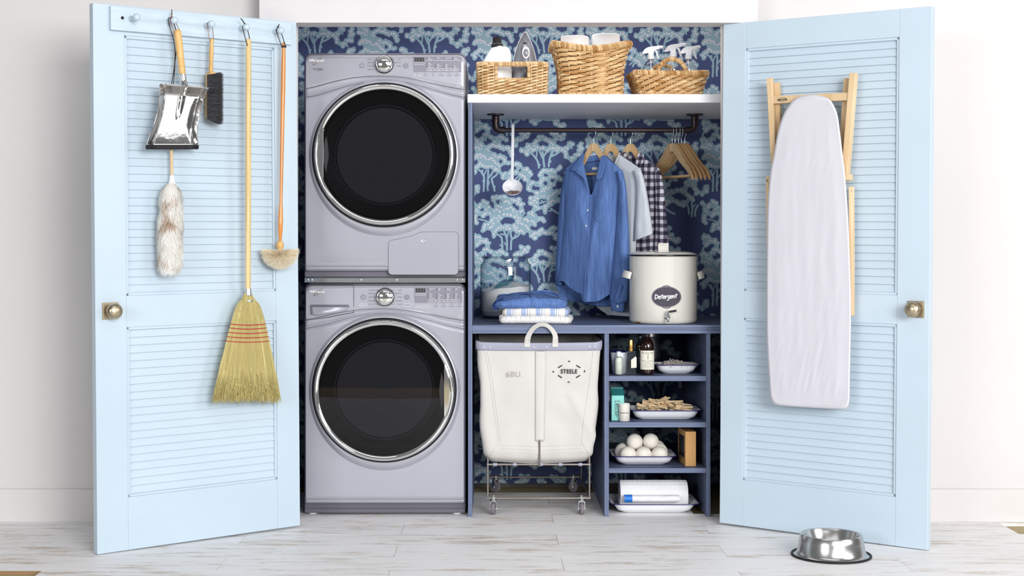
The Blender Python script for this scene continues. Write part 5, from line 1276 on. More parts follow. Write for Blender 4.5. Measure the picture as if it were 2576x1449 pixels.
# ---------------------------------------------------------------- baskets on the white shelf
def weave(b, path, z0, z1, rows, out_at, stake_w, r, tilt=0.25, span=2, skip=None, seed=0, jit=0.25, bulge=0.004, mi=0):
    """woven strands over a closed path: path(s, z) -> point, s in 0..1; out_at(s, z) -> outward normal"""
    rr = random.Random(seed); n = stake_w
    for i in range(rows):
        z = z0+(z1-z0)*(i+0.5)/rows; h = (z1-z0)/rows
        sh = (i % 2)*span/2 if span > 1 else (i % 2)
        k = 0
        while k < n:
            s0, s1 = (k+sh)/n, (k+sh+span)/n; m = (s0+s1)/2
            if not (skip and (skip(m % 1, z) or skip((s0+0.3/n) % 1, z) or skip((s1-0.3/n) % 1, z))):
                zz = h*tilt
                p0, p1 = path(s0 % 1, z-zz+rr.uniform(-jit, jit)*h*.3), path(s1 % 1, z+zz+rr.uniform(-jit, jit)*h*.3)
                mid = path(m % 1, z); o = out_at(m % 1, z); tn = rr.random()
                pts = [p0, p0.lerp(mid, .5)+(mid-p0.lerp(p1, .5))*.5+o*bulge*.75, mid+o*bulge, mid.lerp(p1, .5)+(mid-p0.lerp(p1, .5))*.5+o*bulge*.75, p1]
                b.tube(pts, [r*.55, r*.95, r*1.08, r*.95, r*.55], 6, tint=tn, mi=mi)
            k += span
def wrap_rim(b, pts, r, n, closed=True, seed=1, twist=0.35, mi=0):
    """a rim wound with strand: many short coils along a path"""
    rr = random.Random(seed); pp = [V(p) for p in pts]
    if closed: pp = pp+[pp[0]]
    d = [0]
    for a, c in zip(pp, pp[1:]): d.append(d[-1]+(c-a).length)
    j = 0; L = d[-1]
    for k in range(n):
        s = L*(k+.5)/n
        while d[j+1] < s: j += 1
        t = (s-d[j])/(d[j+1]-d[j]); q = pp[j].lerp(pp[j+1], t); tn = (pp[j+1]-pp[j]).normalized()
        u, w, _ = basis(tn); step = L/n
        ring = [q+u*r*cos(a)+w*r*sin(a)+tn*step*twist*sin(a+0.8) for a in [2*pi*i/10 for i in range(10)]]
        b.tube(ring, step*0.62, 5, closed=True, tint=rr.random(), mi=mi)
def rrect(hx, hy, R):
    """point and normal on a rounded rectangle, s in 0..1 starting at the middle of the front"""
    L = [2*(hx-R), pi/2*R, 2*(hy-R), pi/2*R]*2; tot = 2*(L[0]+L[2])+2*pi*R
    def f(s):
        d = (s % 1)*tot-(hx-R)                                     # front edge centre is s=0
        if d < 0: d += tot
        segs = [('c', (hx-R, -hy+R), -pi/2), ('l', (hx, -hy+R), (0, 1), L[2], (1, 0)), ('c', (hx-R, hy-R), 0), ('l', (hx-R, hy), (-1, 0), L[0], (0, 1)),
                ('c', (-hx+R, hy-R), pi/2), ('l', (-hx, hy-R), (0, -1), L[2], (-1, 0)), ('c', (-hx+R, -hy+R), pi), ('l', (-hx+R, -hy), (1, 0), L[0], (0, -1))]
        for g in segs:
            l = pi/2*R if g[0] == 'c' else g[3]
            if d <= l+1e-9:
                if g[0] == 'c':
                    a = g[2]+d/R; return V((g[1][0]+R*cos(a), g[1][1]+R*sin(a), 0)), V((cos(a), sin(a), 0))
                return V((g[1][0]+g[2][0]*d, g[1][1]+g[2][1]*d, 0)), V((g[4][0], g[4][1], 0))
            d -= l
        return V((0, -hy, 0)), V((0, -1, 0))
    return f
def basket_at(px0, px1, Y, depth):
    """centre x, half width and pixel size for a basket whose front lies at depth Y"""
    k = (CD+Y)/F; return ((px0+px1)/2-CX)*k, (px1-px0)/2*k, k, Y+depth/2

# 1: rectangular basket with handle holes
YB1 = 0.055; x1, hw1, k1, yc1 = basket_at(1200, 1378, YB1, 0.26)
h1 = 83*k1; zt1 = ZS1+h1
bk1 = thing('seagrass_basket', 'rectangular woven basket with a cut-out handle, at the left end of the white shelf', 'basket', (x1, yc1, ZS1))
f1 = rrect(hw1-0.004, 0.13, 0.022)
def bp1(s, z, d=0.0):
    p, n = f1(s); t = (z-ZS1)/h1; return V((x1+p.x*(0.97+0.03*t), yc1+p.y*(0.96+0.04*t), z))+n*d
hole = lambda s, z: (min(s, 1-s)*0.985 < 0.0635 or abs(s-0.5) < 0.0635) and z > ZS1+h1*0.50
b = B(); weave(b, bp1, ZS1+0.002, zt1-0.004, 21, lambda s, z: f1(s)[1], 44, 0.0047, 0.55, 2, skip=hole, seed=2, jit=0.5, bulge=0.005)
wv_ = b.build('woven_sides', MT['basketlight'], bk1, smooth=60)
b = B()
for k in range(46):
    s = (k+0.5)/46
    if hole(s, zt1): continue
    b.tube([bp1(s, ZS1+0.003, 0.002), bp1(s, ZS1+h1*.5, 0.004), bp1(s, zt1-0.003, 0.003)], 0.0019, 5, tint=0.05)
b.build('stakes', MT['basketlight'], bk1, smooth=60)
b = B()
for a in (0.062, 0.562):
    b = B(); wrap_rim(b, [bp1(a+0.376*k/30, zt1-0.004) for k in range(31)], 0.0055, 60, False, 4, twist=1.2); b.build('rim', MT['basketlight'], bk1, smooth=60)
for a, c in ((-0.066, 0.066), (0.434, 0.566)):
    b = B(); wrap_rim(b, [bp1(a, zt1-0.006), bp1(a, ZS1+h1*.62)]+[bp1(a+(c-a)*k/12, ZS1+h1*.49) for k in range(13)]+[bp1(c, ZS1+h1*.62), bp1(c, zt1-0.006)], 0.0045, 46, False, 3); b.build('hole_edge', MT['basketlight'], bk1, smooth=60)
for a, c in ((-0.070, 0.070), (0.430, 0.570)):
    b = B(); wrap_rim(b, [bp1(a+(c-a)*k/12, zt1-0.007) for k in range(13)], 0.0085, 26, False, 6)
    b.build('handle', MT['basketlight'], bk1, smooth=60)
b = B()
def side_in(s0, s1, za, zb):
    b.grid(lambda u, v: bp1(s0+(s1-s0)*u, za+(zb-za)*v, -0.003), 24, 3)
side_in(0.064, 0.436, ZS1+0.003, zt1-0.006); side_in(0.564, 0.936, ZS1+0.003, zt1-0.006); side_in(-0.064, 0.064, ZS1+0.003, ZS1+h1*.49); side_in(0.436, 0.564, ZS1+0.003, ZS1+h1*.49)
b.poly([bp1(k/48, ZS1+0.004, -0.003) for k in range(48)])
b.build('inner_weave', MT['basketin'], bk1, smooth=60)

# 2: tall flared basket with a dipped rim
YB2 = 0.05; x2, hw2, k2, yc2 = basket_at(1409, 1565, YB2, 0.24)
h2 = 134*k2; bk2 = thing('tall_basket', 'tall flared woven basket with a dipped rim, in the middle of the white shelf', 'basket', (x2+0.003, yc2, ZS1))
f2 = rrect(1.0, 0.92, 0.30)
def top2(s):
    p, n = f2(s); return ZS1+h2-0.024*(1-min(1, abs(p.x))**2)*(1 if abs(p.y) > 0.5 else 0.6)
def bp2(s, z, d=0.0):
    p, n = f2(s); t = (z-ZS1)/h2; w = hw2*(0.985+0.03*t+0.20*max(0, t-0.42)**1.5/0.44)
    return V((x2+0.003+p.x*w, yc2+p.y*w*0.92, z))+n*d
def path2(s, z): return bp2(s, ZS1+(z-ZS1)*(top2(s)-ZS1)/h2)
b = B(); weave(b, path2, ZS1+0.003, ZS1+h2-0.006, 21, lambda s, z: f2(s)[1], 40, 0.0058, 0.30, 3, seed=8, bulge=0.0045); b.build('woven_sides', MT['basket'], bk2, smooth=60)
b = B(); rr = random.Random(3)
for i in range(21):
    for k in range(40):
        if (k+i*2) % 6 == 0:
            s = k/40; z = ZS1+h2*(i+.5)/21; p = path2(s, z)+f2(s)[1]*0.0075; b.ball(p, (0.0028, 0.0028, 0.0058), 8, 6, tint=0)
b.build('stakes', MT['basketlight'], bk2, smooth=60)
b = B(); wrap_rim(b, [path2(k/120, ZS1+h2-0.004)+f2(k/120)[1]*0.004 for k in range(120)], 0.0095, 110, True, 2); b.build('rim', MT['basket'], bk2, smooth=60)
b = B(); wrap_rim(b, [bp2(k/100, ZS1+0.006) for k in range(100)], 0.0055, 90, True, 7); b.build('base_edge', MT['basket'], bk2, smooth=60)
b = B(); b.grid(lambda u, v: path2(u, ZS1+0.004+(h2-0.012)*v)-f2(u)[1]*0.004, 60, 14, cu=True); b.poly([bp2(k/60, ZS1+0.005, -0.004) for k in range(60)]); b.build('inner_weave', MT['basketin'], bk2, smooth=60)

# 3: low wide basket with hoop handles
YB3 = 0.05; x3, hw3, k3, yc3 = basket_at(1613, 1763, YB3, 0.26)
h3 = 60*k3; bk3 = thing('handled_basket', 'low wide woven basket with hoop handles, at the right end of the white shelf', 'basket', (x3, yc3, ZS1))
f3 = rrect(1.0, 0.80, 0.20)
M3 = Matrix.Translation(V((x3, yc3, 0))) @ Matrix.Rotation(radians(4), 4, 'Z') @ Matrix.Translation(V((-x3, -yc3, 0)))
def bp3(s, z, d=0.0):
    p, n = f3(s); t = (z-ZS1)/h3; w = hw3*(0.98+0.24*t)
    return M3 @ (V((x3+p.x*w, yc3+p.y*w*0.86, z+0.004*abs(p.x)**3*t))+n*d)
b = B(); weave(b, bp3, ZS1+0.002, ZS1+h3-0.013, 8, lambda s, z: f3(s)[1], 40, 0.0078, 0.42, 2, seed=12, bulge=0.006); b.build('woven_sides', MT['basket'], bk3, smooth=60)
b = B()
for k in range(40): b.tube([bp3(k/40, ZS1+0.003, 0.002), bp3(k/40, ZS1+h3*.5, 0.003), bp3(k/40, ZS1+h3-0.004, 0.0)], 0.002, 5, tint=0.1)
b.build('stakes', MT['basketlight'], bk3, smooth=60)
b = B(); wrap_rim(b, [bp3(k/120, ZS1+h3-0.004, 0.002) for k in range(120)], 0.0088, 130, True, 2); b.build('rim', MT['basket'], bk3, smooth=60)
b = B(); wrap_rim(b, [bp3(k/80, ZS1+0.005) for k in range(80)], 0.006, 60, True, 9); b.build('base_edge', MT['basket'], bk3, smooth=60)
for s in (0.0, 0.5):
    b = B(); p, n = f3(s); c = bp3(s, ZS1+h3-0.004); rt = V((1, 0, 0)); R = 35*k3
    wrap_rim(b, [c+V((R*cos(a), 0, 0))+UP*(R*1.02*sin(a)) for a in [pi*k/24 for k in range(25)]], 0.0072, 34, False, 13); b.build('hoop_handle', MT['basket'], bk3, smooth=60)
b = B(); b.grid(lambda u, v: bp3(u, ZS1+0.004+(h3-0.012)*v, -0.004), 60, 8, cu=True); b.poly([bp3(k/60, ZS1+0.005, -0.004) for k in range(60)]); b.build('inner_weave', MT['basketin'], bk3, smooth=60)

# ---- things in the baskets
yj = yc1+0.0; sj = (CD+yj)/F; jz = lambda py: H+(CY-py)*sj; jx = lambda px: (px-CX)*sj
jug = thing('detergent_jug', 'white detergent jug with a black cap standing in the left basket', 'jug', (jx(1250), yj, ZS1+0.006))
b = B(); zb = ZS1+0.006
jp = [(zb, 36), (zb+0.006, 39), (jz(190), 39), (jz(165), 36.5), (jz(150), 31), (jz(138), 25), (jz(128), 19.5), (jz(121), 15), (jz(117), 14.5)]
def jf(u, v):
    k = v*(len(jp)-1); z = sinterp([(i, p[0]) for i, p in enumerate(jp)], k); r = sinterp([(i, p[1]) for i, p in enumerate(jp)], k)*sj
    a = 2*pi*u; m = max(0, min(1, (r/sj-15)/20)); x = cos(a)*r; y = sin(a)*r*(1-0.30*m)
    return V((jx(1251)+x-(2*sj*m), yj+y, z))
b.grid(jf, 40, 40, cu=True); b.poly([jf(k/40, 0) for k in range(40)][::-1]); b.poly([jf(k/40, 1) for k in range(40)]); b.build('body', MT['jug'], jug, smooth=60)
b = B(); b.tube(smooth_path([V((jx(px), yj, jz(py))) for px, py in ((1262, 127), (1270, 124), (1277, 130), (1279.5, 142), (1279, 165), (1277, 190), (1270, 200))], 5), 7.0*sj, 14); b.build('handle', MT['jug'], jug, smooth=60)
b = B(); c = V((jx(1250.5), yj, 0)); b.lathe([(14.5*sj, jz(120.5)), (14.8*sj, jz(112)), (13.5*sj, jz(110)), (11.2*sj, jz(109)), (10.4*sj, jz(95)), (9.8*sj, jz(92.5)), (0.001, jz(92))], c, UP, 40, caps=(True, True))
for k in range(30):
    a = 2*pi*k/30; b.tube([c+V((11*sj*cos(a), 11*sj*sin(a), jz(108.5))), c+V((10.3*sj*cos(a), 10.3*sj*sin(a), jz(95.5)))], 0.0007, 4)
b.build('cap', MT['blackp'], jug, smooth=40)

yi = yc1+0.01; si = (CD+yi)/F; ix = lambda px: (px-CX)*si; iz = lambda py: H+(CY-py)*si
iron = thing('steam_iron', 'grey steam iron standing on its heel in the left basket, tip up', 'iron', (ix(1320), yi, ZS1+0.006))
prof_i = [(80, 1.5), (84, 4.5), (92, 9), (105, 15.5), (120, 21), (135, 25.5), (150, 28.5), (165, 31), (190, 33), (226, 34)]
def iw(py): return sinterp(prof_i, py)*si
def iron_face(off, k=1.0):
    return [V((ix(1320.5-s_*sinterp(prof_i, py)*k), yi+off, iz(py+(1-k)*8))) for s_, rows in ((1, [p[0] for p in prof_i][::-1]), (-1, [p[0] for p in prof_i])) for py in rows]
b = B(); b.prism(iron_face(0.028), (0, 0.010, 0)); b.build('soleplate', MT['steel'], iron, smooth=30, bevel=0.002)
b = B()
lv = [(0.028, 1.0), (0.020, 1.0), (0.006, 0.96), (-0.006, 0.86), (-0.014, 0.70)]
vs = [p for o, k in lv for p in iron_face(o, k)]; n = len(iron_face(0))
fs = [(j*n+i, j*n+(i+1) % n, (j+1)*n+(i+1) % n, (j+1)*n+i) for j in range(len(lv)-1) for i in range(n)]+[tuple((len(lv)-1)*n+i for i in range(n))]
b.add(vs, fs); b.build('housing', MT['irongrey'], iron, smooth=50)
b = B(); b.tube([p+V((0, -0.002, 0)) for p in iron_face(0.012, 0.99)[2:-2]], 0.0022, 6); b.build('trim_line', MT['white'], iron, smooth=60)
b = B(); b.tube(smooth_path([V((ix(1320.5), yi-0.012, iz(py))) for py in (98, 108, 122)], 5), 7*si, 12, flat=0.6, up=(0, 1, 0))
b.tube(smooth_path([V((ix(1320.5), yi-0.012, iz(118))), V((ix(1321), yi-0.045, iz(128))), V((ix(1322), yi-0.060, iz(150))), V((ix(1322), yi-0.060, iz(185))), V((ix(1321), yi-0.035, iz(215)))], 6), 8.2*si, 14); b.build('handle', MT['irongrey'], iron, smooth=60)
b = B(); cc = V((ix(1322), yi-0.0735, iz(138))); b.ball(cc, (9.5*si, 0.006, 15*si), 28, 14); b.build('button_plate', MT['white'], iron, smooth=60)
b = B(); b.ball(cc+V((0, -0.003, -0.001)), (6.8*si, 0.005, 10.5*si), 24, 12); b.box(cc.x-0.0004, cc.x+0.0004, cc.y-0.009, cc.y, cc.z-8*si, cc.z+8*si); b.build('buttons', MT['irongrey'], iron, smooth=60)
b = B(); b.ball(V((ix(1320.5), yi-0.0215, iz(110))), (4.2*si, 0.004, 2.2*si), 14, 8); b.build('spray_nozzle', MT['blackp'], iron, smooth=60)
# a teal bottle half hidden behind the handle hole
tb = thing('teal_bottle', 'teal-labelled bottle just visible through the left basket handle hole', 'bottle', (ix(1290), yi+0.05, ZS1+0.006))
b = B(); b.lathe([(0.020, 0), (0.022, 0.004), (0.022, 0.085), (0.018, 0.10), (0.010, 0.108), (0.010, 0.118)], (ix(1290), yi+0.05, ZS1+0.006), UP, 28, caps=(True, True)); b.build('body', MT['mintdark'], tb, smooth=40)

for k, (px, y_, top_, lab) in enumerate(((1446, -0.035, 90, 'left one of the two white paper rolls in the tall basket'), (1524, 0.01, 85, 'right one of the two white paper rolls in the tall basket'))):
    Y = yc2+y_; s = (CD+Y)/F; r = 35.5*s; zt = H+(CY-top_-3)*s; zb_ = ZS1+0.008
    ro = thing('paper_roll', lab, 'paper roll', ((px-CX)*s, Y, zb_), group='paper rolls in the tall basket')
    b = B(); c = V(((px-CX)*s, Y, 0)); b.lathe([(r-0.001, zb_), (r, zb_+0.003), (r, zt-0.003), (r-0.003, zt), (0.021, zt), (0.020, zt-0.02)], c, UP, 56); b.build('tissue', MT['paper'], ro, smooth=40)
    b = B(); b.lathe([(0.0205, zb_), (0.0205, zt-0.001), (0.0195, zt-0.001), (0.0195, zb_)], c, UP, 36); b.build('cardboard_core', MT['kraft'], ro, smooth=40)

def spray(px, top_, Y, face, lab):
    s = (CD+Y)/F; x = (px-CX)*s; z = lambda py: H+(CY-py)*s
    t = thing('spray_bottle', lab, 'spray bottle', (x, Y, ZS1+0.006), group='clear spray bottles in the handled basket')
    c = V((x, Y, 0)); d = top_-117; nk = 148+d
    b = B(); pr = [(0.030, ZS1+0.007), (0.034, ZS1+0.010), (0.0345, z(176+d)), (0.0335, z(170+d)), (0.028, z(163+d)), (0.018, z(157+d)), (0.0120, z(153+d)), (0.0115, z(nk))]
    b.lathe(pr, c, UP, 40, caps=(True, False)); b.build('clear_body', MT['bottleglass'], t, smooth=60)
    b = B(); b.lathe([(0.0145, z(nk+1)), (0.0150, z(nk-3)), (0.0140, z(nk-10)), (0.0105, z(nk-11)), (0.0100, z(nk-16))], c, UP, 32, caps=(True, True))
    for q in range(24): a = 2*pi*q/24; b.tube([c+V((.0149*cos(a), .0149*sin(a), z(nk))), c+V((.0143*cos(a), .0143*sin(a), z(nk-9)))], 0.0006, 4)
    b.build('collar', MT['clearp'], t, smooth=40)
    b = B(); fx = V((cos(face), sin(face), 0)); fn = V((-sin(face), cos(face), 0))
    def q2(u, v, w=0): return c+fx*(u*s)+UP*z(v+d)+fn*w
    hd = rpath([(-22, 136, 3), (-21, 132, 6), (-14, 122, 9), (-4, 118, 6), (20, 115.5, 3), (21, 124, 3), (8, 125, 4), (7, 131, 3), (6, 139, 2), (-6, 139, 2), (-7, 133, 3), (-14, 135.5)], 3, 3)
    b.prism([q2(u, v, -0.0085) for u, v in hd], fn*0.017); b.build('trigger_head', MT['clearp'], t, smooth=30, bevel=0.002)
    b = B(); b.cyl(q2(18, 119), q2(29, 118), 0.0078, 0.0070, 18); b.cyl(q2(28, 118), q2(31, 118), 0.0055, 0.005, 14); b.build('nozzle', MT['clearp'], t, smooth=40)
    b = B(); tg = smooth_path([q2(10, 125), q2(15, 131), q2(17, 140), q2(21, 148)], 5); b.tube(tg, [0.0052-0.0022*i/(len(tg)-1) for i in range(len(tg))], 8, flat=1.2); b.build('trigger', MT['clearp'], t, smooth=60)
    b = B(); b.cyl((x, Y, z(nk)), (x+0.004, Y, ZS1+0.02), 0.0025, seg=8); b.build('dip_tube', MT['clearp'], t, smooth=40)
spray(1637, 117, yc3-0.06, radians(5), 'clear spray bottle at the left of the low basket')
spray(1693, 111.5, yc3+0.01, radians(-6), 'clear spray bottle in the middle of the low basket, behind the hoop handle')
spray(1731.5, 117, yc3+0.0, radians(2), 'clear spray bottle at the right of the low basket')

# ---------------------------------------------------------------- on the counter
# glass jar of washing powder
YJ = 0.60; sj = (CD+YJ)/F; cj = V(((1272-CX)*sj, YJ, 0)); R = 63.5*sj; zz = lambda py: H+(CY-py)*sj; z0 = ZC+0.0005
jar = thing('glass_jar', 'wide open glass jar half full of white powder at the left of the counter', 'jar', (cj.x, YJ, ZC))
b = B(); b.lathe([(0.001, z0), (R*0.86, z0), (R*0.95, z0+0.006), (R, z0+0.025), (R, zz(672)), (R*0.985, zz(665)), (R*0.90, zz(660)), (R*0.885, zz(657)), (R*0.885, zz(650)), (R*0.955, zz(648.5)), (R*0.965, zz(646.5)), (R*0.94, zz(645)), (R*0.87, zz(645.5)), (R*0.86, zz(649))], cj, UP, 72)
b.build('jar_glass', MT['glass'], jar, smooth=60)
b = B()
Rp_ = R*0.955
def pw(u, v):
    a = 2*pi*u; r = Rp_*v; x, y = r*cos(a), r*sin(a)
    return V((cj.x+x, YJ+y, zz(722)+0.010*sin(x*22+1.0)+0.012*(x/Rp_)**2*(1 if x > 0 else -.6)+0.006*noise.noise(V((x*14, y*14, 0)))+0.016*(y/Rp_)*0.6))
b.grid(pw, 48, 16, cu=True); b.lathe([(0.001, z0+0.0115), (R*0.89, z0+0.0125), (Rp_, z0+0.032)], cj, UP, 48)
b.grid(lambda u, v: pw(u, 1)*v+V((cj.x+Rp_*cos(2*pi*u), YJ+Rp_*sin(2*pi*u), z0+0.032))*(1-v), 48, 6, cu=True)
tag(b.build('washing_powder', MT['powder'], smooth=60), 'white washing powder heaped inside the glass jar', 'powder', kind='stuff')
b = B(); e = lambda px, py, dy: P(px, py, YJ+dy)
sc = thing('powder_scoop', 'blue clear plastic scoop stuck in the powder in the glass jar', 'scoop', e(1275, 715, 0.0))
b.bar(e(1289, 690, -0.02), e(1281, 712, -0.01), 0.016, 0.005, (0, -1, 0)); b.build('handle', MT['glassblue'], sc, smooth=0, bevel=0.002)
b = B(); q = [e(1243, 723, -0.03), e(1258, 708, -0.03), e(1283, 706, -0.02), e(1276, 724, -0.02)]; b.prism(q, (0, 0.045, 0)); b.build('cup', MT['glassblue'], sc, smooth=0, bevel=0.003)

# folded clothes -----------------------------------------------------------
def folded(name, lab, pts_c, hx, hy, z0, z1, mats, rot, layers, seed, sag=0.0):
    """a folded garment: several soft layers, closed fold to the front"""
    x, y = pts_c; t = thing(name, lab, 'folded clothing', (x, y, z0), rot); M = WM[t.name]
    h = (z1-z0)/layers
    for l in range(layers):
        b = B(); zc = h*(l+.5); rr = random.Random(seed+l); ox, oy = rr.uniform(-.006, .006), rr.uniform(-.004, .004)
        pf = rrect(hx+rr.uniform(-.004, .004), hy+rr.uniform(-.004, .004), 0.028)
        def fn(u, v):
            a = pi*(v-0.5)*1.0; p, n = pf(u); e = cos(a)**0.7; k = sin(a)
            inset = (1-e)*h*0.9
            w = 0.0022*wv(p.x*16, p.y*16, seed+l)*(1 if abs(k) < .95 else 1)+0.0016*wv(p.x*50, p.y*50, seed+l+7)
            z = zc+k*h*0.52+w+sag*(p.x/hx)*h-0.002*((p.x/hx)**2)
            return M @ V((p.x+ox-n.x*inset+n.x*0.003*wv(u*20, l, seed), p.y+oy-n.y*inset+n.y*0.003*wv(u*22, l+3, seed), max(0.0004, z)))
        b.grid(fn, 90, 13, cu=True)
        tp = [fn(k/90, 1) for k in range(90)]; c = sum(tp, V((0, 0, 0)))/90
        q = [[c+(p-c)*kk+UP*(0.0035*wv(p.x*14*kk, p.y*14*kk, seed+2)) for p in tp] for kk in (0.85, 0.6, 0.3)]
        vs = tp+q[0]+q[1]+q[2]+[c]; fs = [(j*90+i, j*90+(i+1) % 90, (j+1)*90+(i+1) % 90, (j+1)*90+i) for j in range(3) for i in range(90)]+[(270+i, 270+(i+1) % 90, 360) for i in range(90)]
        b.add(vs, fs)
        bt = [fn(k/90, 0) for k in range(90)]; b.poly(bt[::-1])
        b.build('fold', mats[min(l, len(mats)-1)], t, smooth=60)
    return t, M
yC = 0.20; sC = (CD+yC)/F; fx = lambda px: (px-CX)*sC
zA_ = lambda py, Y: H+(CY-py)*(CD+Y)/F
zt1_, zt2_, zt3_ = ZC+0.034, ZC+0.075, ZC+0.138
w1, M1 = folded('folded_white_shirt', 'white ribbed shirt folded at the bottom of the clothes pile on the counter', (fx(1352), yC), 0.156, 0.115, ZC+0.0005, zt1_, [MT['plain_white_cloth']], radians(-6), 1, 3)
b = B()
for k in range(15):
    xx = -0.145+0.021*k
    b.tube([M1 @ V((xx, -0.1160+dy, z)) for dy, z in ((0.016, 0.0345), (0.005, 0.030), (0.0, 0.018), (0.005, 0.004))], 0.0011, 5)
b.build('rib_stitching', MT['plain_white_cloth'], w1, smooth=60)
w2, M2 = folded('folded_plaid_shirt', 'blue and cream striped shirt folded in the middle of the clothes pile', (fx(1352), yC+0.005), 0.142, 0.110, zt1_-0.002, zt2_-0.006, [MT['plaid']], radians(-6), 1, 13)
b = B()                                                              # its rumpled grey end on the left
for k in range(4):
    b.tube(smooth_path([M2 @ V((-0.118-0.010*k+0.006*sin(j*1.3+k), -0.085+0.035*j, 0.012+0.007*sin(j*0.9+k*1.7)-0.004*k)) for j in range(6)], 4), [0.012+0.004*sin(i*.5+k) for i in range(21)], 10)
b.build('sleeve', MT['greycloth'], w2, smooth=60)
M3_ = Matrix.Translation(V((fx(1336), yC+0.012, zt2_-0.009))) @ Matrix.Rotation(radians(-4), 4, 'Z')
w3 = thing('folded_denim_shirt', 'bright blue denim shirt folded on top of the clothes pile', 'folded clothing', M=M3_)
pf3 = rrect(0.152, 0.112, 0.030)
def dtopz(x, y):
    t = x/0.152
    return 0.036+0.016*sin(pi*min(1, max(0, (t+1.05)/2.2)))+0.010*(y/0.11)*(1-.3*t)+0.007*wv(x*13+1, y*15, 31)+0.004*wv(x*34, y*30, 33)
def dfold(u, v):
    p, n = pf3(u)
    if v <= 0.5:                                                      # rounded side
        a = v*2; zt = dtopz(p.x*.97, p.y*.97); q = p+n*(0.010*sin(pi*a)*(1+0.5*wv(u*14, a*2, 5))-0.004)
        return M3_ @ V((q.x, q.y, 0.0006+(zt-0.0006)*a+(0.004*sin(pi*a*2) if p.x < -.12 else 0)))
    k = 1-(v-0.5)*2; q = p*k
    return M3_ @ V((q.x, q.y, dtopz(q.x*.97, q.y*.97)+0.004*(1-k**6)))
b = B(); b.grid(dfold, 120, 44, cu=True); b.build('folded_body', MT['denim'], w3, smooth=60)
b = B(); b.grid(lambda u, v: M3_ @ V((-0.120-0.040*sin(pi*v*.8)+0.006*sin(u*7), -0.098+0.17*u, 0.040-0.050*v+0.004*sin(u*8))), 18, 12); b.build('sleeve', MT['denim'], w3, smooth=60, solid=0.007)
def on3(x, y, o=0.003): return M3_ @ V((x, y, dtopz(x*.97, y*.97)+0.004*(1-max(abs(x)/.152, abs(y)/.112)**6)+o))
b = B(); pts = [on3(x, y) for x, y in ((-0.125, -0.01), (-0.09, 0.02), (-0.04, 0.03), (-0.01, 0.0), (0.006, -0.04), (0.012, -0.075), (0.014, -0.098))]+[M3_ @ V((0.014, -0.118, 0.030)), M3_ @ V((0.014, -0.1185, 0.014))]
b.tube(smooth_path(pts, 6), 0.010, 8, flat=0.2, up=(0, 0, 1)); b.build('placket', MT['denimseam'], w3, smooth=60)
b = B(); b.tube(smooth_path([on3(x, y, 0.004) for x, y in ((0.0, 0.055), (0.04, 0.075), (0.09, 0.08), (0.12, 0.05))], 5), [0.003+0.005*sin(pi*i/15) for i in range(16)], 8, flat=0.6); b.build('collar', MT['denim'], w3, smooth=60)
b = B(); b.tube(smooth_path([on3(x, y, 0.0015) for x, y in ((0.05, 0.02), (0.06, -0.03), (0.075, -0.055), (0.10, -0.06), (0.125, -0.045), (0.13, 0.01))], 5), 0.0009, 5); b.build('pocket_stitching', MT['ink'], w3, smooth=60)
b = B(); b.lathe([(0.0001, 0.002), (0.004, 0.002), (0.0045, 0)], on3(0.009, -0.055, 0.005), UP, 14); b.build('button', MT['blackp'], w3, smooth=40)

# enamel pot -----------------------------------------------------------------
R = 0.1465; YPt = 0.062+R; sp_ = (CD+YPt)/F; cp = V(((1668-CX)*sp_, YPt, 0)); zp = lambda py: H+(CY-py)*sp_
pot = thing('enamel_pot', 'large cream enamel pot with lid, tap and black label at the right of the counter', 'pot', (cp.x, YPt, ZC))
ZT = zA_(643, YPt-R+0.0)
b = B(); b.lathe([(R*0.93, ZC+0.0006), (R*0.975, ZC+0.004), (R, ZC+0.016), (R, ZT-0.006), (R*1.02, ZT-0.001), (R*1.0, ZT)], cp, UP, 96, caps=(True, True)); b.build('body', MT['cream'], pot, smooth=50)
b = B(); b.tube([cp+V((R*1.045*cos(a), R*1.045*sin(a), ZT+0.0005)) for a in [2*pi*k/96 for k in range(96)]], 0.0040, 10, closed=True); b.build('rim', MT['rimblack'], pot, smooth=60)
b = B(); b.lathe([(R*1.02, ZT+0.003), (R*0.98, ZT+0.0065), (R*0.90, ZT+0.012), (R*0.70, ZT+0.017), (R*0.3, ZT+0.019), (0.001, ZT+0.0195)], cp, UP, 80, caps=(False, True))
lid = b.build('lid', MT['cream'], pot, smooth=60)
b = B(); o = [(-13, 0), (-13, 17), (-12, 21), (12, 21), (13, 17), (13, 0), (10, 0), (10, 15), (-10, 15), (-10, 0)]
zk = ZT+0.0165
b.prism([cp+V((x*sp_, -0.014, zk+y*sp_)) for x, y in o], (0, 0.028, 0))
for x in (-6, 0, 6): b.tube([cp+V((x*sp_, -0.0145, zk+15.5*sp_)), cp+V((x*sp_, -0.0145, zk+20*sp_))], 0.003, 8)
b.box(cp.x-12*sp_, cp.x+12*sp_, cp.y-0.013, cp.y+0.013, zk+2*sp_, zk+20*sp_)
b.build('lid_knob', MT['cream'], lid, smooth=30, bevel=0.002)
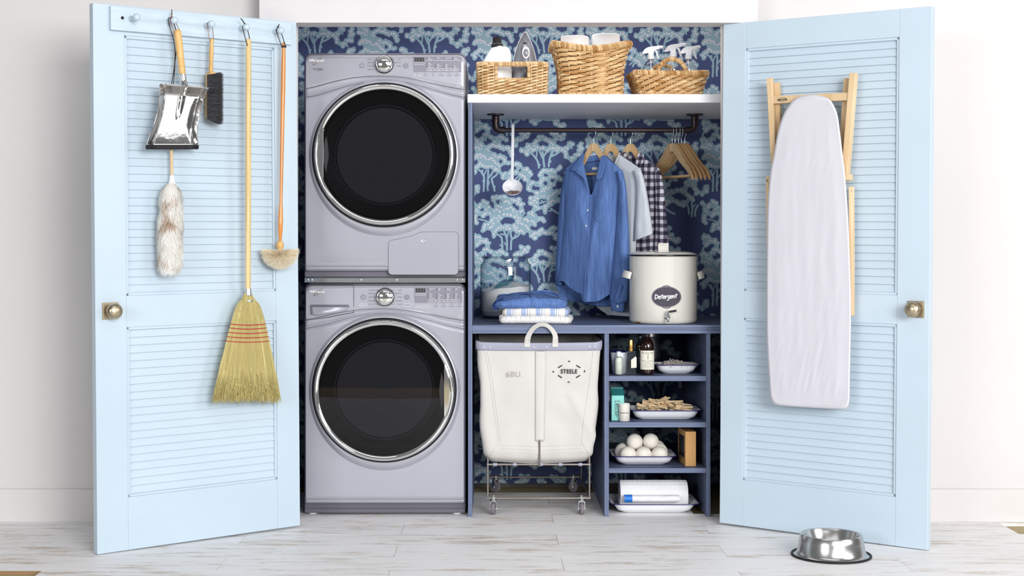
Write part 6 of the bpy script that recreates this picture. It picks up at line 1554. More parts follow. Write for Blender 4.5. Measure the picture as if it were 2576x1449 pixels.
for sg in (-1, 1):
    b = B(); zc = zA_(693 if sg < 0 else 694, YPt); Rm = Matrix.Translation(cp+V((sg*R*0.99, 0, zc))) @ Matrix.Rotation(radians(24*sg if sg < 0 else -24*-sg), 4, 'Y')
    Rm = Matrix.Translation(cp+V((sg*R*0.985, 0, zc))) @ Matrix.Rotation(sg*radians(-16), 4, 'Y')
    def hp_(u, v):
        a = pi*(u-0.5); rad = 0.0290; x = sg*(cos(a)*rad); y = sin(a)*0.055
        prof = [(-0.0150, 0.0), (-0.0140, 0.003), (-0.006, 0.0012), (0, 0.004), (0.006, 0.0012), (0.0140, 0.003), (0.0150, 0.0)]
        z, o_ = prof[int(round(v*6))]; return Rm @ V((x+sg*o_*cos(a), y, z))
    b.grid(hp_, 25, 7); b.build('side_handle', MT['cream'], pot, smooth=50, solid=0.0035)
def potpt(px, py, off=0.0008):
    """a point on the pot's round side"""
    y = -R
    for _ in range(4):
        d = CD+YPt+y; x = max(-R*.99, min(R*.99, (px-CX)*d/F-cp.x)); y = -sqrt((R+off)**2-x*x)
    d = CD+YPt+y; return V((cp.x+x, YPt+y, H+(CY-py)*d/F))
def pot_patch(name, outline, off, m, par):
    c = (sum(p[0] for p in outline)/len(outline), sum(p[1] for p in outline)/len(outline)); n = len(outline); b = B()
    vs = [potpt(*c, off)]
    for kk in (0.33, 0.66, 1.0): vs += [potpt(c[0]+(x-c[0])*kk, c[1]+(y-c[1])*kk, off) for x, y in outline]
    vs += [potpt(x, y, off-0.0012) for x, y in outline]
    fs = [(0, 1+(i+1) % n, 1+i) for i in range(n)]+[(1+j*n+i, 1+j*n+(i+1) % n, 1+(j+1)*n+(i+1) % n, 1+(j+1)*n+i) for j in range(3) for i in range(n)]
    b.add(vs, fs); return b.build(name, m, par, smooth=30)
lb_c = (1676.5, 747)
def lab_outline(k=0.0):
    o = []
    for i in range(64):
        a = 2*pi*i/64; x, y = cos(a)*(38.5-k), sin(a)*(27.5-k)
        q = max(0, abs(sin(a))-0.955)/0.045; y += (3.2*q if y > 0 else -3.2*q)
        o.append((lb_c[0]+x, lb_c[1]+y))
    return o
lab_ = pot_patch('label', lab_outline(0), 0.0008, MT['plain_white_cloth'], pot)
pot_patch('label_face', lab_outline(0.8), 0.0013, MT['chalk'], lab_)
b = B(); b.tube([potpt(lb_c[0]+36.2*cos(a), lb_c[1]+25.2*sin(a), 0.0014) for a in [2*pi*k/64 for k in range(64)]], 0.0003, 4, closed=True)
for sy in (-1, 1):
    for dx in (-4.2, 0, 4.2): b.tube([potpt(lb_c[0]+dx+2*cos(a), lb_c[1]+sy*27.6+1.5*sin(a), 0.0015) for a in [2*pi*k/12 for k in range(12)]], 0.0003, 4, closed=True)
# hand-lettered word, stroke by stroke
ST = {'D': ([[(0, 0), (0.4, 9)], [(-1.2, 9), (3.5, 8.4), (6, 5.6), (4.2, 2), (0, -0.2)]], 7.4),
      'e': ([[(0.6, 3.2), (3.8, 3.8), (3.6, 5.6), (1.8, 6.0), (0.3, 3.6), (0.8, 0.8), (2.6, 0.2), (4.3, 1.0)]], 5.2),
      't': ([[(1.8, 9.4), (1.6, 0.2)], [(-0.6, 6.8), (4.4, 7.4)]], 4.4),
      'r': ([[(0.2, 6.2), (0.5, 0.2)], [(0.5, 3.6), (2.0, 5.8), (3.8, 5.8)]], 4.4),
      'g': ([[(4.0, 5.8), (1.6, 6.0), (0.4, 3.4), (1.4, 0.9), (3.6, 1.6), (4.2, 5.9), (3.4, -0.5), (1.6, -3.2), (-1.2, -3.6)]], 5.2),
      'n': ([[(0.2, 6.2), (0.5, 0.2)], [(0.5, 3.4), (2.4, 6.0), (3.6, 4.6), (3.9, 0.2)]], 5.2)}
x_ = 1647.5; y_ = 752.5; sc_ = 1.20
for i, ch in enumerate('Detergent'):
    ss, w = ST[ch]
    for st in ss:
        pts = [(x_+(px_2+0.12*py_2)*sc_, y_-py_2*sc_-i*0.30) for px_2, py_2 in st]
        pv = smooth_path([V((p[0], p[1], 0)) for p in pts], 5) if len(pts) > 2 else [V((pts[0][0]*(1-t)+pts[1][0]*t, pts[0][1]*(1-t)+pts[1][1]*t, 0)) for t in (0, .25, .5, .75, 1)]
        b.tube([potpt(p.x, p.y, 0.0014) for p in pv], 0.0019 if ch == 'D' else 0.0017, 6, flat=0.35, up=(0, -1, 0))
    x_ += w*sc_
b.build('lettering', MT['white'], lab_, smooth=60)
pot_patch('enamel_chip', [(1603, 811), (1606, 812.5), (1614, 813.5), (1626, 814.5), (1630, 815.5), (1612, 815.5), (1600, 813.5)], 0.0005, MT['rimblack'], pot)
pot_patch('rust_chip', [(1598, 809), (1610, 810), (1611, 811.5), (1606, 812.3), (1599, 811.5)], 0.0005, MT['rust'], pot)

b = B(); c = potpt(1678, 796, 0.0); od = V(((c-cp).x, (c-cp).y, 0)).normalized()
b.lathe([(0.0135, 0.0), (0.0135, 0.003), (0.011, 0.005), (0.0075, 0.0055)], c, od, 28, caps=(True, True)); b.cyl(c, c+od*0.030, 0.0058, seg=16)
j = c+od*0.028; b.tube(smooth_path([j, j+od*0.006-UP*0.003, j+od*0.008-UP*0.010, j+od*0.008-UP*0.022], 4), [0.0055]*9+[0.0048]*4, 14)
b.cyl(j-UP*0.004, j+UP*0.020, 0.0055, 0.0045, 16); b.ball(j+UP*0.021, 0.0058, 16, 10)
tap = b.build('tap', MT['chrome'], pot, smooth=50)
b = B(); a0 = j+UP*0.020; b.cyl(a0+V((0.004, 0, 0.001)), a0+V((0.036, -0.004, 0.006)), 0.0036, 0.0048, 16); b.build('tap_lever', MT['blackp'], tap, smooth=40)
# ---------------------------------------------------------------- canvas laundry cart
cart = thing('laundry_cart', 'tall canvas laundry cart on a wire frame with casters in the open bay', 'laundry cart', (P(1355, 0, 0.3).x, 0.3, 0))
Y0, Y1 = 0.0, 0.56
sF = (CD+Y0)/F; zc_ = lambda py, Y=Y0: H+(CY-py)*(CD+Y)/F; xc_ = lambda px, Y=Y0: (px-CX)*(CD+Y)/F
xm = xc_(1356); ZT_ = zc_(862); ZB_ = zc_(1163, 0.05)
def bag(u, v):
    """v: 0 at the rim, 1 at the bottom; u runs round the bag from the middle of the front"""
    hx = interp([(0, 156.5), (0.3, 152), (0.6, 148), (0.85, 141), (0.93, 139), (1, 126)], v)*sF
    yf = interp([(0, -0.012), (0.2, 0.0), (0.9, 0.035), (0.96, 0.05), (1, 0.085)], v); yb = interp([(0, 0.56), (0.9, 0.56), (1, 0.53)], v)
    f = rrect(hx, (yb-yf)/2, 0.020+0.01*v); p, n = f(u)
    z = ZT_+(ZB_-ZT_)*v-0.012*(1-abs(p.x)/hx)*max(0, v-0.85)/0.15-0.004*(1-(p.x/hx)**2)*(1-min(1, v*8))
    w = 0.011*wv(p.x*5+0.3*z, z*5, 2+n.y)+0.008*wv(p.x*11+z*6, z*7-p.x*6, 6)+0.009*math.exp(-((p.x-0.17+(z-0.45)*0.55)/0.022)**2)*(1 if n.y < -.5 and 0.28 < z < 0.52 else 0)
    return V((xm+p.x, (yf+yb)/2+p.y, z))+n*w*min(1, v*8)
b = B(); b.grid(bag, 160, 60, cu=True); b.grid(lambda u, v: bag(u, 0.02+0.9*v)*0.985+V((xm, .28, bag(u, 0.02+.9*v).z))*0.015, 80, 10, cu=True)
b.poly([bag(k/160, 1) for k in range(160)]); bg_ = b.build('canvas_bag', MT['canvas'], cart, smooth=60)
def bagpt(px, py, off=0.001):
    """a point on the front of the bag"""
    v = (py-862)/(1163-862); hx = interp([(0, 156.5), (0.3, 152), (0.6, 148), (0.85, 141), (0.93, 139), (1, 126)], v)*sF
    x = xc_(px)-xm; f_ = rrect(hx, 0.27, 0.02); tot = 4*(hx+.27)-8*.02+2*pi*.02
    p = bag((x/tot) % 1, v); return p+V((0, -off, 0))
def trim_(u, v):
    p = bag(u, 0.0); q = bag(u, 0.060); f = rrect(156.5*sF, .28, .02)(u)[1]
    up_ = 0.006*max(0, abs(p.x-xm)/(156.5*sF)-0.93)/0.07
    return p.lerp(q, v)+f*(0.004+0.002*sin(pi*v))+UP*(1-v)*(0.004+up_)
b = B(); b.grid(trim_, 140, 7, cu=True); tr_ = b.build('vinyl_trim', MT['vinyl'], cart, smooth=60, solid=0.002)
b = B()
for a, c in ((1240, 1318), (1408, 1478)):
    n = int((c-a)/2.4)
    for k in range(n): b.tube([bagpt(a+(c-a)*k/n, 869.5, 0.0085), bagpt(a+(c-a)*(k+.6)/n, 869.5, 0.0085)], 0.0007, 4)
b.build('stitching', MT['canvas'], tr_, smooth=0)
b = B()
for px in (1221, 1235, 1343, 1374, 1479, 1491): b.lathe([(0.0044, 0), (0.0040, 0.0018), (0.002, 0.0028), (0.0002, 0.003)], bagpt(px, 872, 0.007), (0, -1, 0), 14, caps=(True, True))
b.build('rivets', MT['zinc'], tr_, smooth=50)
# carrying handle, front and back
for Yh, first in ((-0.020, True), (0.575, False)):
    b = B(); pts = [(1326, 873), (1327, 855), (1331, 842), (1340, 828), (1352, 819), (1363, 816.5), (1376, 819), (1388, 829), (1396, 843), (1397, 856), (1396, 873)]
    pv = smooth_path([P(x, y, -0.020)+V((0, 0.595 if not first else 0, 0)) for x, y in pts], 5)
    L = len(pv)
    for i in range(L-1): pass
    ws = [0.0066+0.0022*sin(pi*i/(L-1)) for i in range(L)]
    vs = []
    for i, p in enumerate(pv):
        d = (pv[min(i+1, L-1)]-pv[max(i-1, 0)]).normalized(); o = V((-d.z, 0, d.x)); w = 0.0075
        tw = sin(pi*i/(L-1)); n_ = V((0, 1, 0))
        # the webbing lies flat against the bag at its ends and turns over in the loop
        a = 0.0128-0.003*tw; c = 0.0016
        u_ = (o*(0.75+.25*(1-tw))+n_*0.65*tw).normalized(); w_ = d.cross(u_)
        vs += [p+u_*a+w_*c, p-u_*a+w_*c, p-u_*a-w_*c, p+u_*a-w_*c]
    fs = [(4*i+j, 4*i+(j+1) % 4, 4*i+4+(j+1) % 4, 4*i+4+j) for i in range(L-1) for j in range(4)]+[(0, 1, 2, 3), (4*L-4, 4*L-3, 4*L-2, 4*L-1)]
    b.add(vs, fs); h_ = b.build('webbing_handle', MT['canvas'], cart, smooth=40, bevel=0.0006)
    if first:
        b = B()
        for cx_ in (1327, 1396.5):
            for dx in (-3.5, 3.5):
                for py in (855, 861):
                    b.lathe([(0.0026, 0), (0.0022, 0.0012), (0.0008, 0.0014), (0.0002, 0.001)], P(cx_+dx, py, -0.0265)+V((0, 0.002, 0)), (0, -1, 0), 12, caps=(True, True))
        b.build('rivets', MT['zinc'], h_, smooth=50)
# sewn strip down the front over the frame rod, seams and corner flaps
b = B(); b.grid(lambda u, v: bagpt(1347+26*u-3*v*u, 882+226*v, 0.0035+0.004*sin(pi*u)), 10, 30); b.build('front_strip', MT['canvas'], bg_, smooth=60, solid=0.001)
b = B()
for pts in ([(1229, 884), (1238, 940), (1246, 1010), (1258, 1110)], [(1488, 884), (1480, 980), (1470, 1050), (1466, 1112)], [(1258, 1118), (1356, 1122), (1466, 1117)], [(1258, 1126), (1356, 1130), (1466, 1126)], [(1256, 1112), (1240, 1128), (1226, 1150)], [(1467, 1112), (1478, 1128), (1490, 1148)],
            [(1349, 884), (1350, 1104)], [(1370, 884), (1370, 1104)], [(1223, 884), (1232, 940), (1240, 1010), (1252, 1110)]):
    pp = [V((x, y, 0)) for x, y in pts]; pp = [pp[i].lerp(pp[i+1], t/10) for i in range(len(pp)-1) for t in range(10)]+[pp[-1]]
    b.tube([bagpt(p.x, p.y, 0.0010+(0.004 if 1346 < p.x < 1373 and p.y < 1106 and len(pts) == 2 else 0)) for p in pp], 0.0008, 5)
b.build('seams', MT['canvas'], bg_, smooth=60)
# printed marks
def bag_text(b, s, px, py, size, mi=0, bold=0.0, spacing=1.0, wx=1.0):
    p = bagpt(px, py, 0.0032); Mt = Matrix.Translation(p) @ Matrix.Rotation(pi/2, 4, 'X') @ Matrix.Diagonal((wx, 1, 1, 1)); b.text(s, Mt, size*sF*1.38, mi, bold=bold, spacing=spacing, depth=0.0012)
b = B(); bag_text(b, 'STEELE', 1430, 933.5, 10.5, 0, bold=0.0006, spacing=1.12, wx=0.86)
for x, y, a, L in ((1408, 921, 30, 12), (1453, 921, -30, 12), (1408, 946, -30, 12), (1453, 946, 30, 12), (1430, 908, 0, 4.6), (1430, 960, 0, 4.6), (1391.5, 934, 90, 4.6), (1469, 933, 90, 4.6)):
    p = bagpt(x, y, 0.003); d = V((cos(radians(a)), 0, sin(radians(a))))*L/2*sF; b.bar(p-d, p+d, 2.6*sF, 0.0012, (0, -1, 0))
b.build('printed_mark', MT['ink'], bg_, smooth=0)
b = B(); bag_text(b, '6BU.', 1295, 941, 15, 0, spacing=1.1, wx=0.95, bold=-0.0005); b.build('stencilled_size', MT['inkfaded'], bg_, smooth=0)
# wire frame
YFc, YRc = 0.055, 0.60
def fz(py, Y): return zc_(py, Y)
xL, xR = xc_(1227, YFc), xc_(1483, YFc); zlow, zmid = fz(1253, YFc), fz(1168.5, YFc)
b = B(); rt = 0.0044
for x in (xL, xR):
    for Y in (YFc, YRc): b.cyl((x, Y, zlow), (x, Y, ZT_-0.08 if Y == YRc else zmid+0.045), rt, seg=10)
    for z in (zlow, zmid): b.cyl((x, YFc, z), (x, YRc, z), rt, seg=10)
for Y in (YFc, YRc):
    for z in (zlow, zmid): b.cyl((xL-0.004, Y, z), (xR+0.004, Y, z), rt, seg=10)
b.build('wire_frame', MT['wire'], cart, smooth=40)
b = B(); b.cyl(P(1357, 1106, 0.026), P(1357, 1173, 0.045), 0.0042, seg=10); b.build('front_rod', MT['wire'], cart, smooth=40)
for px in (1246, 1295, 1361, 1410, 1460):
    b = B(); x = xc_(px, YFc); b.tube([V((x-0.0078, YFc, zmid)), V((x+0.0078, YFc, zmid))], 0.0068, 12); b.build('strap_loop', MT['vinyl'], cart, smooth=40)
for x, sg in ((xc_(1241, YFc), -1), (xc_(1463, YFc), 1)):
    for Y, rot in ((YFc, radians(6*sg)), (YRc, radians(50))):
        Mc = Matrix.Translation(V((x if Y == YFc else (xL+0.035 if sg < 0 else xR-0.035), Y, 0))) @ Matrix.Rotation(rot, 4, 'Z')
        q = lambda x_, y_, z_: Mc @ V((x_, y_, z_))
        wr = 0.0255; b = B()
        b.lathe([(0.0098, -0.010), (0.0125, -0.006), (0.0125, 0.006), (0.0098, 0.010)], q(0, 0, 0), UP, 4) if False else None
        pr = [(wr*0.55, -0.0085), (wr*0.92, -0.0085), (wr, -0.0055), (wr, 0.0055), (wr*0.92, 0.0085), (wr*0.55, 0.0085)]
        b.lathe(pr, q(0, 0, wr), Mc.to_3x3() @ V((1, 0, 0)), 32, caps=(True, True))
        cs = b.build('caster', MT['rubbergrey'], cart, smooth=40)
        b = B(); b.cyl(q(-0.0165, 0, wr), q(0.0165, 0, wr), 0.004, seg=10)
        for s2 in (-1, 1): b.bar(q(s2*0.0125, 0, wr-0.003), q(s2*0.0125, 0, 0.055), 0.015, 0.0022, Mc.to_3x3() @ V((1, 0, 0)))
        b.bar(q(-0.0135, 0, 0.055), q(0.0135, 0, 0.055), 0.020, 0.0025, UP)
        b.lathe([(0.013, 0.056), (0.015, 0.059), (0.015, 0.062), (0.009, 0.064), (0.006, 0.066), (0.006, zlow+0.006)], q(0, 0, 0), UP, 20, caps=(True, True))
        b.lathe([(0.0062, zlow+0.006), (0.0062, zlow+0.012), (0.004, zlow+0.014)], q(0, 0, 0), UP, 6, caps=(True, True))
        xq = q(0, 0, 0).x; xe = xL if sg < 0 else xR
        b.tube(smooth_path([V((xq-sg*0.012, Y, zlow+0.0055)), V((xq+sg*0.008, Y, zlow+0.0055)), V((xe-sg*0.008, Y, zlow+0.009)), V((xe+sg*0.004, Y, zlow+0.016))], 4), 0.008, 8, flat=0.22, up=UP)
        b.build('fork', MT['zinc'], cs, smooth=40, bevel=0.0004)

# ---------------------------------------------------------------- cubbies
def cz(py, Y): return H+(CY-py)*(CD+Y)/F
def cx_at(px, Y): return (px-CX)*(CD+Y)/F
def dish(lab, px0, px1, pb0, pb1, pyb, pyr, Yf, depth, z0, group):
    """a white enamel baking dish: px0..px1 rim, pb0..pb1 base at its front"""
    k = (CD+Yf)/F; x = ((px0+px1)/2-CX)*k; hr = (px1-px0)/2*k; hb = (pb1-pb0)/2*k; h = (pyb-pyr)*k; yc = Yf+depth/2; hy = depth/2
    t = thing('enamel_dish', lab, 'dish', (x, yc, z0), group=group); M = WM[t.name]
    pr = [(1, 0.0015), (0, 0.0015)]
    lv = [(-0.25, 0.0015), (-0.08, 0.0005), (0.03, 0.003), (0.18, 0.009), (0.36, 0.27*h), (0.54, 0.55*h), (0.67, 0.80*h), (0.75, h-0.002), (0.82, h), (1.0, h), (1.0, h+0.0015), (0.80, h+0.0012), (0.70, h-0.002), (0.62, 0.80*h), (0.48, 0.55*h), (0.30, 0.29*h), (0.10, 0.011), (-0.08, 0.006), (-0.25, 0.005)]
    def fn(u, v):
        kk, z = lv[int(round(v*(len(lv)-1)))]
        hx = hb+(hr-hb)*kk; hyy = hy-(hr-hb)*(1-kk); R = 0.026+0.008*max(0, kk)
        p, n = rrect(hx, hyy, R)(u); return M @ V((p.x, p.y, z))
    b = B(); n = 96; b.grid(fn, n, len(lv), cu=True)
    b.poly([fn(i/n, 0) for i in range(n)][::-1]); b.poly([fn(i/n, 1) for i in range(n)])
    b.build('dish_body', MT['enamel'], t, smooth=60)
    b = B(); rp_ = rrect(hr, hy, 0.034); b.tube([M @ V((*rp_(i/n)[0][:2], h+0.0005)) for i in range(n)], 0.0021, 8, closed=True); b.build('blue_rim', MT['rimblue'], t, smooth=60)
    return t, x, yc, hr, hy, h
GD = 'white enamel dishes with blue rims'
Z1_, Z2_, Z3_ = ZSH[0]+0.0005, ZSH[1]+0.0005, ZSH[2]+0.0005
d1 = dish('small enamel dish of safety pins on the top cubby shelf', 1648, 1762, 1670, 1741, 945, 921.5, 0.075, 0.16, Z1_, GD)
d2 = dish('wide enamel dish heaped with clothespins on the second cubby shelf', 1586, 1767, 1612, 1746, 1059, 1034, 0.055, 0.21, Z2_, GD)
d3 = dish('enamel dish heaped with white wool balls on the third cubby shelf', 1541, 1704, 1567, 1679, 1173, 1149, 0.055, 0.24, Z3_, GD)
d4 = dish('large enamel dish with a paper towel roll on the floor under the lowest cubby shelf', 1537, 1761, 1572, 1733, 1292, 1265.5, 0.035, 0.27, 0.0005, GD)
# top shelf: cup, bottles, canister
def round_thing(name, lab, cat, px, Y, z0, parts, group=None):
    x = cx_at(px, Y); t = thing(name, lab, cat, (x, Y, z0), group=group)
    for pn, m, prof, seg in parts:
        b = B(); b.lathe(prof, (x, Y, z0), UP, seg, caps=(True, True)); b.build(pn, m, t, smooth=45)
    return t, V((x, Y, z0))
kx_ = (CD+0.1)/F
round_thing('enamel_cup', 'white enamel cup with a blue rim at the back left of the top cubby', 'cup', 1557, 0.125, Z1_,
            [('cup_body', MT['enamel'], [(0.026, 0), (0.028, 0.002), (0.037, 0.093), (0.0365, 0.094), (0.034, 0.092), (0.026, 0.006), (0.001, 0.005)], 48),
             ('blue_rim', MT['rimblue'], [(0.0365, 0.092), (0.0385, 0.0925), (0.0390, 0.095), (0.0375, 0.0968), (0.0352, 0.0955)], 48)])
t_, c_ = round_thing('lotion_bottle', 'small clear bottle of pale lotion with a white cap, in front of the enamel cup', 'bottle', 1556.5, 0.065, Z1_,
            [('lotion', MT['liquid'], [(0.0145, 0.003), (0.0165, 0.006), (0.0170, 0.060), (0.014, 0.072), (0.006, 0.076)], 36),
             ('clear_bottle', MT['bottleglass'], [(0.016, 0), (0.0185, 0.003), (0.0190, 0.066), (0.0165, 0.075), (0.0085, 0.079), (0.008, 0.084)], 36),
             ('cap', MT['clearp'], [(0.008, 0.079), (0.0095, 0.083), (0.0098, 0.093), (0.0092, 0.0985), (0.004, 0.100)], 32)])
Yq = 0.062; xq = cx_at(1588, Yq); sb = thing('glass_bottle', 'square clear glass bottle with a gold cap on the top cubby shelf', 'bottle', (xq, Yq+0.015, Z1_))
b = B(); hw = 0.0225; b.box(xq-hw, xq+hw, Yq-0.004, Yq+0.036, Z1_, Z1_+0.100); b.build('square_glass', MT['bottleglass'], sb, smooth=0, bevel=0.003)
b = B(); b.box(xq-hw+0.003, xq+hw-0.003, Yq, Yq+0.032, Z1_+0.007, Z1_+0.090); b.build('liquid', MT['bottleglass'], sb, smooth=0)
b = B(); b.lathe([(0.0085, 0.098), (0.0115, 0.1005), (0.0120, 0.104), (0.0120, 0.146), (0.0112, 0.1485), (0.001, 0.149)], (xq, Yq+0.016, Z1_), UP, 40, caps=(True, True)); b.build('gold_cap', MT['gold'], sb, smooth=40)
b = B(); b.prism([V((xq+x, Yq-0.0046, Z1_+z)) for x, z in ((-0.001, 0.029), (0.0222, 0.031), (0.0222, 0.073), (0.018, 0.079), (-0.001, 0.064))], (0, 0.0008, 0)); lb_ = b.build('tag', MT['label'], sb, smooth=0)
# amber bottle
Ya = 0.075; xa_ = cx_at(1628, Ya); ab = thing('amber_bottle', 'dark amber bottle with a cream label on the top cubby shelf', 'bottle', (xa_, Ya, Z1_))
ra = 17.3*(CD+Ya)/F; zz_ = lambda py: cz(py, Ya)-Z1_
b = B(); b.lathe([(ra*0.85, 0), (ra*0.97, 0.003), (ra, 0.008), (ra, zz_(872)), (ra*0.94, zz_(864)), (ra*0.78, zz_(857)), (ra*0.45, zz_(851)), (ra*0.37, zz_(847)), (ra*0.36, zz_(842.5))], (xa_, Ya, Z1_), UP, 56, caps=(True, False)); b.build('amber_body', MT['amber'], ab, smooth=50)
b = B(); b.cyl((xa_, Ya, Z1_+zz_(846)), (xa_, Ya, Z1_+zz_(840.5)), ra*0.42, ra*0.40, 32); b.build('cap', MT['blackp'], ab, smooth=40)
b = B(); b.grid(lambda u, v: V((xa_+(ra+0.0006)*sin((u-.5)*2.9), Ya-(ra+0.0006)*cos((u-.5)*2.9), cz(928.5-47.5*v, Ya))), 40, 2); lb_ = b.build('paper_label', MT['label'], ab, smooth=60)
b = B()
def lab_text(s, py, size, bold=0.0, shear=0.0):
    Mt = Matrix.Translation(V((xa_, Ya-ra-0.0012, cz(py, Ya)))) @ Matrix.Rotation(pi/2, 4, 'X'); st = len(b.v); b.text(s, Mt, size*(CD+Ya)/F*1.35, 0, bold=bold, shear=shear)
    for i in range(st, len(b.v)):                                   # wrap round the bottle
        p = b.v[i]; a = (p.x-xa_)/ra; b.v[i] = V((xa_+(ra+0.0010)*sin(a), Ya-(ra+0.0010)*cos(a), p.z))
lab_text('Murchison-Hume', 886.5, 3.6, 0.0, 0.4); lab_text('AUSTRALIA', 889.8, 1.4)
lab_text('EFFECTIVE LAUNDRY SOAP', 907, 2.0); lab_text('AUSTRALIAN', 910, 1.3); lab_text('WHITE GRAPEFRUIT', 913, 1.6)
for k in range(3): lab_text('for the finest linens and cottons', 916.5+2.6*k, 1.3)
lab_text('16 FL OZ', 925, 1.7)
b.box(xa_-0.0011, xa_+0.0011, Ya-ra-0.0012, Ya-ra, cz(903, Ya), cz(892, Ya)); b.build('label_print', MT['ink'], lb_, smooth=0)
round_thing('oil_bottle', 'greenish glass bottle half hidden behind the amber bottle', 'bottle', 1611, 0.17, Z1_, [('green_glass', MT['darkglass'], [(0.020, 0), (0.022, 0.004), (0.022, 0.105), (0.018, 0.125), (0.010, 0.135), (0.010, 0.160)], 32), ('gold_band', MT['gold'], [(0.0222, 0.113), (0.0226, 0.114), (0.0226, 0.117), (0.022, 0.118)], 32)])
round_thing('steel_canister', 'brushed steel canister standing at the back behind the amber bottle', 'canister', 1633, 0.30, Z1_, [('canister_body', MT['steel'], [(0.047, 0), (0.0485, 0.002), (0.0485, 0.150), (0.046, 0.153)], 56), ('lid', MT['steel'], [(0.0495, 0.150), (0.0495, 0.164), (0.045, 0.166), (0.001, 0.167)], 56)])
# safety pins: far too many to count
pb = B(); rr = random.Random(31); t1, x, yc, hr, hy, h = d1
for k in range(420):
    q = V((rr.gauss(0, .42), rr.gauss(0, .42), 0)); q.x = max(-.9, min(.9, q.x)); q.y = max(-.85, min(.85, q.y))
    hgt = h-0.006+0.020*max(0, 1-(q.x+0.1)**2*2.6-q.y**2)*rr.random()
    p = V((x+q.x*hr*0.92, yc+q.y*hy*0.88, Z1_+hgt)); a = rr.uniform(0, 2*pi); d = V((cos(a), sin(a), rr.uniform(-.5, .7))).normalized(); s = basis(d)[1]*0.0024; L = rr.uniform(.008, .014); tn = rr.random()
    pb.tube([p-d*L, p+s*1.3-d*L*.2, p+d*L, p+d*L-s, p-d*L*.9-s], 0.0008, 4, tint=tn); pb.bar(p+d*L*.75-s*.4, p+d*L*1.15-s*.4, 0.0046, 0.0018, s, tint=tn)
tag(pb.build('safety_pins', MT['pinmetal'], smooth=40), 'loose pile of silver safety pins in the small enamel dish', 'pins', kind='stuff')

# second shelf: mint carton, white cup, clothespins
Ym = 0.065; xm0, xm1 = cx_at(1538.5, Ym), cx_at(1570, Ym); zc0, zc1 = Z2_, cz(995, Ym); dm = 0.075
mc = thing('mint_carton', 'mint green carton with lettering up its side on the second cubby shelf', 'carton', ((xm0+xm1)/2, Ym+dm/2, Z2_))
b = B(); b.box(xm0, xm1, Ym, Ym+dm, zc0, zc1); bd = b.build('carton_box', MT['mint'], mc, smooth=0, bevel=0.001)
b = B(); zr_ = zc1+0.026
b.add([(xm0, Ym, zc1), (xm1, Ym, zc1), (xm1, Ym+dm, zc1), (xm0, Ym+dm, zc1), (xm0+0.001, Ym+dm*.5, zr_), (xm1-0.001, Ym+dm*.5, zr_)], [(0, 1, 5, 4), (2, 3, 4, 5), (0, 4, 3), (1, 2, 5)])
b.box(xm0+0.001, xm1-0.001, Ym+dm*.5-0.0012, Ym+dm*.5+0.0012, zr_-0.002, zr_+0.006); b.build('gable_top', MT['mintdark'], mc, smooth=0)
b = B(); Mt = Matrix.Translation(V((cx_at(1552, Ym), Ym-0.0006, cz(1026, Ym)))) @ Matrix.Rotation(pi/2, 4, 'X') @ Matrix.Rotation(pi/2, 4, 'Z') @ Matrix.Diagonal((0.72, 1.05, 1, 1))
b.text("MEYER'S", Mt, 9.8*(CD+Ym)/F*1.4, 0, spacing=1.06)
Mt = Matrix.Translation(V((cx_at(1551.5, Ym), Ym-0.0006, cz(1047, Ym)))) @ Matrix.Rotation(pi/2, 4, 'X') @ Matrix.Rotation(pi/2, 4, 'Z'); b.text('MRS', Mt, 2.6*(CD+Ym)/F*1.4, 0)
Mt = Matrix.Translation(V((cx_at(1558.5, Ym), Ym-0.0006, cz(1017, Ym)))) @ Matrix.Rotation(pi/2, 4, 'X') @ Matrix.Rotation(pi/2, 4, 'Z'); b.text('CLEAN DAY', Mt, 2.6*(CD+Ym)/F*1.4, 0, spacing=1.3)
b.build('carton_lettering', MT['chalk'], bd, smooth=0)
t_, c_ = round_thing('white_cup', 'white ceramic cup with a small black name, in front of the mint carton', 'cup', 1570.5, 0.055, Z2_, [('cup_body', MT['cream'], [(0.0215, 0), (0.0235, 0.002), (0.0240, 0.070), (0.0245, 0.0735), (0.0235, 0.0745), (0.0215, 0.072), (0.0210, 0.01), (0.001, 0.008)], 48)])
b = B(); b.tube(smooth_path([c_+V((-0.022, -0.004, 0.0735)), c_+V((-0.0265, -0.006, 0.0748)), c_+V((-0.0235, -0.010, 0.0738))], 4), 0.0018, 8); b.build('spout', MT['cream'], t_, smooth=60)
b = B(); Mt = Matrix.Translation(c_+V((-0.002, -0.0250, 0.036))) @ Matrix.Rotation(pi/2, 4, 'X'); b.text('Murchison-Hume', Mt, 0.0056, 0, bold=0.00016, shear=0.4)
for i in range(len(b.v)):
    p = b.v[i]; a = (p.x-c_.x)/0.0243; b.v[i] = V((c_.x+0.0244*sin(a), c_.y-0.0244*cos(a), p.z))
b.build('cup_lettering', MT['ink'], t_, smooth=0)
pins_n = 46; rr = random.Random(17); t2, x, yc, hr, hy, h = d2
base_me = None; plab = 'plain wooden spring clothespin in the heap on the second cubby shelf'
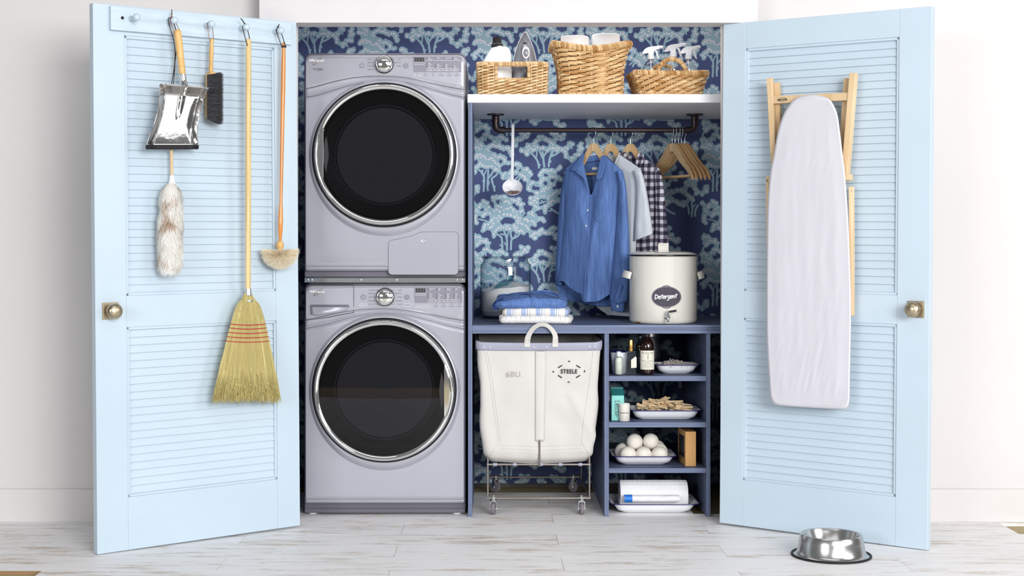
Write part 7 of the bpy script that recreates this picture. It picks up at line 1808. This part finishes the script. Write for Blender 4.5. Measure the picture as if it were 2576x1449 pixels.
for k in range(pins_n):
    lay = k/pins_n; a = rr.uniform(0, 2*pi) if lay < .5 else rr.choice((0.2, -0.35, 0.5, 2.9, 0.1, -0.15))+rr.uniform(-.25, .25)
    qx = rr.uniform(-.80, .80)*(1-0.35*lay); qy = rr.uniform(-.72, .60)*(1-0.3*lay)
    z = h-0.004+0.034*lay*max(0, 1-(qx-0.05)**2*1.3)*(1-0.3*abs(qy))
    M = Matrix.Translation(V((x+qx*hr*0.90, yc+qy*hy*0.85, Z2_+z+0.004))) @ Matrix.Rotation(a, 4, 'Z') @ Matrix.Rotation(rr.uniform(-.32, .32), 4, 'Y') @ Matrix.Rotation(rr.uniform(-1.3, 1.3), 4, 'X')
    if k == 0:
        c0 = thing('clothespin', plab, 'clothespin', M=M, group='clothespins in the dish'); b = B(); L = 0.0375
        for s in (-1, 1):
            pts = [(-L, 0.0012), (-L, 0.0042), (-0.004, 0.0052), (0.0, 0.0066), (L, 0.0112), (L, 0.0082), (0.004, 0.0020)]
            bb = B(); bb.prism([M @ V((x_, -0.0048, s*z_)) for x_, z_ in pts], (M.to_3x3() @ V((0, 0.0096, 0))), tint=0.5+0.3*s); bb.build('prong', MT['pine'], c0, smooth=0, bevel=0.0006)
        b.tube([M @ V((0.001+0.0024*cos(t)*1.0, -0.0056+0.0112*t/(6*pi), 0.0042*sin(t)*1.3)) for t in [6*pi*i/48 for i in range(49)]], 0.0007, 5); b.tube([M @ V(p) for p in ((-0.012, -0.0056, 0.0048), (0.001, -0.0058, 0.004))], 0.0007, 5); b.tube([M @ V(p) for p in ((-0.012, 0.0056, -0.0048), (0.001, 0.0058, -0.004))], 0.0007, 5)
        b.build('spring', MT['zinc'], c0, smooth=50)
    else: dup(c0, M)
# third shelf: wool balls and a kraft box
t3, x, yc, hr, hy, h = d3; br = 0.0352
GB = 'wool balls in the dish'
spots = [((-0.062, -0.062, 0.0), 'front left white wool ball in the enamel dish'), ((0.004, -0.064, 0.0), 'front middle white wool ball in the enamel dish'), ((0.072, -0.062, 0.0), 'front right white wool ball in the enamel dish'),
         ((-0.078, 0.012, 0.004), 'white wool ball against the left end of the dish, behind the front row'), ((-0.006, 0.010, 0.0), 'white wool ball in the middle of the dish, under the two top ones'), ((0.080, 0.008, 0.004), 'white wool ball against the right end of the dish, behind the front row'),
         ((-0.055, 0.074, 0.006), 'white wool ball at the back left of the dish'), ((0.018, 0.076, 0.004), 'white wool ball at the back of the dish, middle'), ((0.078, 0.072, 0.008), 'white wool ball at the back right of the dish'),
         ((-0.030, -0.022, 0.049), 'upper left white wool ball on top of the heap'), ((0.040, -0.012, 0.049), 'upper right white wool ball on top of the heap')]
b0_ = None
for (dx, dy, dz), lab in spots:
    p = V((x-0.004+dx, yc+dy, Z3_+0.0065+br+dz))
    if b0_ is None:
        b = B(); b.ball((0, 0, 0), br, 36, 20); 
        for i, q in enumerate(b.v): b.v[i] = q*(1+0.012*noise.noise(q*30))
        b0_ = tag(b.build('wool_ball', MT['felt'], smooth=80), lab, 'wool ball', GB); b0_.location = p
    else:
        o = b0_.copy(); COL.objects.link(o); o.location = p; o['label'] = lab; o.rotation_euler = (dx*40, dy*30, dz*50)
Yk = 0.06; xk0, xk1 = cx_at(1724, Yk), cx_at(1751, Yk); zk1 = cz(1086, Yk)
kb = thing('kraft_box', 'brown cardboard box standing on the third cubby shelf beside the wool balls', 'box', ((xk0+xk1)/2, Yk+0.09, Z3_), M=Matrix.Translation(V(((xk0+xk1)/2, Yk+0.0, Z3_))) @ Matrix.Rotation(radians(3), 4, 'Z'))
Mk = WM[kb.name]; w_ = (xk1-xk0)/2; hk = zk1-Z3_
b = B(); b.box(-w_, w_, 0, 0.17, 0, hk, M=Mk); b.build('carton', MT['kraft'], kb, smooth=0, bevel=0.001)
b = B(); b.box(-w_-0.0006, -w_+0.001, 0.025, 0.145, hk*0.22, hk*0.84, M=Mk); b.build('window', MT['blackp'], kb, smooth=0)
# floor cubby: paper towels and a roll of bags in the dish
t4, x, yc, hr, hy, h = d4; rt_ = 0.060
Yp = yc-0.005; xp0, xp1 = cx_at(1561, Yp-.05), cx_at(1731, Yp-.05)
pt = thing('paper_towel_roll', 'white quilted paper towel roll lying in the enamel dish on the floor', 'paper towels', ((xp0+xp1)/2, Yp, 0.006))
zc = 0.0068+rt_
b = B(); b.lathe([(0.021, 0), (rt_-0.001, 0), (rt_, 0.002), (rt_, xp1-xp0-0.002), (rt_-0.001, xp1-xp0), (0.021, xp1-xp0)], (xp0, Yp, zc), (1, 0, 0), 64)
for i in range(5):                                                   # quilted zigzag
    for ph in (0, 0.5):
        pts = []
        for k in range(41):
            t = k/40; a = 1.15+0.32*i+0.14*abs(((t*7+ph) % 1)-.5)*2
            pts.append(V((xp0+0.004+(xp1-xp0-0.008)*t, Yp-(rt_+0.0003)*cos(a-0.75)*1.0, zc+(rt_+0.0003)*sin(a-0.75))))
        b.tube(pts, 0.0007, 4)
b.build('towelling', MT['paper'], pt, smooth=50)
b = B(); b.lathe([(0.0212, 0.0005), (0.0212, xp1-xp0-0.0005), (0.0198, xp1-xp0-0.0005), (0.0198, 0.0005)], (xp0, Yp, zc), (1, 0, 0), 32); b.build('cardboard_core', MT['kraft'], pt, smooth=40)
Yb = yc-hy+0.042; xb0, xb1 = cx_at(1570, Yb), cx_at(1708, Yb); rb = 0.0155; zb_ = cz(1254, Yb)
br_ = thing('bin_bag_roll', 'roll of clear bin bags with a blue band in front of the paper towels', 'bag roll', ((xb0+xb1)/2, Yb, zb_-rb))
def bl(u, v): 
    xx = xb0+(xb1-xb0)*v; a = 2*pi*u; r = rb*(1+0.05*wv(v*6, u*7, 3))*(0.93 if v in (0, 1) else 1); return V((xx, Yb+r*cos(a), zb_+r*sin(a)))
b = B(); b.grid(bl, 32, 40, cu=True); b.poly([bl(k/32, 0) for k in range(32)]); b.poly([bl(k/32, 1) for k in range(32)]); b.build('rolled_film', MT['bagfilm'], br_, smooth=50)
b = B(); b.lathe([(rb*1.06, 0.0006), (rb*1.06, 0.034)], (xb0, Yb, zb_), (1, 0, 0), 36); b.build('blue_band', MT['bagblue'], br_, smooth=50)
